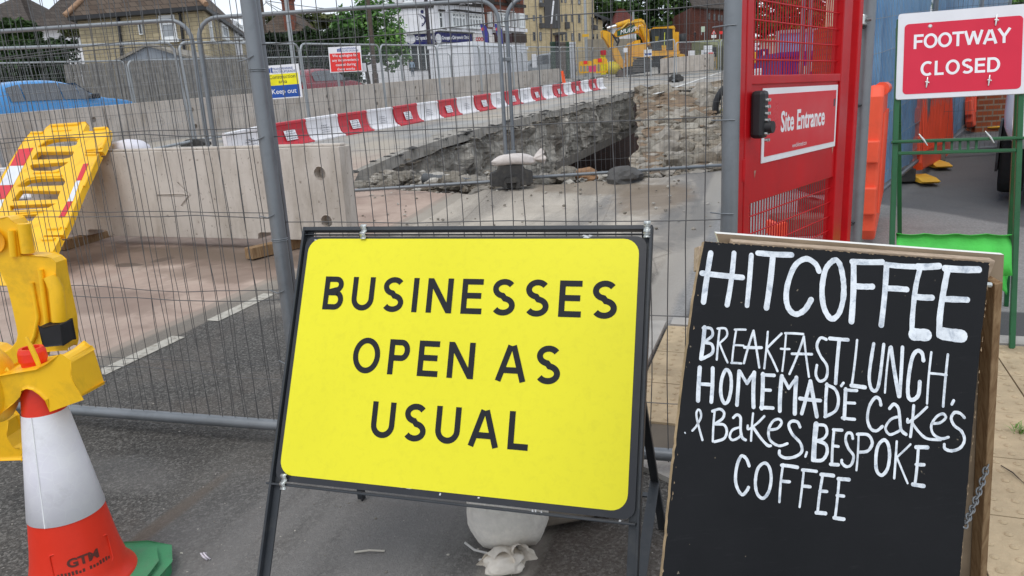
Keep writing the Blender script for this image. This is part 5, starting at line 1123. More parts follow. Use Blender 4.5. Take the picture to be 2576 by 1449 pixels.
vf = (v1+v2)/2; mb.bar(FF[0]+FU*(uLf-.02)+FV*(v1-.004)-FN*.009, FF[0]+FU*(uRf+.02)+FV*(v1-.004)-FN*.009, .012, .026, FN)
um = (uLf+uRf)/2
for i in range(6): mb.bar(FF[0]+FU*(um-.09+.036*i)+FV*v2-FN*.02, FF[0]+FU*(um-.09+.036*i)+FV*v1-FN*.02, .012, .006, FN)
mb.obj('cross_bar', grn, fs, .002)
for px, py in ((2322, 352), (2489, 345)):
    u, v = on_frame(FF, px, py); mb = MB(); mb.tube([P(u+.02, v-.03, .004), P(u, v, .01), P(u-.02, v+.03, .004)], [.003, .006, .003], 6); mb.obj('wing_nut', zinc, fs)
gc = mat('green cloth', hx('#4fc552'), .75, .12, 5, .3, 40)
mb = MB(); z0g = on_frame(FF, 2400, 588)[1]; n = 24; up_ = []
for i in range(n+1):
    u = uLf+.02+(uRf-uLf-.04)*i/n; top = FF[0]+FU*u+FV*z0g-FN*.02
    for j, (dv, dn) in enumerate(((0, .012), (.004, -.02), (-.06, .02), (-.14, .03), (-.2, .022))): up_.append(top+FV*dv+FN*(dn+.012*mnoise.noise(Vector((i*.6, j*.8, 1.)))*j)+FV*(-.008*abs(math.sin(i*.5))))
mb.add(up_, [(i*5+j, i*5+j+1, (i+1)*5+j+1, (i+1)*5+j) for i in range(n) for j in range(4)], 0, True); o = mb.obj('sandbag_sling', gc, fs); so_ = o.modifiers.new('solid', 'SOLIDIFY'); so_.thickness = .003
mb = MB(); yb_ = brk[1]-.06; q_ = [D(px, py, yb_) for px, py in ((2494, 626), (2534, 632), (2531, 742), (2506, 712))]; n = 12; st = []
for i in range(n+1):
    for j in range(5): a = q_[0]+(q_[1]-q_[0])*j/4; b = q_[3]+(q_[2]-q_[3])*j/4; st.append(a+(b-a)*i/n+np.array([0, .02*mnoise.noise(Vector((i*.4, j*.9, 7.))), 0]))
mb.add(st, [(i*5+j, i*5+j+1, (i+1)*5+j+1, (i+1)*5+j) for i in range(n) for j in range(4)], 0, True); o = mb.obj('sling_end', gc, fs); so_ = o.modifiers.new('solid', 'SOLIDIFY'); so_.thickness = .003

# ------------------------------------------------------------------ roadside fence, lightweight barriers, far fence
fa0, fa1 = G(783, 318), G(1366, 221); FA = vframe(fa0, fa1); fang = math.atan2(FA[1][1], FA[1][0]); fsl = (fa1[2]-fa0[2])/np.linalg.norm((fa1-fa0)[:2])
FAH = (on_frame(FA, 943, 108)[1]-on_frame(FA, 943, 285)[1])
sb = [on_frame(FA, *p)[0] for p in ((783, 318), (947, 286), (1072, 268), (1171, 250), (1249, 240), (1366, 221), (1525, 196))]
pw = (sb[6]-sb[0])/9; first = None; slp = lambda o, fr, w: math.atan2(on_ground(np.array(o.location)+fr[1]*w)[2]-o.location[2], w)
for i in range(-4, 9):
    p = on_ground(FA[0]+FA[1]*(sb[0]+pw*i)); lab = 'roadside mesh fence panel, %s from the left along the concrete blocks' % ORD[i+4]
    if first is None:
        first = thing('mesh_fence', lab, 'fence panel', p, 'mesh fence panels along the road works', fang, True)
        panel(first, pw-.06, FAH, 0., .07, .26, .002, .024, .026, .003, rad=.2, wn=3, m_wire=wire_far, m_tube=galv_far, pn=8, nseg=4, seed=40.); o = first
    else: o = dup(first, p, fang, lab)
    o.rotation_euler = (0, -slp(o, FA, pw), fang)
for i in range(-1, 9):
    p = on_ground(FA[0]+FA[1]*(sb[0]+pw*i-.03)); lab = 'short black foot of the roadside fence, %s from the left' % ORD[i+1]
    if i == -1:
        ft0 = thing('fence_ballast', lab, 'fence foot', p, 'feet of the roadside fence', fang, True); mb = MB(); mb.prism([(-.3, 0), (.3, 0), (.3, .06), (.12, .13), (-.12, .13), (-.3, .06)], [], ((0, 0, 0), (0, 1, 0), (0, 0, 1), (1, 0, 0)), -.1, .1); mb.obj('body', rubber, ft0, .01)
    else: dup(ft0, p, fang, lab)
# red and white kerb barriers
ox0 = G(612, 378); ox1 = G(1531, 222); on0 = G(720, 371); OXF = vframe(on0, ox1); oang = math.atan2(OXF[1][1], OXF[1][0])
tops = [604, 693, 792, 880, 955, 1019, 1080, 1131, 1176, 1218, 1254, 1286, 1316, 1345, 1371, 1394, 1417, 1436, 1456, 1475, 1493, 1512, 1530]
oxh = (on_frame(OXF, 1019, 296)[1]-on_frame(OXF, 1025, 331)[1])*1.36
s_end = on_frame(OXF, 1528, 222)[0]; s_beg = on_frame(OXF, 700, 374)[0]; nO = 20; ol = (s_end-s_beg)/nO
redx = mat('red barrier plastic', hx('#c22a38'), .45, .08, 3, dirt='#7c3a3a', dscale=4, damt=.3); whx = mat('white barrier plastic', hx('#e4e2e4'), .45, .05, 3, dirt='#a8a097', dscale=4, damt=.3)
inkx = mat('dark print', (.2, .2, .23), .6)
def ox_unit(lab, red, p):
    t = thing('kerb_barrier', lab, 'kerb barrier', p, 'red and white kerb barriers along the road edge', oang, True); h = oxh; sc = h/.5
    prof = [(.0, .0), (-.0, .03), (.07, .06), (.13, .12), (.165, .22), (.18, .34), (.18, .44), (.165, .455), (.17, .5), (.2, .515), (.25, .515), (.27, .49), (.27, .0)]
    prof = [(a*sc, b*sc) for a, b in prof]; mb = MB(); mb.prism(prof, [], ((0, 0, 0), (0, 1, 0), (0, 0, 1), (1, 0, 0)), .012, ol-.012); mb.obj('body', redx if red else whx, t, .006)
    mb = MB(); y_ = .13*sc; c0_, c1_ = ol*.36, ol*.66; mm = MB()
    f = lambda x, q: (x, (.105+.075*q-.006)*sc - .006, (.10+.24*q)*sc)
    if red:
        mb.add([f(c0_, .1), f(c1_, .1), f(c1_, .5), f(c0_, .5), f(c0_, .95), f(c1_, .95)], [(0, 1, 2, 3), (3, 2, 5, 4)]); mb.obj('sticker', white_p, t)
    for i, q in enumerate((.82, .62, .4, .22)):
        w = (.2, .27, .25, .28)[i]*ol*.5; xm = (c0_+c1_)/2; x = xm-w
        while x < xm+w:
            d = rnd.uniform(.02, .05); mm.add([tuple(np.array(f(x, q))-[0, .006, 0]), tuple(np.array(f(min(x+d, xm+w), q))-[0, .006, 0]), tuple(np.array(f(min(x+d, xm+w), q+.06))-[0, .006, 0]), tuple(np.array(f(x, q+.06))-[0, .006, 0])], [(0, 1, 2, 3)]); x += d+.012
    mm.obj('printing', inkx, t); return t
oR = oW = None
for i in range(-1, nO):
    red = (i % 2 == 0) if i < 13 else (i % 2 == 0)
    p = on_ground(OXF[0]+OXF[1]*(s_beg+ol*i)); lab = '%s kerb barrier, %s along the road edge from the near end' % ('red' if red else 'white', ORD[i+2])
    if red: o = ox_unit(lab, True, p) if oR is None else dup(oR, p, oang, lab); oR = oR or o
    else: o = ox_unit(lab, False, p) if oW is None else dup(oW, p, oang, lab); oW = oW or o
    o.rotation_euler = (rnd.uniform(-.01, .01), -slp(o, OXF, ol)+rnd.uniform(-.008, .008), oang+rnd.uniform(-.018, .018)); o.location = tuple(np.array(o.location)+OXF[3]*rnd.uniform(-.02, .02))
for px, py, red, lab in ((-10, 505, False, 'white kerb barrier lying behind the leaning yellow barrier'), (48, 492, True, 'red kerb barrier seen through the leaning yellow barrier')):
    o = dup(oR if red else oW, G(px, py), .1, lab)
mb = MB(); p = G(1419, 239); mb.tube([p, p+[.02, 0, .4], p+[-.04, 0, .85]], [.06, .065, .05], 8); tag(mb.obj('marker_post', mat('fluorescent orange', hx('#ff5a22'), .5), None, 0, 2, p), 'bright orange marker wand standing behind the kerb barriers', 'marker post')
# second fence, beyond the traffic lane
_f = (WF[0]-WF[3]*.95,)+WF[1:]; _u0 = on_frame(_f, -140, 160)[0]; _p = on_frame(_f, 300, 153); _q = _f[0]+_f[1]*_p[0]; FBH = _f[0][2]+_p[1]-gz(_q[0], _q[1]); first = None
for i in range(-5, 12):
    p = on_ground(_f[0]+WF[1]*(_u0+pw*(i+5))); lab = 'low mesh fence panel beyond the traffic lane, %s from the left' % ORD[i+5]
    if first is None:
        first = thing('mesh_fence', lab, 'fence panel', p, 'mesh fence panels beyond the traffic lane', wang, True)
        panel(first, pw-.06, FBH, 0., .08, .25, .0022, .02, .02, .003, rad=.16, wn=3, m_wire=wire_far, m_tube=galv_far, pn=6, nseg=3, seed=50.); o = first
    else: o = dup(first, p, wang, lab)
    o.rotation_euler = (0, -slp(o, WF, pw), wang)
# notices wired to the second fence line
blue_n = mat('notice blue', hx('#1d4fa3'), .45); yel_n = mat('notice yellow', hx('#f0e316'), .45); red_n = mat('notice red', hx('#e2332f'), .45); navy = mat('navy print', hx('#2a4a8f'), .5); blk_n = mat('black print', (.03, .03, .03), .5)
F2n = (F2[0]+F2[3]*.035, F2[1], F2[2], F2[3])
def notice(name, lab, quad, parts, fr):
    """a flat board hung a little askew: its frame runs along its own edges"""
    P = [np.append(on_frame(fr, *q), 0) for q in quad]; W3f = lambda a: fr[0]+fr[1]*a[0]+fr[2]*a[1]+fr[3]*a[2]
    tl, tr, br_, bl_ = [W3f(p) for p in P]; U = nrm(tr-tl+br_-bl_); Vv = nrm(tl-bl_+tr-br_); w = (np.linalg.norm(tr-tl)+np.linalg.norm(br_-bl_))/2; h = (np.linalg.norm(tl-bl_)+np.linalg.norm(tr-br_))/2
    c = (tl+tr+br_+bl_)/4; o = c-U*w/2-Vv*h/2; f = (o, U, Vv, fr[3]); t = thing(name, lab, 'sign', on_ground(c)); mb = MB(); mb.prism([(0, 0), (w, 0), (w, h), (0, h)], [], f, -.006, 0); mb.obj('board', white_p, t)
    for x0, y0, x1, y1, m, nm in parts:
        mb = MB(); mb.prism([(x0*w, y0*h), (x1*w, y0*h), (x1*w, y1*h), (x0*w, y1*h)], [], f, .0005, .0015); mb.obj(nm, m, t)
    return t, f, w, h
def logo(t, f, w, h, x, y, s):
    mb = MB()
    for i in range(3): mb.prism([(x*w+i*s*.36, y*h), (x*w+i*s*.36+s*.26, y*h), (x*w+i*s*.36+s*.26, y*h+s*(.72+.1*i)), (x*w+i*s*.36, y*h+s*(.66+.1*i))], [], f, .001, .0018)
    mb.obj('logo', navy, t)
fl_ = lambda f, x, y, d=.0022: (f[0]+f[1]*x+f[2]*y+f[3]*d, f[1], f[2], f[3])
t, f, w, h = notice('site_notice', 'white yellow and blue Construction area Keep out notice on the fence', ((661, 167), (751, 159), (761, 245), (673, 250)), ((.055, .40, .945, .735, yel_n, 'yellow_band'), (.055, .035, .945, .40, blue_n, 'blue_band')), F2n)
logo(t, f, w, h, .09, .785, h*.17); text('TRANSPENNINE', h*.098, fl_(f, w*.235, h*.855), navy, 'lettering', t, 'LEFT', .92); text('ROUTE UPGRADE', h*.098, fl_(f, w*.235, h*.765), navy, 'lettering', t, 'LEFT', .92)
text('Construction', h*.155, fl_(f, w*.5, h*.60), blk_n, 'lettering', t, sx=.98); text('area', h*.155, fl_(f, w*.5, h*.46), blk_n, 'lettering', t, sx=.98); text('Keep out', h*.205, fl_(f, w*.5, h*.15), white_p, 'lettering', t, bold=.0006)
t, f, w, h = notice('site_notice', 'red We apologise for any inconvenience notice on the fence', ((826, 119), (906, 115), (913, 179), (830, 183)), ((.03, .03, .97, .745, red_n, 'red_panel'),), F2n)
logo(t, f, w, h, .27, .80, h*.16); text('TRANSPENNINE', h*.1, fl_(f, w*.38, h*.885), navy, 'lettering', t, 'LEFT', .9); text('ROUTE UPGRADE', h*.1, fl_(f, w*.38, h*.79), navy, 'lettering', t, 'LEFT', .9)
for i, s_ in enumerate(('We apologise for', 'any inconvenience', 'caused during', 'these works')): text(s_, h*.152, fl_(f, w*.5, h*(.605-.178*i)), white_p, 'lettering', t, sx=.97, bold=.0003)
t, f, w, h = notice('site_notice', 'blank white board half hidden behind the leaning grey post', ((632, 166), (662, 164), (670, 246), (640, 250)), (), F2n)
t, f, w, h = notice('site_notice', 'blank pale board behind the red apology notice', ((905, 160), (920, 158), (922, 180), (908, 181)), (), (F2[0]-F2[3]*.03,)+F2[1:])

# ------------------------------------------------------------------ trees, hedges
def leaf_m(name, lo, hi):
    s = N(name); g = s.n('NewGeometry').outputs['Random Per Island']; c = s.mix(s.ramp(g, 0., 1.), hx(lo), hx(hi)); c = s.mix(s.ramp(s.noise(.55, 3, .5), .35, .65), c, tuple(q*.62 for q in hx(lo)))
    m = s.fin(c, .65, 0, .25); return m
leafA = leaf_m('dark leaves', '#324a25', '#65863f'); leafB = leaf_m('fresh leaves', '#4c7a39', '#9cc46e'); leafC = leaf_m('conifer leaves', '#1d2d18', '#3c5629'); leafD = leaf_m('olive leaves', '#3f4a26', '#7c8048')
bark = mat('tree bark', (.10, .08, .06), .9, .3, 6, .5, 20)
def leaves(mb, c, r, n, size, hollow=.55, flat=False):
    """leaf-sized cards through a rounded clump, thinner to the inside, with ragged lobes"""
    k = 0; sd = rnd.uniform(0, 99)
    while k < n:
        d = Vector((rnd.gauss(0, 1), rnd.gauss(0, 1), rnd.gauss(0, 1))).normalized(); q = (hollow+(1-hollow)*rnd.random()**.6)*(1+.34*mnoise.noise(d*1.9+Vector((sd, 0, 0)))+.2*mnoise.noise(d*4.5+Vector((sd, 3, 0))))
        p = np.array([c[0]+d.x*r[0]*q, c[1]+d.y*r[1]*q, c[2]+d.z*r[2]*q]); k += 1
        if mnoise.noise(Vector(p*(.9/max(.4, size*4)))) < -.22: continue
        a = Vector((rnd.gauss(0, 1), rnd.gauss(0, 1), rnd.gauss(0, .6))).normalized(); b = a.cross(Vector((rnd.gauss(0, 1), rnd.gauss(0, 1), rnd.gauss(0, 1)))).normalized(); s = size*rnd.uniform(.5, 1.3); a = np.array(a)*s; b = np.array(b)*s*.55
        mb.add([p-a, p-b*.9, p+a, p+b*.9], [(0, 1, 2, 3)])
def tree(name, lab, cat, dep, blobs, base, m, size, dens=1., trunk=.2, hollow=.5, group=None):
    bx_, by_ = base; p0 = D(bx_, by_, dep); p0 = on_ground(p0); t = thing(name, lab, cat, p0, group); sc = dep/1860; mb = MB(); cs = []
    for cx, cy, rx, ry in blobs:
        c = D(cx, cy, dep+rnd.uniform(-.3, .3)*rx*sc); r = (rx*sc, max(rx, ry)*sc*.85, ry*sc); cs.append((c, r)); leaves(mb, c, r, int(dens*min(5200, 500+9*(rx*sc)*(ry*sc)/(size*size))), size, hollow)
    mb.obj('crown', m, t); tb = MB(); top = cs[0][0]
    tb.tube([p0-[0, 0, .2], p0*.55+top*.45+np.array([.1, 0, 0])*trunk, top], [trunk, trunk*.75, trunk*.4], 8)
    for c, r in cs: tb.tube([p0*.45+top*.55, (p0*.3+top*.3+c*.4), c+[0, 0, r[2]*.3]], [trunk*.5, trunk*.3, trunk*.1], 6)
    tb.obj('trunk', bark, t); return t
def hedge(name, lab, p, q, h, d, m, size, n, group=None):
    t = thing(name, lab, 'hedge', on_ground((np.array(p)+q)/2), group); mb = MB(); p = np.array(p); q = np.array(q); u = nrm((q-p)*[1, 1, 0]); w = np.array([-u[1], u[0], 0]); Lh = np.linalg.norm((q-p)[:2])
    for i in range(n):
        f = rnd.choice([0, 0, 1, 2]); a = rnd.random()*Lh
        z = rnd.random()*h; k = rnd.random()*d
        if f == 0: k = -.1*d+rnd.gauss(0, .06)*d
        elif f == 1: z = h+rnd.gauss(0, .05)*h
        top = h*(1+.06*mnoise.noise(Vector((a*.8, 3., 0)))); z = min(z, top+abs(rnd.gauss(0, .03))*h)
        c = p+u*a+w*k; c = on_ground(c, z+.1); A_ = np.array(Vector((rnd.gauss(0, 1), rnd.gauss(0, 1), rnd.gauss(0, 1))).normalized()); B_ = np.cross(A_, nrm([rnd.gauss(0, 1), rnd.gauss(0, 1), rnd.gauss(0, 1)])); s = size*rnd.uniform(.6, 1.3)
        mb.add([c-A_*s, c-B_*s*.6, c+A_*s, c+B_*s*.6], [(0, 1, 2, 3)])
    mb.obj('foliage', m, t); return t
tree('bush', 'tall light green bush in front of the white half-timbered building', 'bush', 40, [(905, 95, 60, 60), (955, 75, 62, 70), (985, 125, 45, 48), (870, 70, 34, 48), (915, 40, 38, 40)], (930, 190), leafB, .16, 1.3, .12, .25)
hedge('hedge', 'long dark clipped hedge behind the grey lamp post', D(645, 160, 37), D(905, 160, 37), 3.05, 1.4, leafC, .13, 14000)
tree('conifer', 'dark round topped conifer at the middle of the clipped hedge', 'conifer', 36.6, [(770, 120, 26, 42), (775, 95, 18, 22)], (772, 180), leafC, .12, 1., .1, .3)
tree('tree', 'distant olive green tree above the clipped hedge', 'tree', 70, [(745, 58, 42, 26), (800, 56, 40, 22), (840, 62, 36, 24)], (790, 160), leafD, .3, 1., .25, .4)
tree('tree', 'small far tree behind the brown roof and brick chimney', 'tree', 75, [(660, 52, 22, 16), (690, 45, 20, 12), (712, 50, 16, 14)], (690, 150), leafD, .3, .9, .2, .4)
tree('bush', 'green leafy shrub before the white house at the far left', 'bush', 33, [(35, 72, 42, 24), (75, 80, 26, 24), (5, 85, 30, 28), (40, 115, 50, 34), (-10, 120, 40, 34)], (40, 150), leafA, .14, 1.2, .1, .3)
hedge('hedge', 'dark hedge behind the roadside fence at the far left', D(-60, 170, 29), D(165, 170, 29), 2.9, 1.2, leafC, .12, 11000)
tree('bush', 'little bush growing against the white house wall', 'bush', 34, [(185, 80, 26, 12)], (185, 150), leafD, .12, 1., .06, .3)
tree('tree', 'dark tree filling the sky beside the sandy apartment block', 'tree', 88, [(1500, 25, 38, 45), (1535, 30, 36, 34), (1490, 90, 30, 30), (1560, 22, 26, 18)], (1515, 150), leafA, .32, 1.1, .35, .35)
tree('tree', 'huge dark broadleaf tree behind the excavator cab', 'tree', 92, [(1680, 20, 70, 50), (1740, 30, 55, 50), (1620, 20, 45, 38), (1690, 75, 60, 36), (1640, 82, 45, 30), (1600, 65, 30, 36), (1755, 80, 36, 32)], (1690, 170), leafA, .34, 1.3, .45, .35)
tree('bush', 'green shrub at the corner of the red brick church hall', 'bush', 85, [(1840, 45, 26, 26), (1845, 88, 22, 24)], (1840, 130), leafA, .28, 1., .15, .3)
tree('tree', 'dark tree seen through the bars of the red gate', 'tree', 60, [(1930, 30, 60, 50), (2010, 25, 60, 55), (2070, 55, 40, 45), (1960, 85, 60, 30)], (1990, 150), leafA, .26, 1.2, .3, .35)
tree('tree', 'strip of green tree above the blue fence and footway sign', 'tree', 40, [(2460, 0, 90, 22), (2540, 2, 60, 22), (2600, 0, 60, 26)], (2540, 150), leafB, .2, 1.2, .15, .3)
hedge('hedge', 'dark hedge behind the picket fence at the right of the excavator', D(1905, 170, 62), D(2100, 150, 62), 1.8, 1.5, leafA, .2, 5000)

# ------------------------------------------------------------------ buildings
r1 = lambda x, y: (912.3+x*.15625, y*.15625); r2 = lambda x, y: (1274.6+x*.13889, y*.13889); r3 = lambda x, y: (1495.9+x*.12038, 40.25+y*.12038); r4 = lambda x, y: (1636.8+x*.14815, y*.14815); r5 = lambda x, y: (1864.9+x*.13886, y*.13886)
def fpt(fr, p, d=0.): a = on_frame(fr, *p); return fr[0]+fr[1]*a[0]+fr[2]*a[1]+fr[3]*d
def frect(mb, fr, x0, y0, x1, y1, t0, t1, m=0):
    a = on_frame(fr, x0, y0); b = on_frame(fr, x1, y1); mb.prism([(a[0], b[1]), (b[0], b[1]), (b[0], a[1]), (a[0], a[1])], [], fr, t0, t1, m)
def window(par, fr, x0, y0, x1, y1, fm, gm_, bars=1, tr=.3, t=.06, fw=.09, sill=None):
    """a window set on a wall: frame (part) with its pane (sub-part)"""
    a = on_frame(fr, x0, y0); b = on_frame(fr, x1, y1); u0, u1, z1, z0 = min(a[0], b[0]), max(a[0], b[0]), a[1], b[1]; w = u1-u0; fw = min(fw, w*.2); mb = MB()
    hs = []
    for i in range(bars):
        h0, h1 = u0+fw+(w-fw)*i/bars, u0+(w-fw)*(i+1)/bars
        if tr: zt_ = z1-(z1-z0)*tr; hs += [[(h0, zt_+fw/2), (h1, zt_+fw/2), (h1, z1-fw), (h0, z1-fw)], [(h0, z0+fw), (h1, z0+fw), (h1, zt_-fw/2), (h0, zt_-fw/2)]]
        else: hs.append([(h0, z0+fw), (h1, z0+fw), (h1, z1-fw), (h0, z1-fw)])
    mb.prism([(u0, z0), (u1, z0), (u1, z1), (u0, z1)], hs, fr, 0.003, t)
    if sill: mb.prism([(u0-.1, z0-.12), (u1+.1, z0-.12), (u1+.1, z0-.005), (u0-.1, z0-.005)], [], fr, .003, t+.08)
    f = mb.obj('window', fm, par); mb = MB(); mb.prism([(u0+.01, z0+.01), (u1-.01, z0+.01), (u1-.01, z1-.01), (u0+.01, z1-.01)], [], fr, .004, .02); mb.obj('pane', gm_, f); return f
def core(mb, foot, z0, z1, m=0):
    n = len(foot); vs = [(p[0], p[1], z) for z in (z0, z1) for p in foot]; mb.add(vs, [tuple(range(n, 2*n))]+[(i, (i+1) % n, n+(i+1) % n, n+i) for i in range(n)], m)
def hip(mb, p, z0, rise, along, inset, over=.4, thick=.14):
    """hipped roof over four corners; along=0: ridge parallel to p0-p1"""
    P = [np.array(q[:2], float) for q in p]; c = sum(P)/4; P = [q+nrm(np.append(q-c, 0))[:2]*over*1.4 for q in P]
    if along == 0: a, b = (P[0]+P[3])/2, (P[1]+P[2])/2; quads = ((0, 1, 5, 4), (2, 3, 4, 5)); tris = ((3, 0, 4), (1, 2, 5))
    else: a, b = (P[0]+P[1])/2, (P[3]+P[2])/2; quads = ((1, 2, 5, 4), (3, 0, 4, 5)); tris = ((0, 1, 4), (2, 3, 5))
    d = b-a; L_ = np.linalg.norm(d); a, b = a+d/L_*inset, b-d/L_*inset
    mb.add([(*q, z0+.02) for q in P]+[(*a, z0+rise), (*b, z0+rise)], list(quads)+list(tris)); mb.add([(*q, z) for z in (z0-thick, z0+.015) for q in P], [(0, 1, 2, 3)[::-1]]+[(i, (i+1) % 4, 4+(i+1) % 4, 4+i) for i in range(4)], 1)
def tiles(name, c1, c2): return brick(name, c1, c2, '#2b2724', .3, .22, .012, .55, .6)
slate = tiles('brown roof tiles', '#6a5d52', '#57493f'); slate2 = tiles('grey roof tiles', '#5d554f', '#4a423d')
sandstone = brick('sandstone courses', '#c4b594', '#ab9d80', '#857a66', .42, .16, .012, .5, .5); white_r = mat('white render', hx('#e8e7ea'), .8, .06, 2, .1, 40, dirt='#b5b0a8', dscale=.8, damt=.35)
gut = mat('black gutter', (.02, .02, .022), .5); rbrick = brick('red brick', '#8a4a37', '#6f3a2c', '#6c5f55', .24, .085, .012, .5, .4)
# stone house
A, B, C = D(192, 43, 33), D(513, 25, 32), D(614, 47, 45)
Dd = A+(C-B); st = thing('stone_house', 'sandstone house with brown hipped roof behind the left fences', 'house', on_ground(A)); z0 = gz(*A[:2])-.5; ze = B[2]
mb = MB(); core(mb, [A, B, C, Dd], z0, ze); mb.obj('wall', sandstone, st)
mb = MB(); hip(mb, [A, B, C, Dd], ze+.1, 3.3, 1, 3.2, .35); rf = mb.obj('roof', [slate, gut], st)
FSf, FSr = vframe(A, B), vframe(B, C)
mb = MB(); rd = mat('ridge tile', hx('#a08066'), .85, .3, 9); P_ = [A, B, C, Dd]; 
cc = (A+B+C+Dd)/4; ap = (np.array(A[:2])+B[:2])/2; ap = ap+nrm(np.append((C-B)[:2], 0))[:2]*3.0
for q in (A, B): e = q+nrm((q-cc)*[1, 1, 0])*.6; mb.tube([[e[0], e[1], ze+.14], [ap[0], ap[1], ze+3.4]], .11, 6)
mb.obj('hip_tiles', rd, rf)
window(st, FSf, 400, 40, 449, 98, upvc, glass_l, 1, .33, .07, .12, True); window(st, FSf, 348, 60, 362, 87, upvc, glass_d, 1, 0, .06, .06)
window(st, FSr, 522, 47, 535, 104, upvc, glass_l, 1, .33, .07, .1, True); window(st, FSr, 552, 46, 575, 103, upvc, glass_l, 1, .3, .07, .12, True); 
mb = MB(); frect(mb, FSr, 582, 46, 616, 175, .003, .02); mb.obj('rendered_wall', white_r, st); window(st, (FSr[0]+FSr[3]*.02,)+FSr[1:], 590, 52, 613, 105, upvc, glass_l, 1, .3, .07, .12, True)
for (xa, ya), (xb, yb_) in (((300, 40), (312, 160)), ((455, 34), (470, 160))): mb = MB(); mb.tube([fpt(FSf, (xa, ya), .08), fpt(FSf, (xb, yb_), .08)], .06, 8); mb.obj('downpipe', gut, st)
mb = MB(); mb.box(D(346, -8, 35), (.8, .8, 1.6)); mb.obj('chimney', rbrick, rf)
# white houses at the left
def plain_house(name, lab, pa, pb, da, db, back, wm, rm, rise, inset, along=1, wins=()):
    A = D(*pa, da); B = D(*pb, db); fr = vframe(A, B); back = np.array([-fr[3][0], -fr[3][1], 0])*back; t = thing(name, lab, 'house', on_ground(A)); mb = MB(); core(mb, [A, B, B+back, A+back], min(gz(*A[:2]), gz(*B[:2]))-.5, B[2]); mb.obj('wall', wm, t)
    mb = MB(); hip(mb, [A, B, B+back, A+back], max(A[2], B[2])+.05, rise, along, inset); r = mb.obj('roof', [rm, gut], t)
    for w in wins: window(t, fr, *w, upvc, glass_d, 2, .3, .07, .1, True)
    return t, fr, r
t, fr, r = plain_house('white_house', 'white rendered house with dark hipped roof left of the stone house', (97, 76), (236, 66), 46, 46, 9, white_r, slate2, 3.1, 3.4, 1, ((186, 82, 204, 112),))
plain_house('white_house', 'house with only its dark brown roof showing at the far left', (-150, 92), (84, 82), 50, 50, 9, white_r, slate2, 3.0, 3.5, 0)
t, fr, r = plain_house('bungalow', 'brown roofed bungalow with red chimney behind the clipped hedge', (655, 88), (765, 84), 62, 62, 8, sandstone, slate, 2.0, 2.0, 1); mb = MB(); c = D(728, 40, 62); mb.box(c, (.8, .8, 2.2)); mb.box(c+[0, 0, 1.2], (.95, .95, .2)); 
for k in (-.2, .2): mb.tube([c+[k, 0, 1.3], c+[k, 0, 1.75]], .13, 8)
mb.obj('chimney', rbrick, r)
g0, g1 = D(292, 152, 27), D(478, 150, 27); fr = vframe(g0, g1); t = thing('garage', 'low garage with pale grey gable in front of the stone house', 'garage', on_ground(g0)); wd_ = np.linalg.norm((g1-g0)[:2]); mb = MB()
mb.prism([(0, -2.2), (wd_, -2.2), (wd_, 0), (wd_*.47, .43), (0, 0)], [], fr, -4, 0); mb.obj('wall', mat('grey gable', hx('#8f959c'), .7, .08, 2), t); mb = MB()
for a, b in (((-.12, -.03), (wd_*.47, .50)), ((wd_*.47, .50), (wd_+.12, -.03))): mb.prism([a, b, (b[0], b[1]-.09), (a[0], a[1]-.09)], [], fr, -4.1, .12)
mb.obj('roof', mat('garage roof edge', hx('#8a8378'), .85, .3, 6), t)
fw0, fw1 = D(160, 168, 26.5), D(655, 150, 26.5); hedge_fr = vframe(fw0, fw1); t = thing('garden_fence', 'weathered grey board fence before the stone house garden', 'fence', on_ground(fw0)); n = 40; L_ = np.linalg.norm((fw1-fw0)[:2])
for i in range(8):
    mb = MB(); 
    for j in range(6): a = (i+j/6)*L_/8; mb.prism([(a+.01, -2.3), (a+L_/48-.01, -2.3), (a+L_/48-.01, .05+.03*rnd.random()), (a+.01, .05+.03*rnd.random())], [], hedge_fr, -.03+.01*(j % 2), .0+.01*(j % 2))
    mb.obj('board_bay', mat('weathered boards', (.17, .16, .145), .9, .35, 5, .4, 30), t)
# half-timbered parade of shops
A, B, C = D(905, 60, 50), D(1092, 60, 50), D(1320, 60, 57.5); FL_, FR_ = vframe(A, B), vframe(B, C); sh_ = thing('shop_building', 'white half-timbered corner building of shops with navy clinic fascias', 'shop building', on_ground(B)); zt_ = 9.2
mb = MB(); core(mb, [A, B, C, C+[-4, 7, 0], A+[0, 10, 0]], gz(*B[:2])-1, zt_); mb.obj('wall', white_r, sh_)
tim = mat('dark timber', (.035, .028, .024), .7, .3, 6)
mb = MB(); frect(mb, FR_, 1214, -30, 1319, 78, .003, .05); mb.obj('brick_front', rbrick, sh_)
mb = MB()
for x0, y0, x1, y1 in ((925, 14, 1092, 17.5),): frect(mb, FL_, x0, y0-1, x1, y1, .01, .12)
for i in range(34): x = 926+i*4.9; frect(mb, FL_, x, 17.4, x+2.6, 20.5, .012, .1)
for x, y0, y1 in ((942, -20, 12), (998, -20, 7), (955, -10, 11), (982, -10, 10), (1013, -10, 8), (1040, -10, 7)): frect(mb, FL_, x, y0, x+2.2, y1, .005, .08)
frect(mb, FR_, 1092, 7, 1214, 11, .01, .14); frect(mb, FR_, 1214, 9, 1319, 13, .055, .16)
for i in range(24): x = 1096+i*4.9; frect(mb, FR_, x, 11, x+2.4, 13.4, .012, .1)
for x in (1104, 1122, 1140, 1176, 1192, 1206, 1232, 1248, 1262, 1290, 1304): frect(mb, FR_, x, -20, x+2, 8, .052, .09)
mb.obj('timber_framing', tim, sh_)
rfm = mat('brown gable roof', (.085, .07, .06), .9, .3, 5); mb = MB()
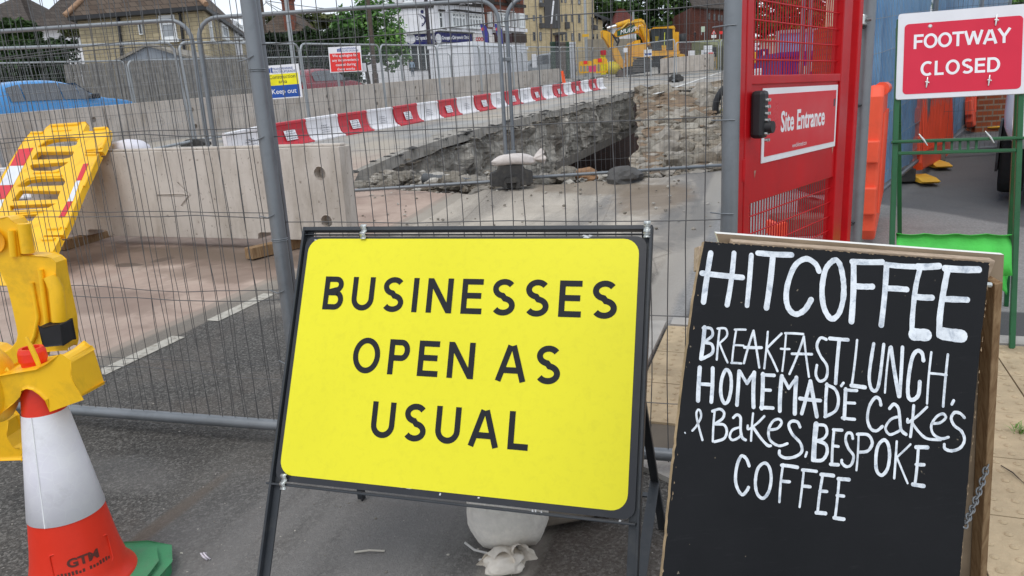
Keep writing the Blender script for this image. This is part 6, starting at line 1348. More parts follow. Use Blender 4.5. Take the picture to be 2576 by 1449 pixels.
for x in (1103, 1160, 1218, 1277): a = [on_frame(FR_, x-17, -16), on_frame(FR_, x, 13), on_frame(FR_, x+17, -16)]; mb.prism([tuple(q) for q in a], [], FR_, .06, .5)
mb.obj('roof', rfm, sh_)
mb = MB()
for x in (1103, 1160, 1218, 1277):
    for s_ in (-1, 1): p, q = fpt(FR_, (x, 14), .56), fpt(FR_, (x+s_*17, -16), .56); mb.bar(p, q, .2, .1, FR_[3])
mb.obj('bargeboard', tim, sh_)
mb = MB()
for x in (1103, 1160): frect(mb, FR_, x-8, 10, x+8, 13.5, .1, .7)
frect(mb, FR_, 1092, 74, 1214, 86, .02, .3); mb.obj('white_ledge', white_r, sh_)
for x0, y0, x1, y1, b_ in ((957, -14, 981, 9, 2), (1016, -16, 1039, 5, 2)): window(sh_, FL_, x0, y0, x1, y1, upvc, glass_l, b_, 0, .08, .1, True)
for x0, y0, x1, y1, b_ in ((1101, 30, 1114, 72, 1), (1126, 31, 1164, 73, 4), (1169, 36, 1211, 75, 5)): window(sh_, FR_, x0, y0, x1, y1, upvc, glass_l if b_ > 3 else glass_d, b_, .32, .35 if b_ > 3 else .1, .12, False)
FRb = (FR_[0]+FR_[3]*.05,)+FR_[1:]
for x0, y0, x1, y1, b_ in ((1225, 31, 1232, 69, 1), (1241, 31, 1275, 68, 4), (1281, 33, 1292, 70, 2), (1297, 34, 1314, 72, 3)): window(sh_, FRb, x0, y0, x1, y1, upvc, glass_d, b_, .3, .3, .12, False)
mb = MB(); frect(mb, FR_, 1122, 27, 1166, 30.5, .1, .8); frect(mb, FR_, 1166, 32, 1214, 35.5, .1, .7); frect(mb, FR_, 1100, 24, 1115, 30, .1, .2); frect(mb, FR_, 1102, 73, 1116, 76.5, .1, .3); mb.obj('window_head', tim, sh_)
mb = MB(); frect(mb, FR_, 1238, 28, 1278, 31, .1, .6); frect(mb, FR_, 1238, 68, 1319, 82, .06, .3); mb.obj('bay_trim', white_r, sh_)
navyf = mat('navy fascia', hx('#171a5e'), .45, .08, 3); mb = MB(); frect(mb, FL_, 1024, 85, 1091, 111, .01, .25); o1 = mb.obj('fascia', navyf, sh_); mb = MB(); frect(mb, FR_, 1092.5, 82, 1181, 109, .01, .25); mb.obj('fascia', navyf, sh_)
mb = MB(); frect(mb, FR_, 1183, 85, 1237, 108, .01, .25); mb.obj('fascia', mat('pale shop fascia', hx('#d9d3cf'), .5), sh_); mb = MB(); frect(mb, FR_, 1237.5, 83, 1283, 108, .06, .25); mb.obj('fascia', mat('dark red fascia', hx('#3a1a1c'), .5), sh_); mb = MB(); frect(mb, FR_, 1284, 84, 1319, 108, .06, .25); mb.obj('fascia', mat('brown fascia', hx('#3b2c24'), .5), sh_)
mb = MB(); frect(mb, FL_, 1024, 81.5, 1091, 84.5, .01, .4); frect(mb, FR_, 1092.5, 79, 1183, 82, .01, .4); mb.obj('canopy', mat('canopy grey', hx('#a9a9a6'), .7), sh_)
FLt, FRt = (FL_[0]+FL_[3]*.26,)+FL_[1:], (FR_[0]+FR_[3]*.26,)+FR_[1:]
def ptext(body, fr, pl, pr, cap, m, par, bold=.0):
    a, b = fpt(fr, pl), fpt(fr, pr); U = nrm(b-a); s_ = cap/1860*np.linalg.norm(a[:2])*1.38; n = text(body, s_, (a, U, np.array([0, 0, 1.]), fr[3]), m, 'lettering', par, 'LEFT', 1., bold, .004)
    xs = [np.dot(np.array(v.co)+np.array(ORIG[n.name])-a, U) for v in n.data.vertices]; k = np.linalg.norm(b-a)/max(xs)
    for v, x in zip(n.data.vertices, xs): v.co = Vector(np.array(v.co)+U*x*(k-1))
    return n
ptext('Chiropractic Clinic', FLt, (1047, 100.5), (1090, 98), 9, white_p, o1, .01); ptext('Crossgates Chiropractic Clinic', FRt, (1112, 99), (1179, 97.5), 8, white_p, o1, .01); ptext('COOKES', FRt, (1197, 103), (1229, 102), 8, mat('red lettering', hx('#c3222c'), .5), sh_, .015)
mb = MB()
for fr, c in ((FLt, (1034, 98)), (FRt, (1103, 97))): u = on_frame(fr, *c); mb.prism(circ(u, .3, 16), [], fr, 0, .01)
mb.obj('oval_logo', mat('pale logo', hx('#cfcfd2'), .5), sh_)
nl = mat('navy logo', hx('#1b1d4f'), .5); mb = MB(); u = on_frame(FL_, 1062, 29.4); mb.prism(circ(u, .11, 14), [], FL_, .003, .02); mb.prism([tuple(on_frame(FL_, *r1(*p))) for p in ((920, 225), (975, 250), (1020, 285), (1032, 315), (1010, 365), (975, 410), (945, 437), (985, 365), (998, 325), (985, 295), (955, 260))], [], FL_, .003, .02)
for p in ((905, 232), (925, 255), (942, 275), (955, 300), (962, 380), (955, 405)): mb.prism(circ(on_frame(FL_, *r1(*p)), .035, 8), [], FL_, .003, .02)
mb.obj('figure_logo', nl, sh_)
mb = MB(); frect(mb, FL_, 1024, 112, 1091, 175, .005, .05); frect(mb, FR_, 1093, 110, 1318, 175, .005, .05); mb.obj('shop_window', glass_d, sh_); mb = MB()
for x in (1034, 1052, 1070, 1084): frect(mb, FL_, x, 112, x+2.5, 175, .055, .12)
for x in (1100, 1118, 1140, 1166, 1182, 1205, 1236, 1262, 1284, 1304): frect(mb, FR_, x, 110, x+2.5, 175, .055, .12)
mb.obj('mullion', upvc, sh_)
# sandy apartment block
A, B, C = D(1306, 60, 66), D(1481, 60, 70), D(1516, 60, 75); FAp, FWg = vframe(A, B), vframe(B, C); sand = brick('sandy brick', '#cfbd98', '#c2ae88', '#b0a082', .3, .1, .008, .25, .2); ap_ = thing('apartment_block', 'sandy brick apartment block with grey panels beside the shops', 'apartment block', on_ground(A))
mb = MB(); core(mb, [A, B, B+[2, 12, 0], A+[0, 14, 0]], 0, 12); mb.obj('wall', sand, ap_); zc_ = fpt(FWg, (1481, 40))[2]; mb = MB(); core(mb, [B, C, C+[1, 9, 0], B+[2, 9, 0]], 0, zc_); mb.obj('wing_wall', sand, ap_)
mb = MB(); core(mb, [B+FWg[3]*.5, C+FWg[3]*.5+FWg[1]*.9, C+[1, 9, 0], B+[2, 9, 0]], zc_, zc_+.25); mb.obj('wing_roof', gut, ap_)
gp_ = mat('dark grey cladding', (.075, .072, .072), .7, .15, 2); mb = MB(); frect(mb, FAp, 1366, -30, 1408, 72, .01, .15); mb.obj('cladding', gp_, ap_)
gfm = mat('grey window frame', (.16, .155, .15), .6)
for q in ((1285, 265, 1335, 415), (1285, -40, 1330, 85), (1165, 255, 1200, 400), (1045, 250, 1095, 400), (985, 260, 1010, 395), (585, 265, 640, 420), (470, 275, 515, 380), (330, 270, 385, 360), (1410, 290, 1440, 430), (470, 580, 520, 740), (585, 580, 635, 740), (990, 580, 1020, 740), (1050, 590, 1095, 740), (1170, 600, 1210, 740), (1295, 600, 1335, 745), (980, -40, 1010, 50), (1040, -40, 1080, 55), (1165, -40, 1195, 70), (580, -40, 650, 60)):
    a, b = r2(q[0], q[1]), r2(q[2], q[3]); window(ap_, FAp, *a, *b, gfm, glass_d if rnd.random() < .6 else glass_l, 1, .3, .05, .1)
a, b = r2(880, 250), r2(920, 375); window(ap_, (FAp[0]+FAp[3]*.15,)+FAp[1:], *a, *b, gfm, glass_l, 1, 0, .05, .1)
for q in ((1530, 310, 1575, 450), (1620, 310, 1640, 450), (1540, 610, 1580, 740), (1625, 615, 1645, 715)): a, b = r2(q[0], q[1]), r2(q[2], q[3]); window(ap_, FWg, *a, *b, gfm, glass_d, 1, .3, .05, .1)
for q in ((1045, 405, 1105, 525), (583, 425, 650, 515), (578, 62, 650, 130)): mb = MB(); a, b = r2(q[0], q[1]), r2(q[2], q[3]); frect(mb, FAp, *a, *b, .02, .35); mb.obj('balcony', gp_, ap_)
mb = MB(); a, b = r2(1530, 455), r2(1590, 545); frect(mb, FWg, *a, *b, .02, .35); mb.obj('balcony', gp_, ap_)
mb = MB(); a, b = r2(875, 645), r2(935, 760); frect(mb, FAp, *a, *b, .01, .1); mb.obj('door', mat('dark red door', (.05, .012, .015), .5), ap_); mb = MB(); a, b = r2(830, 600), r2(965, 640); frect(mb, FAp, *a, *b, .05, .9); mb.obj('door_canopy', gp_, ap_)
w0, w1 = D(1478, 108, 64), D(1600, 104, 66); fr = vframe(w0, w1); mb = MB(); frect(mb, fr, 1478, 99, 1600, 150, -.3, 0); tag(mb.obj('garden_wall', mat('beige wall', hx('#8e8576'), .9, .12, 3)), 'beige garden wall between the apartment block and excavator', 'wall')
# far houses on the right
t, fr, r = plain_house('house', 'white house with red brown roof behind the excavator boom', (1545, 66), (1600, 60), 84, 84, 8, white_r, tiles('red roof tiles', '#6e3a33', '#5b2f2a'), 2.4, 1.2, 0)
A, B = D(1742, 8, 80), D(1900, 14, 88); fr = vframe(A, B); ch_ = thing('church_hall', 'long dark red brick hall beyond the grass verge at right', 'hall', on_ground(A)); mb = MB(); core(mb, [A, B, B+[0, 12, 0], A+[0, 12, 0]], 2, fpt(fr, (1760, 19))[2]); mb.obj('wall', brick('dark brick', '#6b3a2e', '#552d25', '#4c4039', .24, .085, .01, .4, .3), ch_)
mb = MB(); z_ = fpt(fr, (1760, 19))[2]; mb.add([A*[1, 1, 0]+[0, -.5, z_], B*[1, 1, 0]+[0, -.5, z_], B*[1, 1, 0]+[0, 6, z_+5], A*[1, 1, 0]+[0, 6, z_+5]], [(0, 1, 2, 3)]); o = mb.obj('roof', slate2, ch_); so_ = o.modifiers.new('solid', 'SOLIDIFY'); so_.thickness = .2
for q in ((980, 225, 1005, 330), (1065, 235, 1090, 345), (1140, 250, 1170, 350), (1190, 255, 1215, 350), (1235, 260, 1260, 350)): a, b = r4(q[0], q[1]), r4(q[2], q[3]); window(ch_, fr, *a, *b, gfm, glass_d, 1, .3, .05, .12)
w0, w1 = D(1696, 97, 74), D(1900, 84, 80); fr = vframe(w0, w1); mb = MB(); frect(mb, fr, 1697, 88, 1795, 108, -.3, 0); tag(mb.obj('brick_wall', MC['dark brick']), 'low dark brick wall behind the pedestrian and bin at right', 'wall')
# grass verge on the rise
gm2 = mat('dry verge grass', (.16, .17, .07), .95, .4, 2.5, .6, 14, dirt='#8d8259', dscale=.9, damt=.6); vg = MB(); q = [(1740, 104, 70), (1900, 92, 70), (1980, 88, 62), (1980, 116, 40), (1900, 122, 44), (1830, 118, 50)]; vs = [D(a, b, c) for a, b, c in q]; vg.add(vs+[v-[0, 0, 3] for v in vs], [tuple(range(6))]+[(i, (i+1) % 6, 6+(i+1) % 6, 6+i) for i in range(6)]); o = vg.obj('verge', gm2); o['kind'] = 'stuff'; o['label'] = 'dry grass verge rising beside the road at right'

# ------------------------------------------------------------------ vehicles
tyre = mat('tyre rubber', (.018, .018, .018), .85, .3, 20); rimm = mat('alloy rim', (.35, .36, .37), .35, .1, 9, metal=.7)
car_glass = mat('car window glass', (.10, .11, .125), .1, .3, .8, spec=.8)
def car(name, lab, loc, rz, paint_c, L_=4.3, Wd=1.78, H=1.5, kind='hatch', cat='car'):
    t = thing(name, lab, cat, loc, None, rz, True); pm = mat('%s paint' % lab[:18], paint_c, .25, .04, 2, spec=.6); hw = Wd/2
    if kind == 'hatch': S = [(0, .42, .62, .66, .9), (.03, .3, .92, .98, .96), (.1, .26, 1.0, 1.38, 1.), (.22, .25, .98, 1.5, 1.), (.45, .25, .96, 1.5, 1.), (.56, .25, .95, 1.40, 1.), (.70, .25, .95, .98, 1.), (.78, .25, .93, .95, 1.), (.92, .26, .84, .86, .96), (.98, .3, .68, .7, .88), (1., .4, .56, .58, .8)]
    else: S = [(0, .4, .8, .84, .92), (.02, .3, 1.0, 1.05, .98), (.05, .28, 1.05, 1.82, 1.), (.25, .27, 1.05, 1.9, 1.), (.6, .27, 1.02, 1.88, 1.), (.70, .27, 1.0, 1.72, 1.), (.84, .27, 1.0, 1.04, 1.), (.93, .28, .92, .94, .97), (1., .4, .62, .64, .88)]
    k = H/max(s[3] for s in S); mb = MB(); wm_ = MB(); R_ = []
    for x, zb_, zl, zr, w in S:
        wr_ = w*hw*(.80 if zr-zl > .2 else .97); R_.append([(-L_/2+x*L_, y, z*k) for y, z in ((-hw*w*.96, zb_), (-hw*w, (zb_+zl)/2), (-hw*w*.97, zl), (-wr_, zr-.03*(zr-zl > .2)), (-wr_*.6, zr), (wr_*.6, zr), (wr_, zr-.03*(zr-zl > .2)), (hw*w*.97, zl), (hw*w, (zb_+zl)/2), (hw*w*.96, zb_))])
    n = 10; vs = [p for q in R_ for p in q]; fs = []; m_ = []
    for i in range(len(S)-1):
        for j in range(n): fs.append((i*n+j, i*n+(j+1) % n, (i+1)*n+(j+1) % n, (i+1)*n+j))
    mb.add(vs, fs, 0, True); mb.add(R_[0], [tuple(range(n))]); mb.add(R_[-1], [tuple(range(n))[::-1]]); body = mb.obj('body', pm, t)
    sb_ = body.modifiers.new('sub', 'SUBSURF'); sb_.levels = 1; sb_.render_levels = 2
    def quadw(i, a0, a1, side, e=.006):     # side glass between two stations
        A0, A1 = R_[i], R_[i+1]; j = 2 if side < 0 else 7; q = 3 if side < 0 else 6; lo0, lo1 = np.array(A0[j]), np.array(A1[j]); hi0, hi1 = np.array(A0[q]), np.array(A1[q]); f = lambda lo, hi, v: lo+(hi-lo)*v+np.array([0, side*(.012+.02*v*(1-v)*4), 0]); lo = lambda s_: lo0+(lo1-lo0)*s_; hi = lambda s_: hi0+(hi1-hi0)*s_
        return [f(lo(a0), hi(a0), .08), f(lo(a1), hi(a1), .08), f(lo(a1), hi(a1), .86), f(lo(a0), hi(a0), .86)]
    idx = [i for i in range(len(S)-1) if S[i][3]-S[i][2] > .2 and S[i+1][3]-S[i+1][2] > .2]; last = idx[-1]+1
    for side in (-1, 1):
        g = MB()
        for c, i in enumerate(idx): g.add(quadw(i, .35 if c == 0 else .02, .98, side), [(0, 1, 2, 3)])
        A0, A1 = R_[last], R_[last+1]; j, q = (2, 3) if side < 0 else (7, 6); p = np.array(A0[j]); s_ = np.array([0, side*.014, .03]); g.add([p+s_, np.array(A0[j])+(np.array(A1[j])-A0[j])*.75+s_, np.array(A0[q])*.88+np.array(A0[j])*.12+s_], [(0, 1, 2)])
        g.obj('side_window', car_glass, t)
        mr = MB(); p = np.array(R_[last][j])+(np.array(R_[last+1][j])-R_[last][j])*.55; mr.box(p+[0, side*.12, .08], (.12, .2, .13)); mr.obj('wing_mirror', black_m, t, .03)
    g = MB(); e = 1.012; A0, A1 = R_[last], R_[last+1]; g.add([np.array(A0[3])*[1, .93, 1]+[.05, 0, .012], np.array(A0[6])*[1, .93, 1]+[.05, 0, .012], np.array(A1[6])*[1, .9, 1]+[-.1, 0, .05], np.array(A1[3])*[1, .9, 1]+[-.1, 0, .05]], [(0, 1, 2, 3)]); g.obj('windscreen', car_glass, t)
    A0, A1 = R_[1], R_[2]; g = MB(); g.add([np.array(A0[3])*[1, .85, 1]+[-.03, 0, .05], np.array(A0[6])*[1, .85, 1]+[-.03, 0, .05], np.array(A1[6])*[1, .9, 1]+[-.05, 0, -.06], np.array(A1[3])*[1, .9, 1]+[-.05, 0, -.06]], [(0, 1, 2, 3)]); g.obj('rear_window', car_glass, t)
    for x in (-L_*.30, L_*.31):
        for y in (-hw+.1, hw-.1):
            wb = MB(); wb.lathe([(.2, -.1), (.31, -.1), (.325, -.06), (.325, .06), (.31, .1), (.2, .1)], (0, 0, 0), 24); rm_ = MB(); rm_.lathe([(.01, .085), (.06, .1), (.19, .07), (.21, .1)], (0, 0, 0), 20); rm_.lathe([(.01, -.085), (.06, -.1), (.19, -.07), (.21, -.1)], (0, 0, 0), 20)
            for b in (wb, rm_): b.v = [(x+p[0], y+p[2], .325+p[1]) for p in b.v]
            w_ = wb.obj('wheel', tyre, t); rm_.obj('rim', rimm, w_)
            ac = MB(); s_ = -1 if y < 0 else 1; ac.add([(x+.36*math.cos(q), s_*(hw*1.006), .34+.36*math.sin(q)) for q in np.linspace(-.3, PI+.3, 16)], [tuple(range(16))]); 
            o = ac.obj('wheel_arch', black_m, t); so_ = o.modifiers.new('solid', 'SOLIDIFY'); so_.thickness = .02
    for y in (-hw*.72, hw*.72):
        lb_ = MB(); lb_.box((-L_/2+.05, y, S[1][2]*k-.1), (.12, .3, .13)); lb_.obj('tail_light', mat('tail lamp', (.35, .01, .015), .25), t, .03); hb_ = MB(); hb_.box((L_/2-.16, y*.9, S[-2][2]*k-.03), (.22, .34, .1)); hb_.obj('headlight', mat('head lamp', (.6, .62, .65), .15), t, .03)
    return t
def lane(px, off, fr=WF): f = (fr[0]-fr[3]*off,)+fr[1:]; return f
def lane_car(name, lab, px, off, col, **k):
    f = lane(px, off); a = on_frame(f, *px)[0]; L_ = k.get('L_', 4.3); p = f[0]+f[1]*(a-L_/2); p = on_ground(p); t = car(name, lab, p, wang, col, **k); t.rotation_euler = (0, -math.atan2(GX*RD[0]+GY*RD[1], 1), wang); return t
lane_car('parked_car', 'bright blue car behind the concrete blocks at the left edge', (308, 250), 4.2, hx('#3a8fd0'), L_=4.25, H=1.52)
lane_car('parked_car', 'dark red hatchback driving behind the notices on the fence', (880, 200), 5.2, hx('#8c1f2c'), L_=4.1, H=1.52)
lane_car('parked_car', 'silver people carrier in front of the white site cabin', (1196, 160), 8., hx('#b9bec3'), L_=4.6, H=1.75, kind='van')
lane_car('parked_car', 'silver saloon car glimpsed behind the fence right of the cabin', (1368, 140), 8.2, hx('#9aa1a8'), L_=4.3, H=1.5)
lane_car('parked_car', 'dark grey car behind the far fence below the silver van', (1412, 138), 8.6, hx('#4a4e52'), L_=4.2, H=1.5)
p = on_ground(D(1372, 130, 60)); car('van', 'silver van parked before the sandy apartment block', p, PI+.1, hx('#9ea2a6'), 4.6, 1.8, 1.95, 'van', 'van')
# site cabin
A, B = D(1187, 112, 36), D(1325, 110, 41); fr = vframe(A, B); t = thing('site_cabin', 'white ribbed site cabin behind the fence in front of the shops', 'site cabin', on_ground(A)); cw = mat('white cabin steel', hx('#e3e4e8'), .5, .04, 3); L_ = np.linalg.norm((B-A)[:2]); zb_ = gz(*A[:2])-A[2]-.2
mb = MB(); mb.prism([(0, zb_), (L_, zb_), (L_, 0), (0, 0)], [], fr, -2.4, 0); mb.obj('body', cw, t); mb = MB()
for i in range(int(L_/.22)): mb.prism([(i*.22+.03, zb_+.1), (i*.22+.13, zb_+.1), (i*.22+.13, -.12), (i*.22+.03, -.12)], [], fr, .001, .035)
mb.obj('ribs', cw, t); mb = MB(); mb.prism([(-.05, -.02), (L_+.05, -.02), (L_+.05, .14), (-.05, .14)], [], fr, -2.45, .06); mb.obj('roof', cw, t)
# right-hand white van, only its corner in the picture
vb = G(2538, 498); vt = bang+.06; vo = np.array([-4.7*.30, .875]); vc = vb[:2]-np.array([math.cos(vt)*vo[0]-math.sin(vt)*vo[1], math.sin(vt)*vo[0]+math.cos(vt)*vo[1]]); t = car('van', 'white van at the right edge behind the footway sign', on_ground([vc[0], vc[1], 0]), vt, hx('#e4e5e9'), 4.7, 1.95, 2.2, 'van', 'van')
# excavator
EY = 52.; ef = lambda d=0.: (np.array([0, EY-d, 0]), np.array([1., 0, 0]), np.array([0, 0, 1.]), np.array([0, -1., 0])); exg = on_ground(D(1600, 180, EY)); ex = thing('excavator', 'yellow tracked excavator with a green lettered boom on the far road', 'excavator', exg)
ey = mat('excavator yellow', hx('#dda318'), .5, .12, 1.5, dirt='#7d5c1c', dscale=1.2, damt=.35); eb = mat('excavator black', (.02, .022, .026), .6, .3, 3); et = mat('muddy track', (.04, .035, .03), .9, .4, 3, .5, 9)
def ep(name, poly, t0, t1, m, par=None, bev=.03, d=0.):
    mb = MB(); fr = ef(0); mb.prism([tuple(on_frame(fr, *r3(*p))) for p in poly], [], fr, t0, t1); return mb.obj(name, m, par or ex, bev)
ep('track', [(665, 930), (740, 895), (880, 900), (935, 950), (1010, 960), (1020, 1190), (930, 1205), (700, 1232), (665, 1150)], .2, 2.4, et); ep('track', [(1365, 960), (1400, 890), (1600, 865), (1690, 895), (1725, 1000), (1725, 1180), (1370, 1185)], -.6, 1.4, et)
mb = MB(); fr = ef()
for i in range(7): y = 905+i*45; mb.prism([tuple(on_frame(fr, *r3(*p))) for p in ((668, y), (880, y), (880, y+16), (668, y+20))], [], fr, 2.41, 2.5)
mb.obj('track_shoes', mat('track steel', (.13, .115, .1), .7, .3, 5), ex)
ep('undercarriage', [(990, 850), (1380, 840), (1380, 1045), (1000, 1050)], -.8, .8, eb); ep('track_guard', [(620, 895), (760, 880), (1000, 868), (1035, 935), (975, 900), (770, 908), (660, 1010), (650, 1080), (630, 1080)], .3, 2.45, ey); ep('track_guard', [(1335, 915), (1480, 842), (1700, 828), (1700, 858), (1490, 872), (1385, 925)], -.6, 1.5, ey)
ep('body', [(1000, 760), (1200, 752), (1600, 742), (1690, 760), (1680, 812), (1560, 842), (1000, 856)], -1.4, 1.2, ey); ep('engine_housing', [(700, 620), (770, 545), (870, 540), (882, 600), (1000, 600), (1010, 860), (705, 872)], -1.2, 1.3, ey); ep('counterweight', [(1600, 420), (1625, 378), (1680, 378), (1692, 500), (1682, 770), (1600, 780)], -1.6, .9, ey, None, .08)
cbx = ep('cab', [(1115, 310), (1160, 280), (1560, 288), (1572, 742), (1150, 745), (1135, 600)], -.4, 1.1, mat('cab glass', (.016, .022, .025), .2, .5, .5, spec=.35)); ep('cab_roof', [(1130, 305), (1155, 272), (1355, 262), (1570, 248), (1590, 290), (1360, 296), (1160, 300)], -.5, 1.2, ey, cbx); ep('cab_pillar', [(1552, 270), (1592, 270), (1602, 745), (1562, 745)], -.4, 1.15, ey, cbx); ep('cab_pillar', [(1330, 650), (1410, 650), (1410, 750), (1330, 750)], 1.11, 1.16, ey, cbx); ep('cab_pillar', [(1300, 290), (1322, 290), (1330, 745), (1308, 745)], 1.11, 1.15, eb, cbx); ep('grab_rail', [(1378, 380), (1390, 380), (1380, 690), (1368, 690)], 1.17, 1.22, mat('hi-vis yellow', hx('#cfd24a'), .5), cbx, 0); ep('seat', [(1190, 455), (1270, 455), (1250, 560), (1200, 560)], 1.105, 1.14, mat('seat back', (.2, .15, .02), .7), cbx, 0)
bm2 = ep('boom', [(790, 105), (930, 92), (1020, 200), (1085, 330), (1112, 640), (1040, 640), (960, 450), (880, 372), (800, 368), (430, 462), (385, 400), (425, 335), (785, 195)], .1, .75, ey); sg = ep('boom_sign', [(432, 345), (795, 200), (797, 355), (435, 445)], .76, .8, mat('green sign', hx('#134a33'), .5), bm2, 0)
fr = ef(); a, b = fpt(fr, r3(478, 425), .81), fpt(fr, r3(790, 345), .81); U = nrm(b-a); text('MURPHY', .40, (a+np.array([.05, 0, .04]), U, nrm(np.array([.12, 0, 1.])), np.array([0, -1., 0])), white_p, 'lettering', bm2, 'LEFT', .95, .004, .01)
ep('dipper_head', [(130, 325), (240, 330), (335, 400), (372, 520), (340, 665), (290, 672), (200, 520), (140, 440)], .05, .7, ey); ep('dipper_arm', [(325, 640), (440, 680), (545, 900), (625, 1060), (545, 1105), (440, 1000), (370, 860)], .1, .65, ey); ep('link', [(410, 1000), (470, 980), (560, 1040), (620, 1060), (630, 1120), (560, 1130), (480, 1080)], .1, .6, mat('greasy steel', (.06, .045, .035), .7, .4, 4))
ep('bucket', [(440, 1180), (470, 1140), (540, 1150), (620, 1095), (645, 1190), (600, 1262), (450, 1278)], -.1, .9, mat('worn bucket steel', (.14, .1, .085), .8, .4, 3)); fp3 = lambda x, y, d: fpt(ef(), r3(x, y), d)
mb = MB(); mb.tube([fp3(430, 220, .5), fp3(710, 130, .5)], .17, 10); mb.obj('ram', ey, ex); mb = MB(); mb.tube([fp3(240, 275, .5), fp3(430, 220, .5)], .1, 8); mb.obj('ram_rod', mat('chrome rod', (.7, .7, .72), .2, .05, 4, metal=.8), ex); mb = MB(); mb.tube([fp3(915, 230, .95), fp3(1000, 440, .95), fp3(1075, 620, .95)], .14, 8); mb.tube([fp3(960, 240, -.1), fp3(1120, 640, -.1)], .14, 8); mb.obj('boom_ram', ey, ex)
mb = MB()
for i in range(9): y = i*9; mb.tube([fp3(420+i*14, 330-y*.6, .3+.06*i), fp3(640, 225-y*.8+rnd.uniform(-12, 12), .3+.06*i), fp3(800, 120+y*.5+rnd.uniform(-10, 10), .3+.06*i), fp3(900+i*4, 80+y*.7, .3+.06*i), fp3(1010, 110+y*1.4, .3+.06*i)], .045, 5)
mb.obj('hose', mat('yellow wrapped hose', hx('#c9a548'), .7, .3, 3), ex); mb = MB(); mb.tube([fp3(380, 480, .8), fp3(460, 480, .8), fp3(470, 540, .8), fp3(430, 640, .8)], .06, 6); mb.tube([fp3(330, 400, .8), fp3(400, 520, .8), fp3(450, 600, .8)], .05, 6); mb.obj('hose', eb, ex)
mb = MB(); c = fp3(385, 1090, .3); mb.tube([c+[-.55, 0, 0], c+[-.35, 0, 0], c+[.25, 0, 0], c+[.5, 0, 0]], [.3, .42, .44, .25], 16); mb.box(c+[-.72, 0, .25], (.3, .5, 1.3)); mb.box(c+[-.7, -.1, 1.0], (.32, .5, .3), None, 1); tag(mb.obj('bowser', [mat('lemon yellow drum', hx('#d9c81e'), .45), mat('red cap', hx('#b3202a'), .5)], None, 0, 2, on_ground(c)), 'yellow drum shaped bowser beside the excavator bucket', 'bowser')
# far block, barriers and boards near it
kA2, kB2 = G(1661, 189), G(1784, 184); kL = np.linalg.norm((kB2-kA2)[:2]); a_ = math.atan2((kB2-kA2)[1], (kB2-kA2)[0]); t = thing('concrete_block', 'far concrete barrier block with an arrow standing in front of the excavator', 'concrete block', kA2+[0, 0, .08], None, a_, True); block(t, kL, 34/1860*kA2[1], .5, True, False, [(kL*.92, 34/1860*kA2[1]*.72), (kL*.92, 34/1860*kA2[1]*.25)])
def far_barrier(lab, x0, y0, x1, y1, dep, nh=4):
    A = D(x0, y1, dep); B = D(x1, y1, dep); fr = vframe(A, B); w = np.linalg.norm((B-A)[:2]); h = (y1-y0)/1860*dep; t = thing('pedestrian_barrier', lab, 'barrier', on_ground(A), 'yellow barriers around the far works'); mb = MB(); hs = [rrect(w*(.06+.9*i/nh)+.02, h*.12, w*(.06+.9*(i+1)/nh)-.02, h*.62, .05, 3) for i in range(nh)]; mb.prism(rrect(0, 0, w, h, .12, 4), hs, fr, -.08, 0); mb.obj('body', yel_far, t); return t, fr, w, h
far_barrier('yellow barrier just right of the excavator track', *r4(400, 945), *r4(582, 1190), 56); far_barrier('shortest yellow barrier behind the far concrete block', *r4(600, 975), *r4(792, 1190), 54); far_barrier('yellow barrier at the right end of the far concrete block', *r4(840, 975), *r4(1118, 1195), 53, 6)
for q, lab in (((1310, 1130, 1560, 1330), 'pale yellow barrier behind the fence left of the bowser'), ((1560, 1090, 1830, 1330), 'yellow barrier with a red panel behind the fence end')):
    t, fr, w, h = far_barrier(lab, *r2(q[0], q[1]), *r2(q[2], q[3]), 46); mb = MB(); mb.prism([(w*.35, h*.75), (w*.62, h*.75), (w*.62, h*1.02), (w*.35, h*1.02)], [], fr, .001, .02); mb.obj('red_panel', red_n, t)
def board(name, lab, p0, p1, dep, m, parts=(), legs=True):
    A = D(p0[0], p1[1], dep); B = D(p1[0], p1[1], dep); fr = vframe(A, B); w = np.linalg.norm((B-A)[:2]); h = (p1[1]-p0[1])/1860*dep; g = gz(*A[:2])-A[2]; t = thing(name, lab, 'sign', on_ground(A)); mb = MB(); mb.prism([(0, 0), (w, 0), (w, h), (0, h)], [], fr, -.04, 0); mb.obj('board', m, t)
    for x0, y0, x1, y1, mm, nm in parts: mb = MB(); mb.prism([(x0*w, y0*h), (x1*w, y0*h), (x1*w, y1*h), (x0*w, y1*h)], [], fr, .002, .01); mb.obj(nm, mm, t)
    if legs:
        for x in (.1, .9): mb = MB(); mb.prism([(w*x-.03, g), (w*x+.03, g), (w*x+.03, h*.9), (w*x-.03, h*.9)], [], fr, -.1, -.045); mb.obj('leg', galv_far, t)
    return t
board('notice_board', 'white notice with a navy stripe in front of the excavator', r3(1030, 718), r3(1196, 850), 47, white_p, ((.1, .2, .5, .45, navy, 'stripe'), (.55, .2, .95, .45, blue_n, 'stripe')))
board('notice_board', 'small blank white notice left of the excavator body', r3(602, 675), r3(690, 762), 47, white_p); board('notice_board', 'white board behind the shortest yellow barrier', r4(640, 865), r4(752, 945), 52, white_p); board('notice_board', 'tall white board beside the black one at right', r4(860, 862), r4(950, 968), 51.5, white_p); board('notice_board', 'highest white board above the red sign', r4(903, 785), r4(1045, 892), 51.3, white_p); board('notice_board', 'black board behind the white and red signs', r4(1035, 815), r4(1116, 968), 52, black_m); board('notice_board', 'red sign with white border before the black board', r4(972, 892), r4(1068, 968), 51, white_p, ((.08, .1, .92, .9, red_n, 'red_face'), (.2, .45, .8, .62, white_p, 'text_bar')))
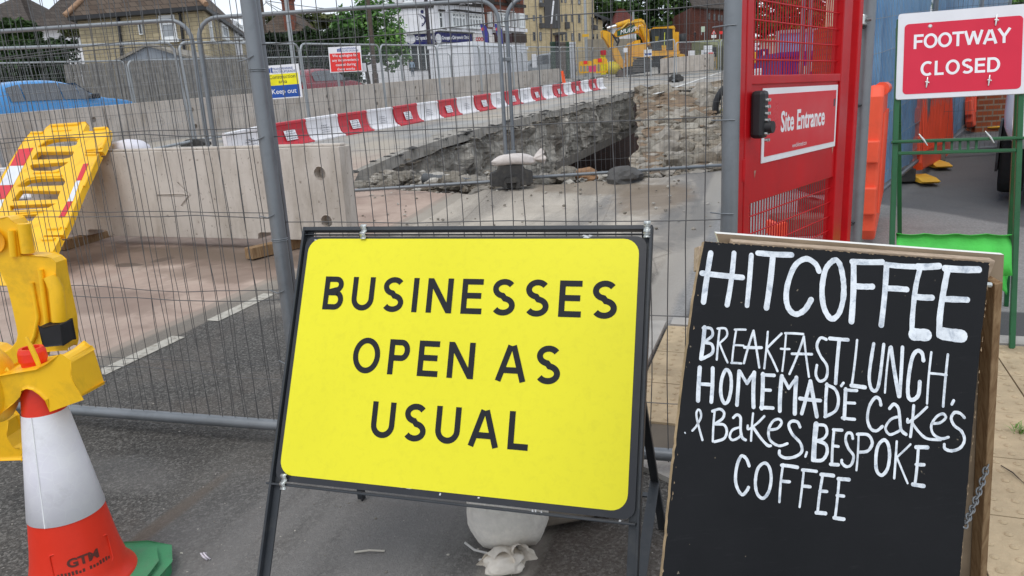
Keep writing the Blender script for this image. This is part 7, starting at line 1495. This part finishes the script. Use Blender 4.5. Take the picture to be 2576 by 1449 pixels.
board('notice_board', 'white strip notice on the fence right of the cabin', r2(465, 1000), r2(552, 1228), 42, white_p); board('notice_board', 'pink red notice on the pale yellow barrier', r2(1490, 1205), r2(1618, 1305), 45, mat('pink notice', hx('#d1426a'), .5)); board('notice_board', 'pale green noticeboard on the lawn before the brick hall', r4(858, 460), r4(925, 545), 76, mat('pale green poster', hx('#b9c7b2'), .6)); board('notice_board', 'small red sign beyond the warning triangle', r4(1170, 535), r4(1235, 580), 78, red_n); board('direction_sign', 'small yellow diversion sign on the lamp post by the apartments', r2(1370, 625), r2(1487, 672), 59.5, mat('diversion yellow', hx('#d9a92e'), .5), (), False)
c = D(*r4(1072, 580), 64); fr = vframe(c+[-.2, 0, 0], c+[.2, 0, 0]); t = thing('warning_sign', 'red bordered triangular road works sign on the grass verge', 'road sign', on_ground(c)); mb = MB(); mb.prism([(0.0, 0), (.4, 0), (.2, .35)], [], fr, 0, .02); mb.obj('border', red_n, t); mb = MB(); mb.prism([(.08, .045), (.32, .045), (.2, .26)], [], fr, .021, .03); mb.obj('face', white_p, t); mb = MB(); mb.prism([(.15, .06), (.25, .06), (.2, .16), (.18, .16)], [], fr, .031, .036); mb.obj('symbol', blk_n, t); mb = MB(); mb.prism([(.0, -.3), (.4, -.3), (.4, -.06), (.0, -.06)], [], fr, 0, .02); mb.obj('plate', white_p, t); mb = MB(); mb.tube([c+[0, .05, .2], on_ground(c)+[0, .05, 0]], .05, 8); mb.obj('post', galv_far, t)
# far fences
for a, b, lab, top in ((G(1532, 201), G(1696, 208), 'far mesh fence panel crossing in front of the excavator', 112), (G(1702, 196), G(1808, 184), 'far mesh fence panel behind the far concrete block', 107), (G(1812, 182), G(1905, 176), 'far mesh fence panel at the right of the warning boards', 106)):
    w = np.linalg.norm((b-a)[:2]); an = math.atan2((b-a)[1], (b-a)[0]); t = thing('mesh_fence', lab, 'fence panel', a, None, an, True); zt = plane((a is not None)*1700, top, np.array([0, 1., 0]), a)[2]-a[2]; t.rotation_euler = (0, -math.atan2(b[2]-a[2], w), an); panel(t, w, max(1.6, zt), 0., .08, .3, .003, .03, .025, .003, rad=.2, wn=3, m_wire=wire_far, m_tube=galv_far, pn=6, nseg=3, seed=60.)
for px, py, lab in ((1700, 207, 'rubber foot of the far fence before the concrete block'), (1822, 176, 'dark rubber foot of the far fence near the gate post')):
    t = rubber_foot(G(px, py), .1, lab, .9)
# poles, lamps, wires
def pole(name, lab, px0, px1, dep, r, m, cat='post', z1=9.):
    p = on_ground(D(*px1, dep)); t = thing(name, lab, cat, p); mb = MB(); top = D(*px0, dep); mb.tube([p-[0, 0, .2], [p[0], p[1], z1]], [r, r*.8], 12); mb.obj('shaft', m, t); mb = MB(); mb.tube([p, p+[0, 0, 1.2]], r*1.5, 12); mb.obj('base', m, t); return t
wpole = mat('brown wooden pole', (.10, .075, .06), .9, .3, 5); pole('lamp_post', 'grey steel lamp post in front of the dark hedge', (720, 0), (736, 135), 28, .085, galv_far, 'lamp post'); pole('telegraph_pole', 'thin brown telegraph pole with cables above the bungalow roof', (668, 0), (676, 150), 42, .1, wpole, 'telegraph pole'); pole('telegraph_pole', 'brown telegraph pole rising from the light green bush', (928, 0), (940, 150), 37, .1, wpole, 'telegraph pole'); pole('lamp_post', 'dark slim post in front of the white half-timbered wall', (1070, 0), (1082, 140), 40, .11, mat('dark painted post', (.04, .03, .035), .5), 'lamp post'); pole('lamp_post', 'pale grey lamp post before the apartment block corner', (1472, 0), (1475, 130), 60, .13, galv_far, 'lamp post'); pole('lamp_post', 'white lamp post right of the church tree', (1596, 0), (1594, 130), 70, .12, galv_far, 'lamp post')
mb = MB(); a, b = D(1393, 2, 58), D(1387, 60, 58); g_ = on_ground(D(1384, 120, 58)); mb.tube([g_, b], .07, 8, 1); mb.tube([b, a], .06, 8); tag(mb.obj('flag_pole', [white_p, wpole], None, 0, 2, g_), 'leaning pole with white upper half before the dark grey cladding', 'pole')
for (a, b, s_) in (((668, 4, 42), (928, 30, 37), .7), ((668, 2, 42), (1200, -30, 60), 1.), ((668, 8, 42), (520, 20, 33), .6), ((668, 6, 42), (840, 70, 60), .6)):
    A, B = D(*a), D(*b); mb = MB(); mb.tube([A+(B-A)*i/16-np.array([0, 0, s_*math.sin(PI*i/16)]) for i in range(17)], .018, 4); tag(mb.obj('overhead_cable', mat('cable black', (.03, .03, .03), .6)), 'thin overhead cable strung from the telegraph pole by the bungalow', 'cable', 'overhead cables in the sky')
for x0, lab in ((1211, 'purple feather flag with a red spot nearer the clinic'), (1247, 'purple feather flag with a red spot by the brick shop')):
    c = D(x0, 118, 46); fr = vframe(c, c+[1, 0, 0]); k = 46/1860; t = thing('feather_flag', lab, 'flag', on_ground(c)); mb = MB(); mb.prism([(17*k, 0), (18*k, 30*k), (15*k, 44*k), (9*k, 51*k), (0, 53*k), (2*k, 40*k), (6*k, 20*k), (8*k, 4*k)], [], fr, -.015, .015); mb.obj('flag', mat('purple flag', hx('#3c3a8c'), .6, .2, 2), t); mb = MB(); mb.prism(circ((6*k, 40*k), 4*k, 12), [], fr, .016, .025); mb.obj('red_spot', mat('flag red', hx('#c43a4c'), .5), t); mb = MB(); mb.tube([on_ground(c)+[18*k, .05, 0], c+[18.5*k, .05, 30*k], c+[12*k, .05, 50*k]], .03, 6); mb.obj('pole', gut, t)
# wheelie bins
for i, (x0, y0, x1, col, lab) in enumerate(((1385, 104, 1396, '#1f3a2a', 'dark green wheelie bin nearest the silver van'), (1397, 103, 1406, '#1c1d22', 'black wheelie bin beside the green one'), (1407, 105, 1422, '#5a5049', 'brown wheelie bin in the middle of the row'), (1423, 104, 1431, '#27452f', 'green wheelie bin beside the grey one'), (1432, 105, 1447, '#b9bcc2', 'pale grey wheelie bin at the right end of the row'))):
    p = on_ground(D((x0+x1)/2, 130, 57)); h = D(x0, y0, 57)[2]-p[2]; w = (x1-x0)/1860*57; t = thing('wheelie_bin', lab, 'bin', p, 'wheelie bins before the apartment block'); m_ = mat('bin '+col, hx(col), .5); mb = MB(); mb.add([p+np.array(q)*[w/2, .3, h] for q in ((-.8, -.8, 0), (.8, -.8, 0), (.8, .8, 0), (-.8, .8, 0), (-1, -1, .92), (1, -1, .92), (1, 1, .92), (-1, 1, .92))], [(0, 1, 5, 4), (1, 2, 6, 5), (2, 3, 7, 6), (3, 0, 4, 7), (4, 5, 6, 7)]); mb.obj('body', m_, t); mb = MB(); mb.box(p+[0, 0, h*.95], (w*1.08, .68, h*.06)); mb.obj('lid', m_, t, .02)
# people far away
def person(lab, px, py0, py1, dep, top, legs, hair):
    g = D(px, py1, dep); h = (py1-py0)/1860*dep; t = thing('person', lab, 'person', g); J = {'pel': (0, 0, .52), 'chest': (0, 0, .75), 'neck': (0, 0, .84), 'head': (0, -.01, .93), 'kl': (-.05, -.03, .28), 'fl': (-.055, .02, .03), 'tl': (-.055, -.05, .015), 'kr': (.05, .03, .28), 'fr': (.055, .06, .03), 'tr': (.055, 0, .015), 'sl': (-.1, 0, .8), 'el': (-.13, .02, .64), 'hl': (-.12, -.04, .5), 'sr': (.1, 0, .8), 'er': (.13, .02, .64), 'hr': (.12, -.04, .5)}
    ed_ = [('pel', 'chest'), ('chest', 'neck'), ('neck', 'head'), ('pel', 'kl'), ('kl', 'fl'), ('fl', 'tl'), ('pel', 'kr'), ('kr', 'fr'), ('fr', 'tr'), ('chest', 'sl'), ('sl', 'el'), ('el', 'hl'), ('chest', 'sr'), ('sr', 'er'), ('er', 'hr')]
    rad = dict(pel=.085, chest=.09, neck=.035, head=.06, kl=.04, fl=.028, tl=.02, kr=.04, fr=.028, tr=.02, sl=.04, el=.028, hl=.022, sr=.04, er=.028, hr=.022); ks_ = list(J); me = bpy.data.meshes.new('body'); me.from_pydata([tuple(np.array(J[k])*h) for k in ks_], [(ks_.index(a), ks_.index(b)) for a, b in ed_], []); ob = bpy.data.objects.new('body', me); COL.objects.link(ob); ob.parent = t; ORIG[ob.name] = tuple(g); ob.modifiers.new('skin', 'SKIN')
    for i, k in enumerate(ks_): me.skin_vertices[0].data[i].radius = (rad[k]*h*.8, rad[k]*h*.8)
    me.skin_vertices[0].data[0].use_root = True; sb_ = ob.modifiers.new('sub', 'SUBSURF'); sb_.levels = 1; sb_.render_levels = 1
    s = N('clothes '+lab[:14]); z = s.n('SeparateXYZ', {'Vector': s.co()}).outputs[2]; c = s.mix(s.math('GREATER_THAN', z, .54*h), hx(legs), hx(top)); c = s.mix(s.math('GREATER_THAN', z, .85*h), c, (.45, .28, .2)); c = s.mix(s.math('GREATER_THAN', z, .955*h), c, hx(hair)); me.materials.append(s.fin(c, .8))
person('pedestrian in a pale blue top behind the two roadside fences', 1039, 152, 194, 36, '#8fa3b5', '#4f5b68', '#8a6a4a'); person('pedestrian in dark clothes walking by the low brick wall', 1748, 80, 102, 72, '#1d1c22', '#23222a', '#1a1412')
mb = MB(); p = D(1718, 104, 70); mb.tube([p, p+[0, 0, .62], p+[0, 0, .66]], [.33, .36, .2], 14); tag(mb.obj('litter_bin', black_m, None, 0, 2, p), 'round black litter bin by the low brick wall', 'litter bin')

# ------------------------------------------------------------------ what stands behind the red gate
def gb(name, lab, cat, x0, y0, x1, y1, dep, m, depth=.6, group=None, bev=.01):
    A = D(x0, y1, dep); B = D(x1, y1, dep); fr = vframe(A, B); w = np.linalg.norm((B-A)[:2]); h = (y1-y0)/1860*dep; t = thing(name, lab, cat, on_ground(A), group); mb = MB(); mb.prism([(0, 0), (w, 0), (w, h), (0, h)], [], fr, -depth, 0); mb.obj('body', m, t, bev); return t, fr, w, h
bluebin = mat('royal blue plastic', hx('#16318f'), .45, .12, 3); t, fr, w, h = gb('skip', 'royal blue skip with a white plate behind the red gate', 'skip', 1962, 146, 2080, 215, 11.5, bluebin, 1.4)
mb = MB(); mb.prism(rrect(w*.36, h*.42, w*.68, h*.74, .02, 3), [], fr, .002, .012); mb.obj('plate', mat('plate grey', hx('#b9b7b0'), .5), t); mb = MB(); mb.prism([(w*.43, 0), (w*.60, 0), (w*.60, h*.55), (w*.56, h*.62), (w*.47, h*.62), (w*.43, h*.55)], [(rr) for rr in ([(w*.46, .02), (w*.57, .02), (w*.57, h*.34), (w*.46, h*.34)],)], fr, .013, .05); mb.obj('handle', mat('plate grey', hx('#b9b7b0'), .5), t); mb = MB(); mb.prism([(-.03, h-.02), (w+.03, h-.02), (w+.03, h+.05), (-.03, h+.05)], [], fr, -1.44, .03); mb.obj('rim', bluebin, t)
for i in range(5): mb = MB(); x = w*(.08+.2*i); mb.prism([(x, 0), (x+.05, 0), (x+.05, h-.03), (x, h-.03)], [], fr, .001, .03); mb.obj('rib', bluebin, t)
t, fr, w, h = gb('screen_panel', 'translucent pale blue sheeted panel behind the royal blue skip', 'screen', 1957, 85, 2054, 160, 14, mat('pale blue sheet', hx('#6d98bf'), .35, .15, 2), .05); mb = MB(); mb.prism([(-.04, 0), (.02, 0), (.02, h), (-.04, h)], [], fr, -.04, .03); mb.prism([(w-.02, 0), (w+.04, 0), (w+.04, h), (w-.02, h)], [], fr, -.04, .03); mb.prism([(.021, h-.05), (w-.021, h-.05), (w-.021, h+.01), (.021, h+.01)], [], fr, .001, .03); mb.obj('frame', galv_far, t)
gb('brick_pier', 'red brick gate pier seen through the gate mesh', 'pier', 2074, 81, 2120, 260, 10.5, brick('pier brick', '#a3552f', '#8a4527', '#5f4a3d', .225, .075, .01, .35, .5), .45)
for x0, y0, x1, y1, lab in ((2083, -40, 2101, 80, 'cream timber post rising behind the brick pier'), (2104, 18, 2118, 80, 'shorter pale timber post beside the cream one')): t, fr, w, h = gb('timber_post', lab, 'timber post', x0, y0, x1, y1, 10.7, mat('cream timber', hx('#d8cbaa'), .7, .1, 4), .1)
gb('notice_board', 'small blue and white notice at the top of the gate view', 'sign', 2100, -12, 2124, 15, 10.3, mat('sky blue notice', hx('#6fa3d6'), .5), .02)
t, fr, w, h = gb('utility_box', 'navy blue box with a white handle behind the gate bars', 'utility box', 1906, 130, 1931, 205, 15, mat('navy box', hx('#142a6b'), .45), .5); mb = MB(); mb.prism([(w*.3, h*.72), (w*.5, h*.7), (w*.62, h*.9), (w*.4, h*.95)], [], fr, .002, .02); mb.obj('handle', white_p, t); mb = MB(); mb.prism([(-.02, h*.60), (w+.02, h*.60), (w+.02, h*.66), (-.02, h*.66)], [], fr, .002, .04); mb.obj('rim', navy, t)
t, fr, w, h = gb('notice_board', 'white sign with a black spot above the navy box', 'sign', 1896, 110, 1914, 127, 14.8, white_p, .02); mb = MB(); mb.prism(circ((w*.75, h*.55), .025, 10), [], fr, .001, .004); mb.obj('spot', blk_n, t)
gb('water_barrier', 'yellow and orange plastic barrier end at the left of the gate mesh', 'barrier', 1894, 133, 1901, 160, 12, yel_pl, .3); gb('water_barrier', 'white toothed plastic barrier low behind the gate mesh', 'barrier', 1904, 174, 1918, 196, 11, whx, .3)
t = thing('picket_fence', 'brown timber fence with pale post tops behind the gate', 'fence', on_ground(D(1890, 110, 24)))
for i in range(9): mb = MB(); x = 1885+i*11; c = D(x, 104-i*.8, 24-i*.6); g_ = on_ground(c); mb.box((c+g_)/2, (.1, .1, abs(c[2]-g_[2]))); mb.obj('post', mat('pale fence post', hx('#c9c2b6'), .8), t)
mb = MB(); a, b = D(1880, 108, 24.2), D(1990, 100, 18.6); mb.bar(a, b, .12, .05); mb.bar(a-[0, 0, .35], b-[0, 0, .35], .12, .05); mb.obj('rail', mat('brown fence rail', hx('#7a6246'), .85), t)
for q, lab, m_ in (((2046, 452, 2092, 492), 'upper black rubber block seen under the gate panel', rubber), ((2046, 510, 2092, 560), 'lower black rubber block seen under the gate panel', rubber)): gb('rubber_block', lab, 'rubber block', *q, 5.0 if q[1] < 500 else 4.9, m_, .3, None, .015)
t, fr, w, h = gb('barrier_base', 'long grey base with an orange end under the gate mesh', 'barrier base', 1960, 548, 2095, 600, 4.75, mat('grey brown base', (.11, .1, .085), .85, .3, 6, .4, 40), .25, None, .03); mb = MB(); mb.prism([(-.02, .0), (.05, 0), (.05, h*.8), (.03, h*.85), (-.02, h*.7)], [], fr, -.2, .01); mb.obj('orange_end', org, t, .01)
bp0 = G(2454, 334); gb('brick_wall', 'red brick wall end right of the blue fence', 'wall', 2452, 225, 2526, 336, bp0[1], brick('wall brick', '#9a5233', '#7f4229', '#8f7f6d', .225, .075, .012, .4, .5), 2.)
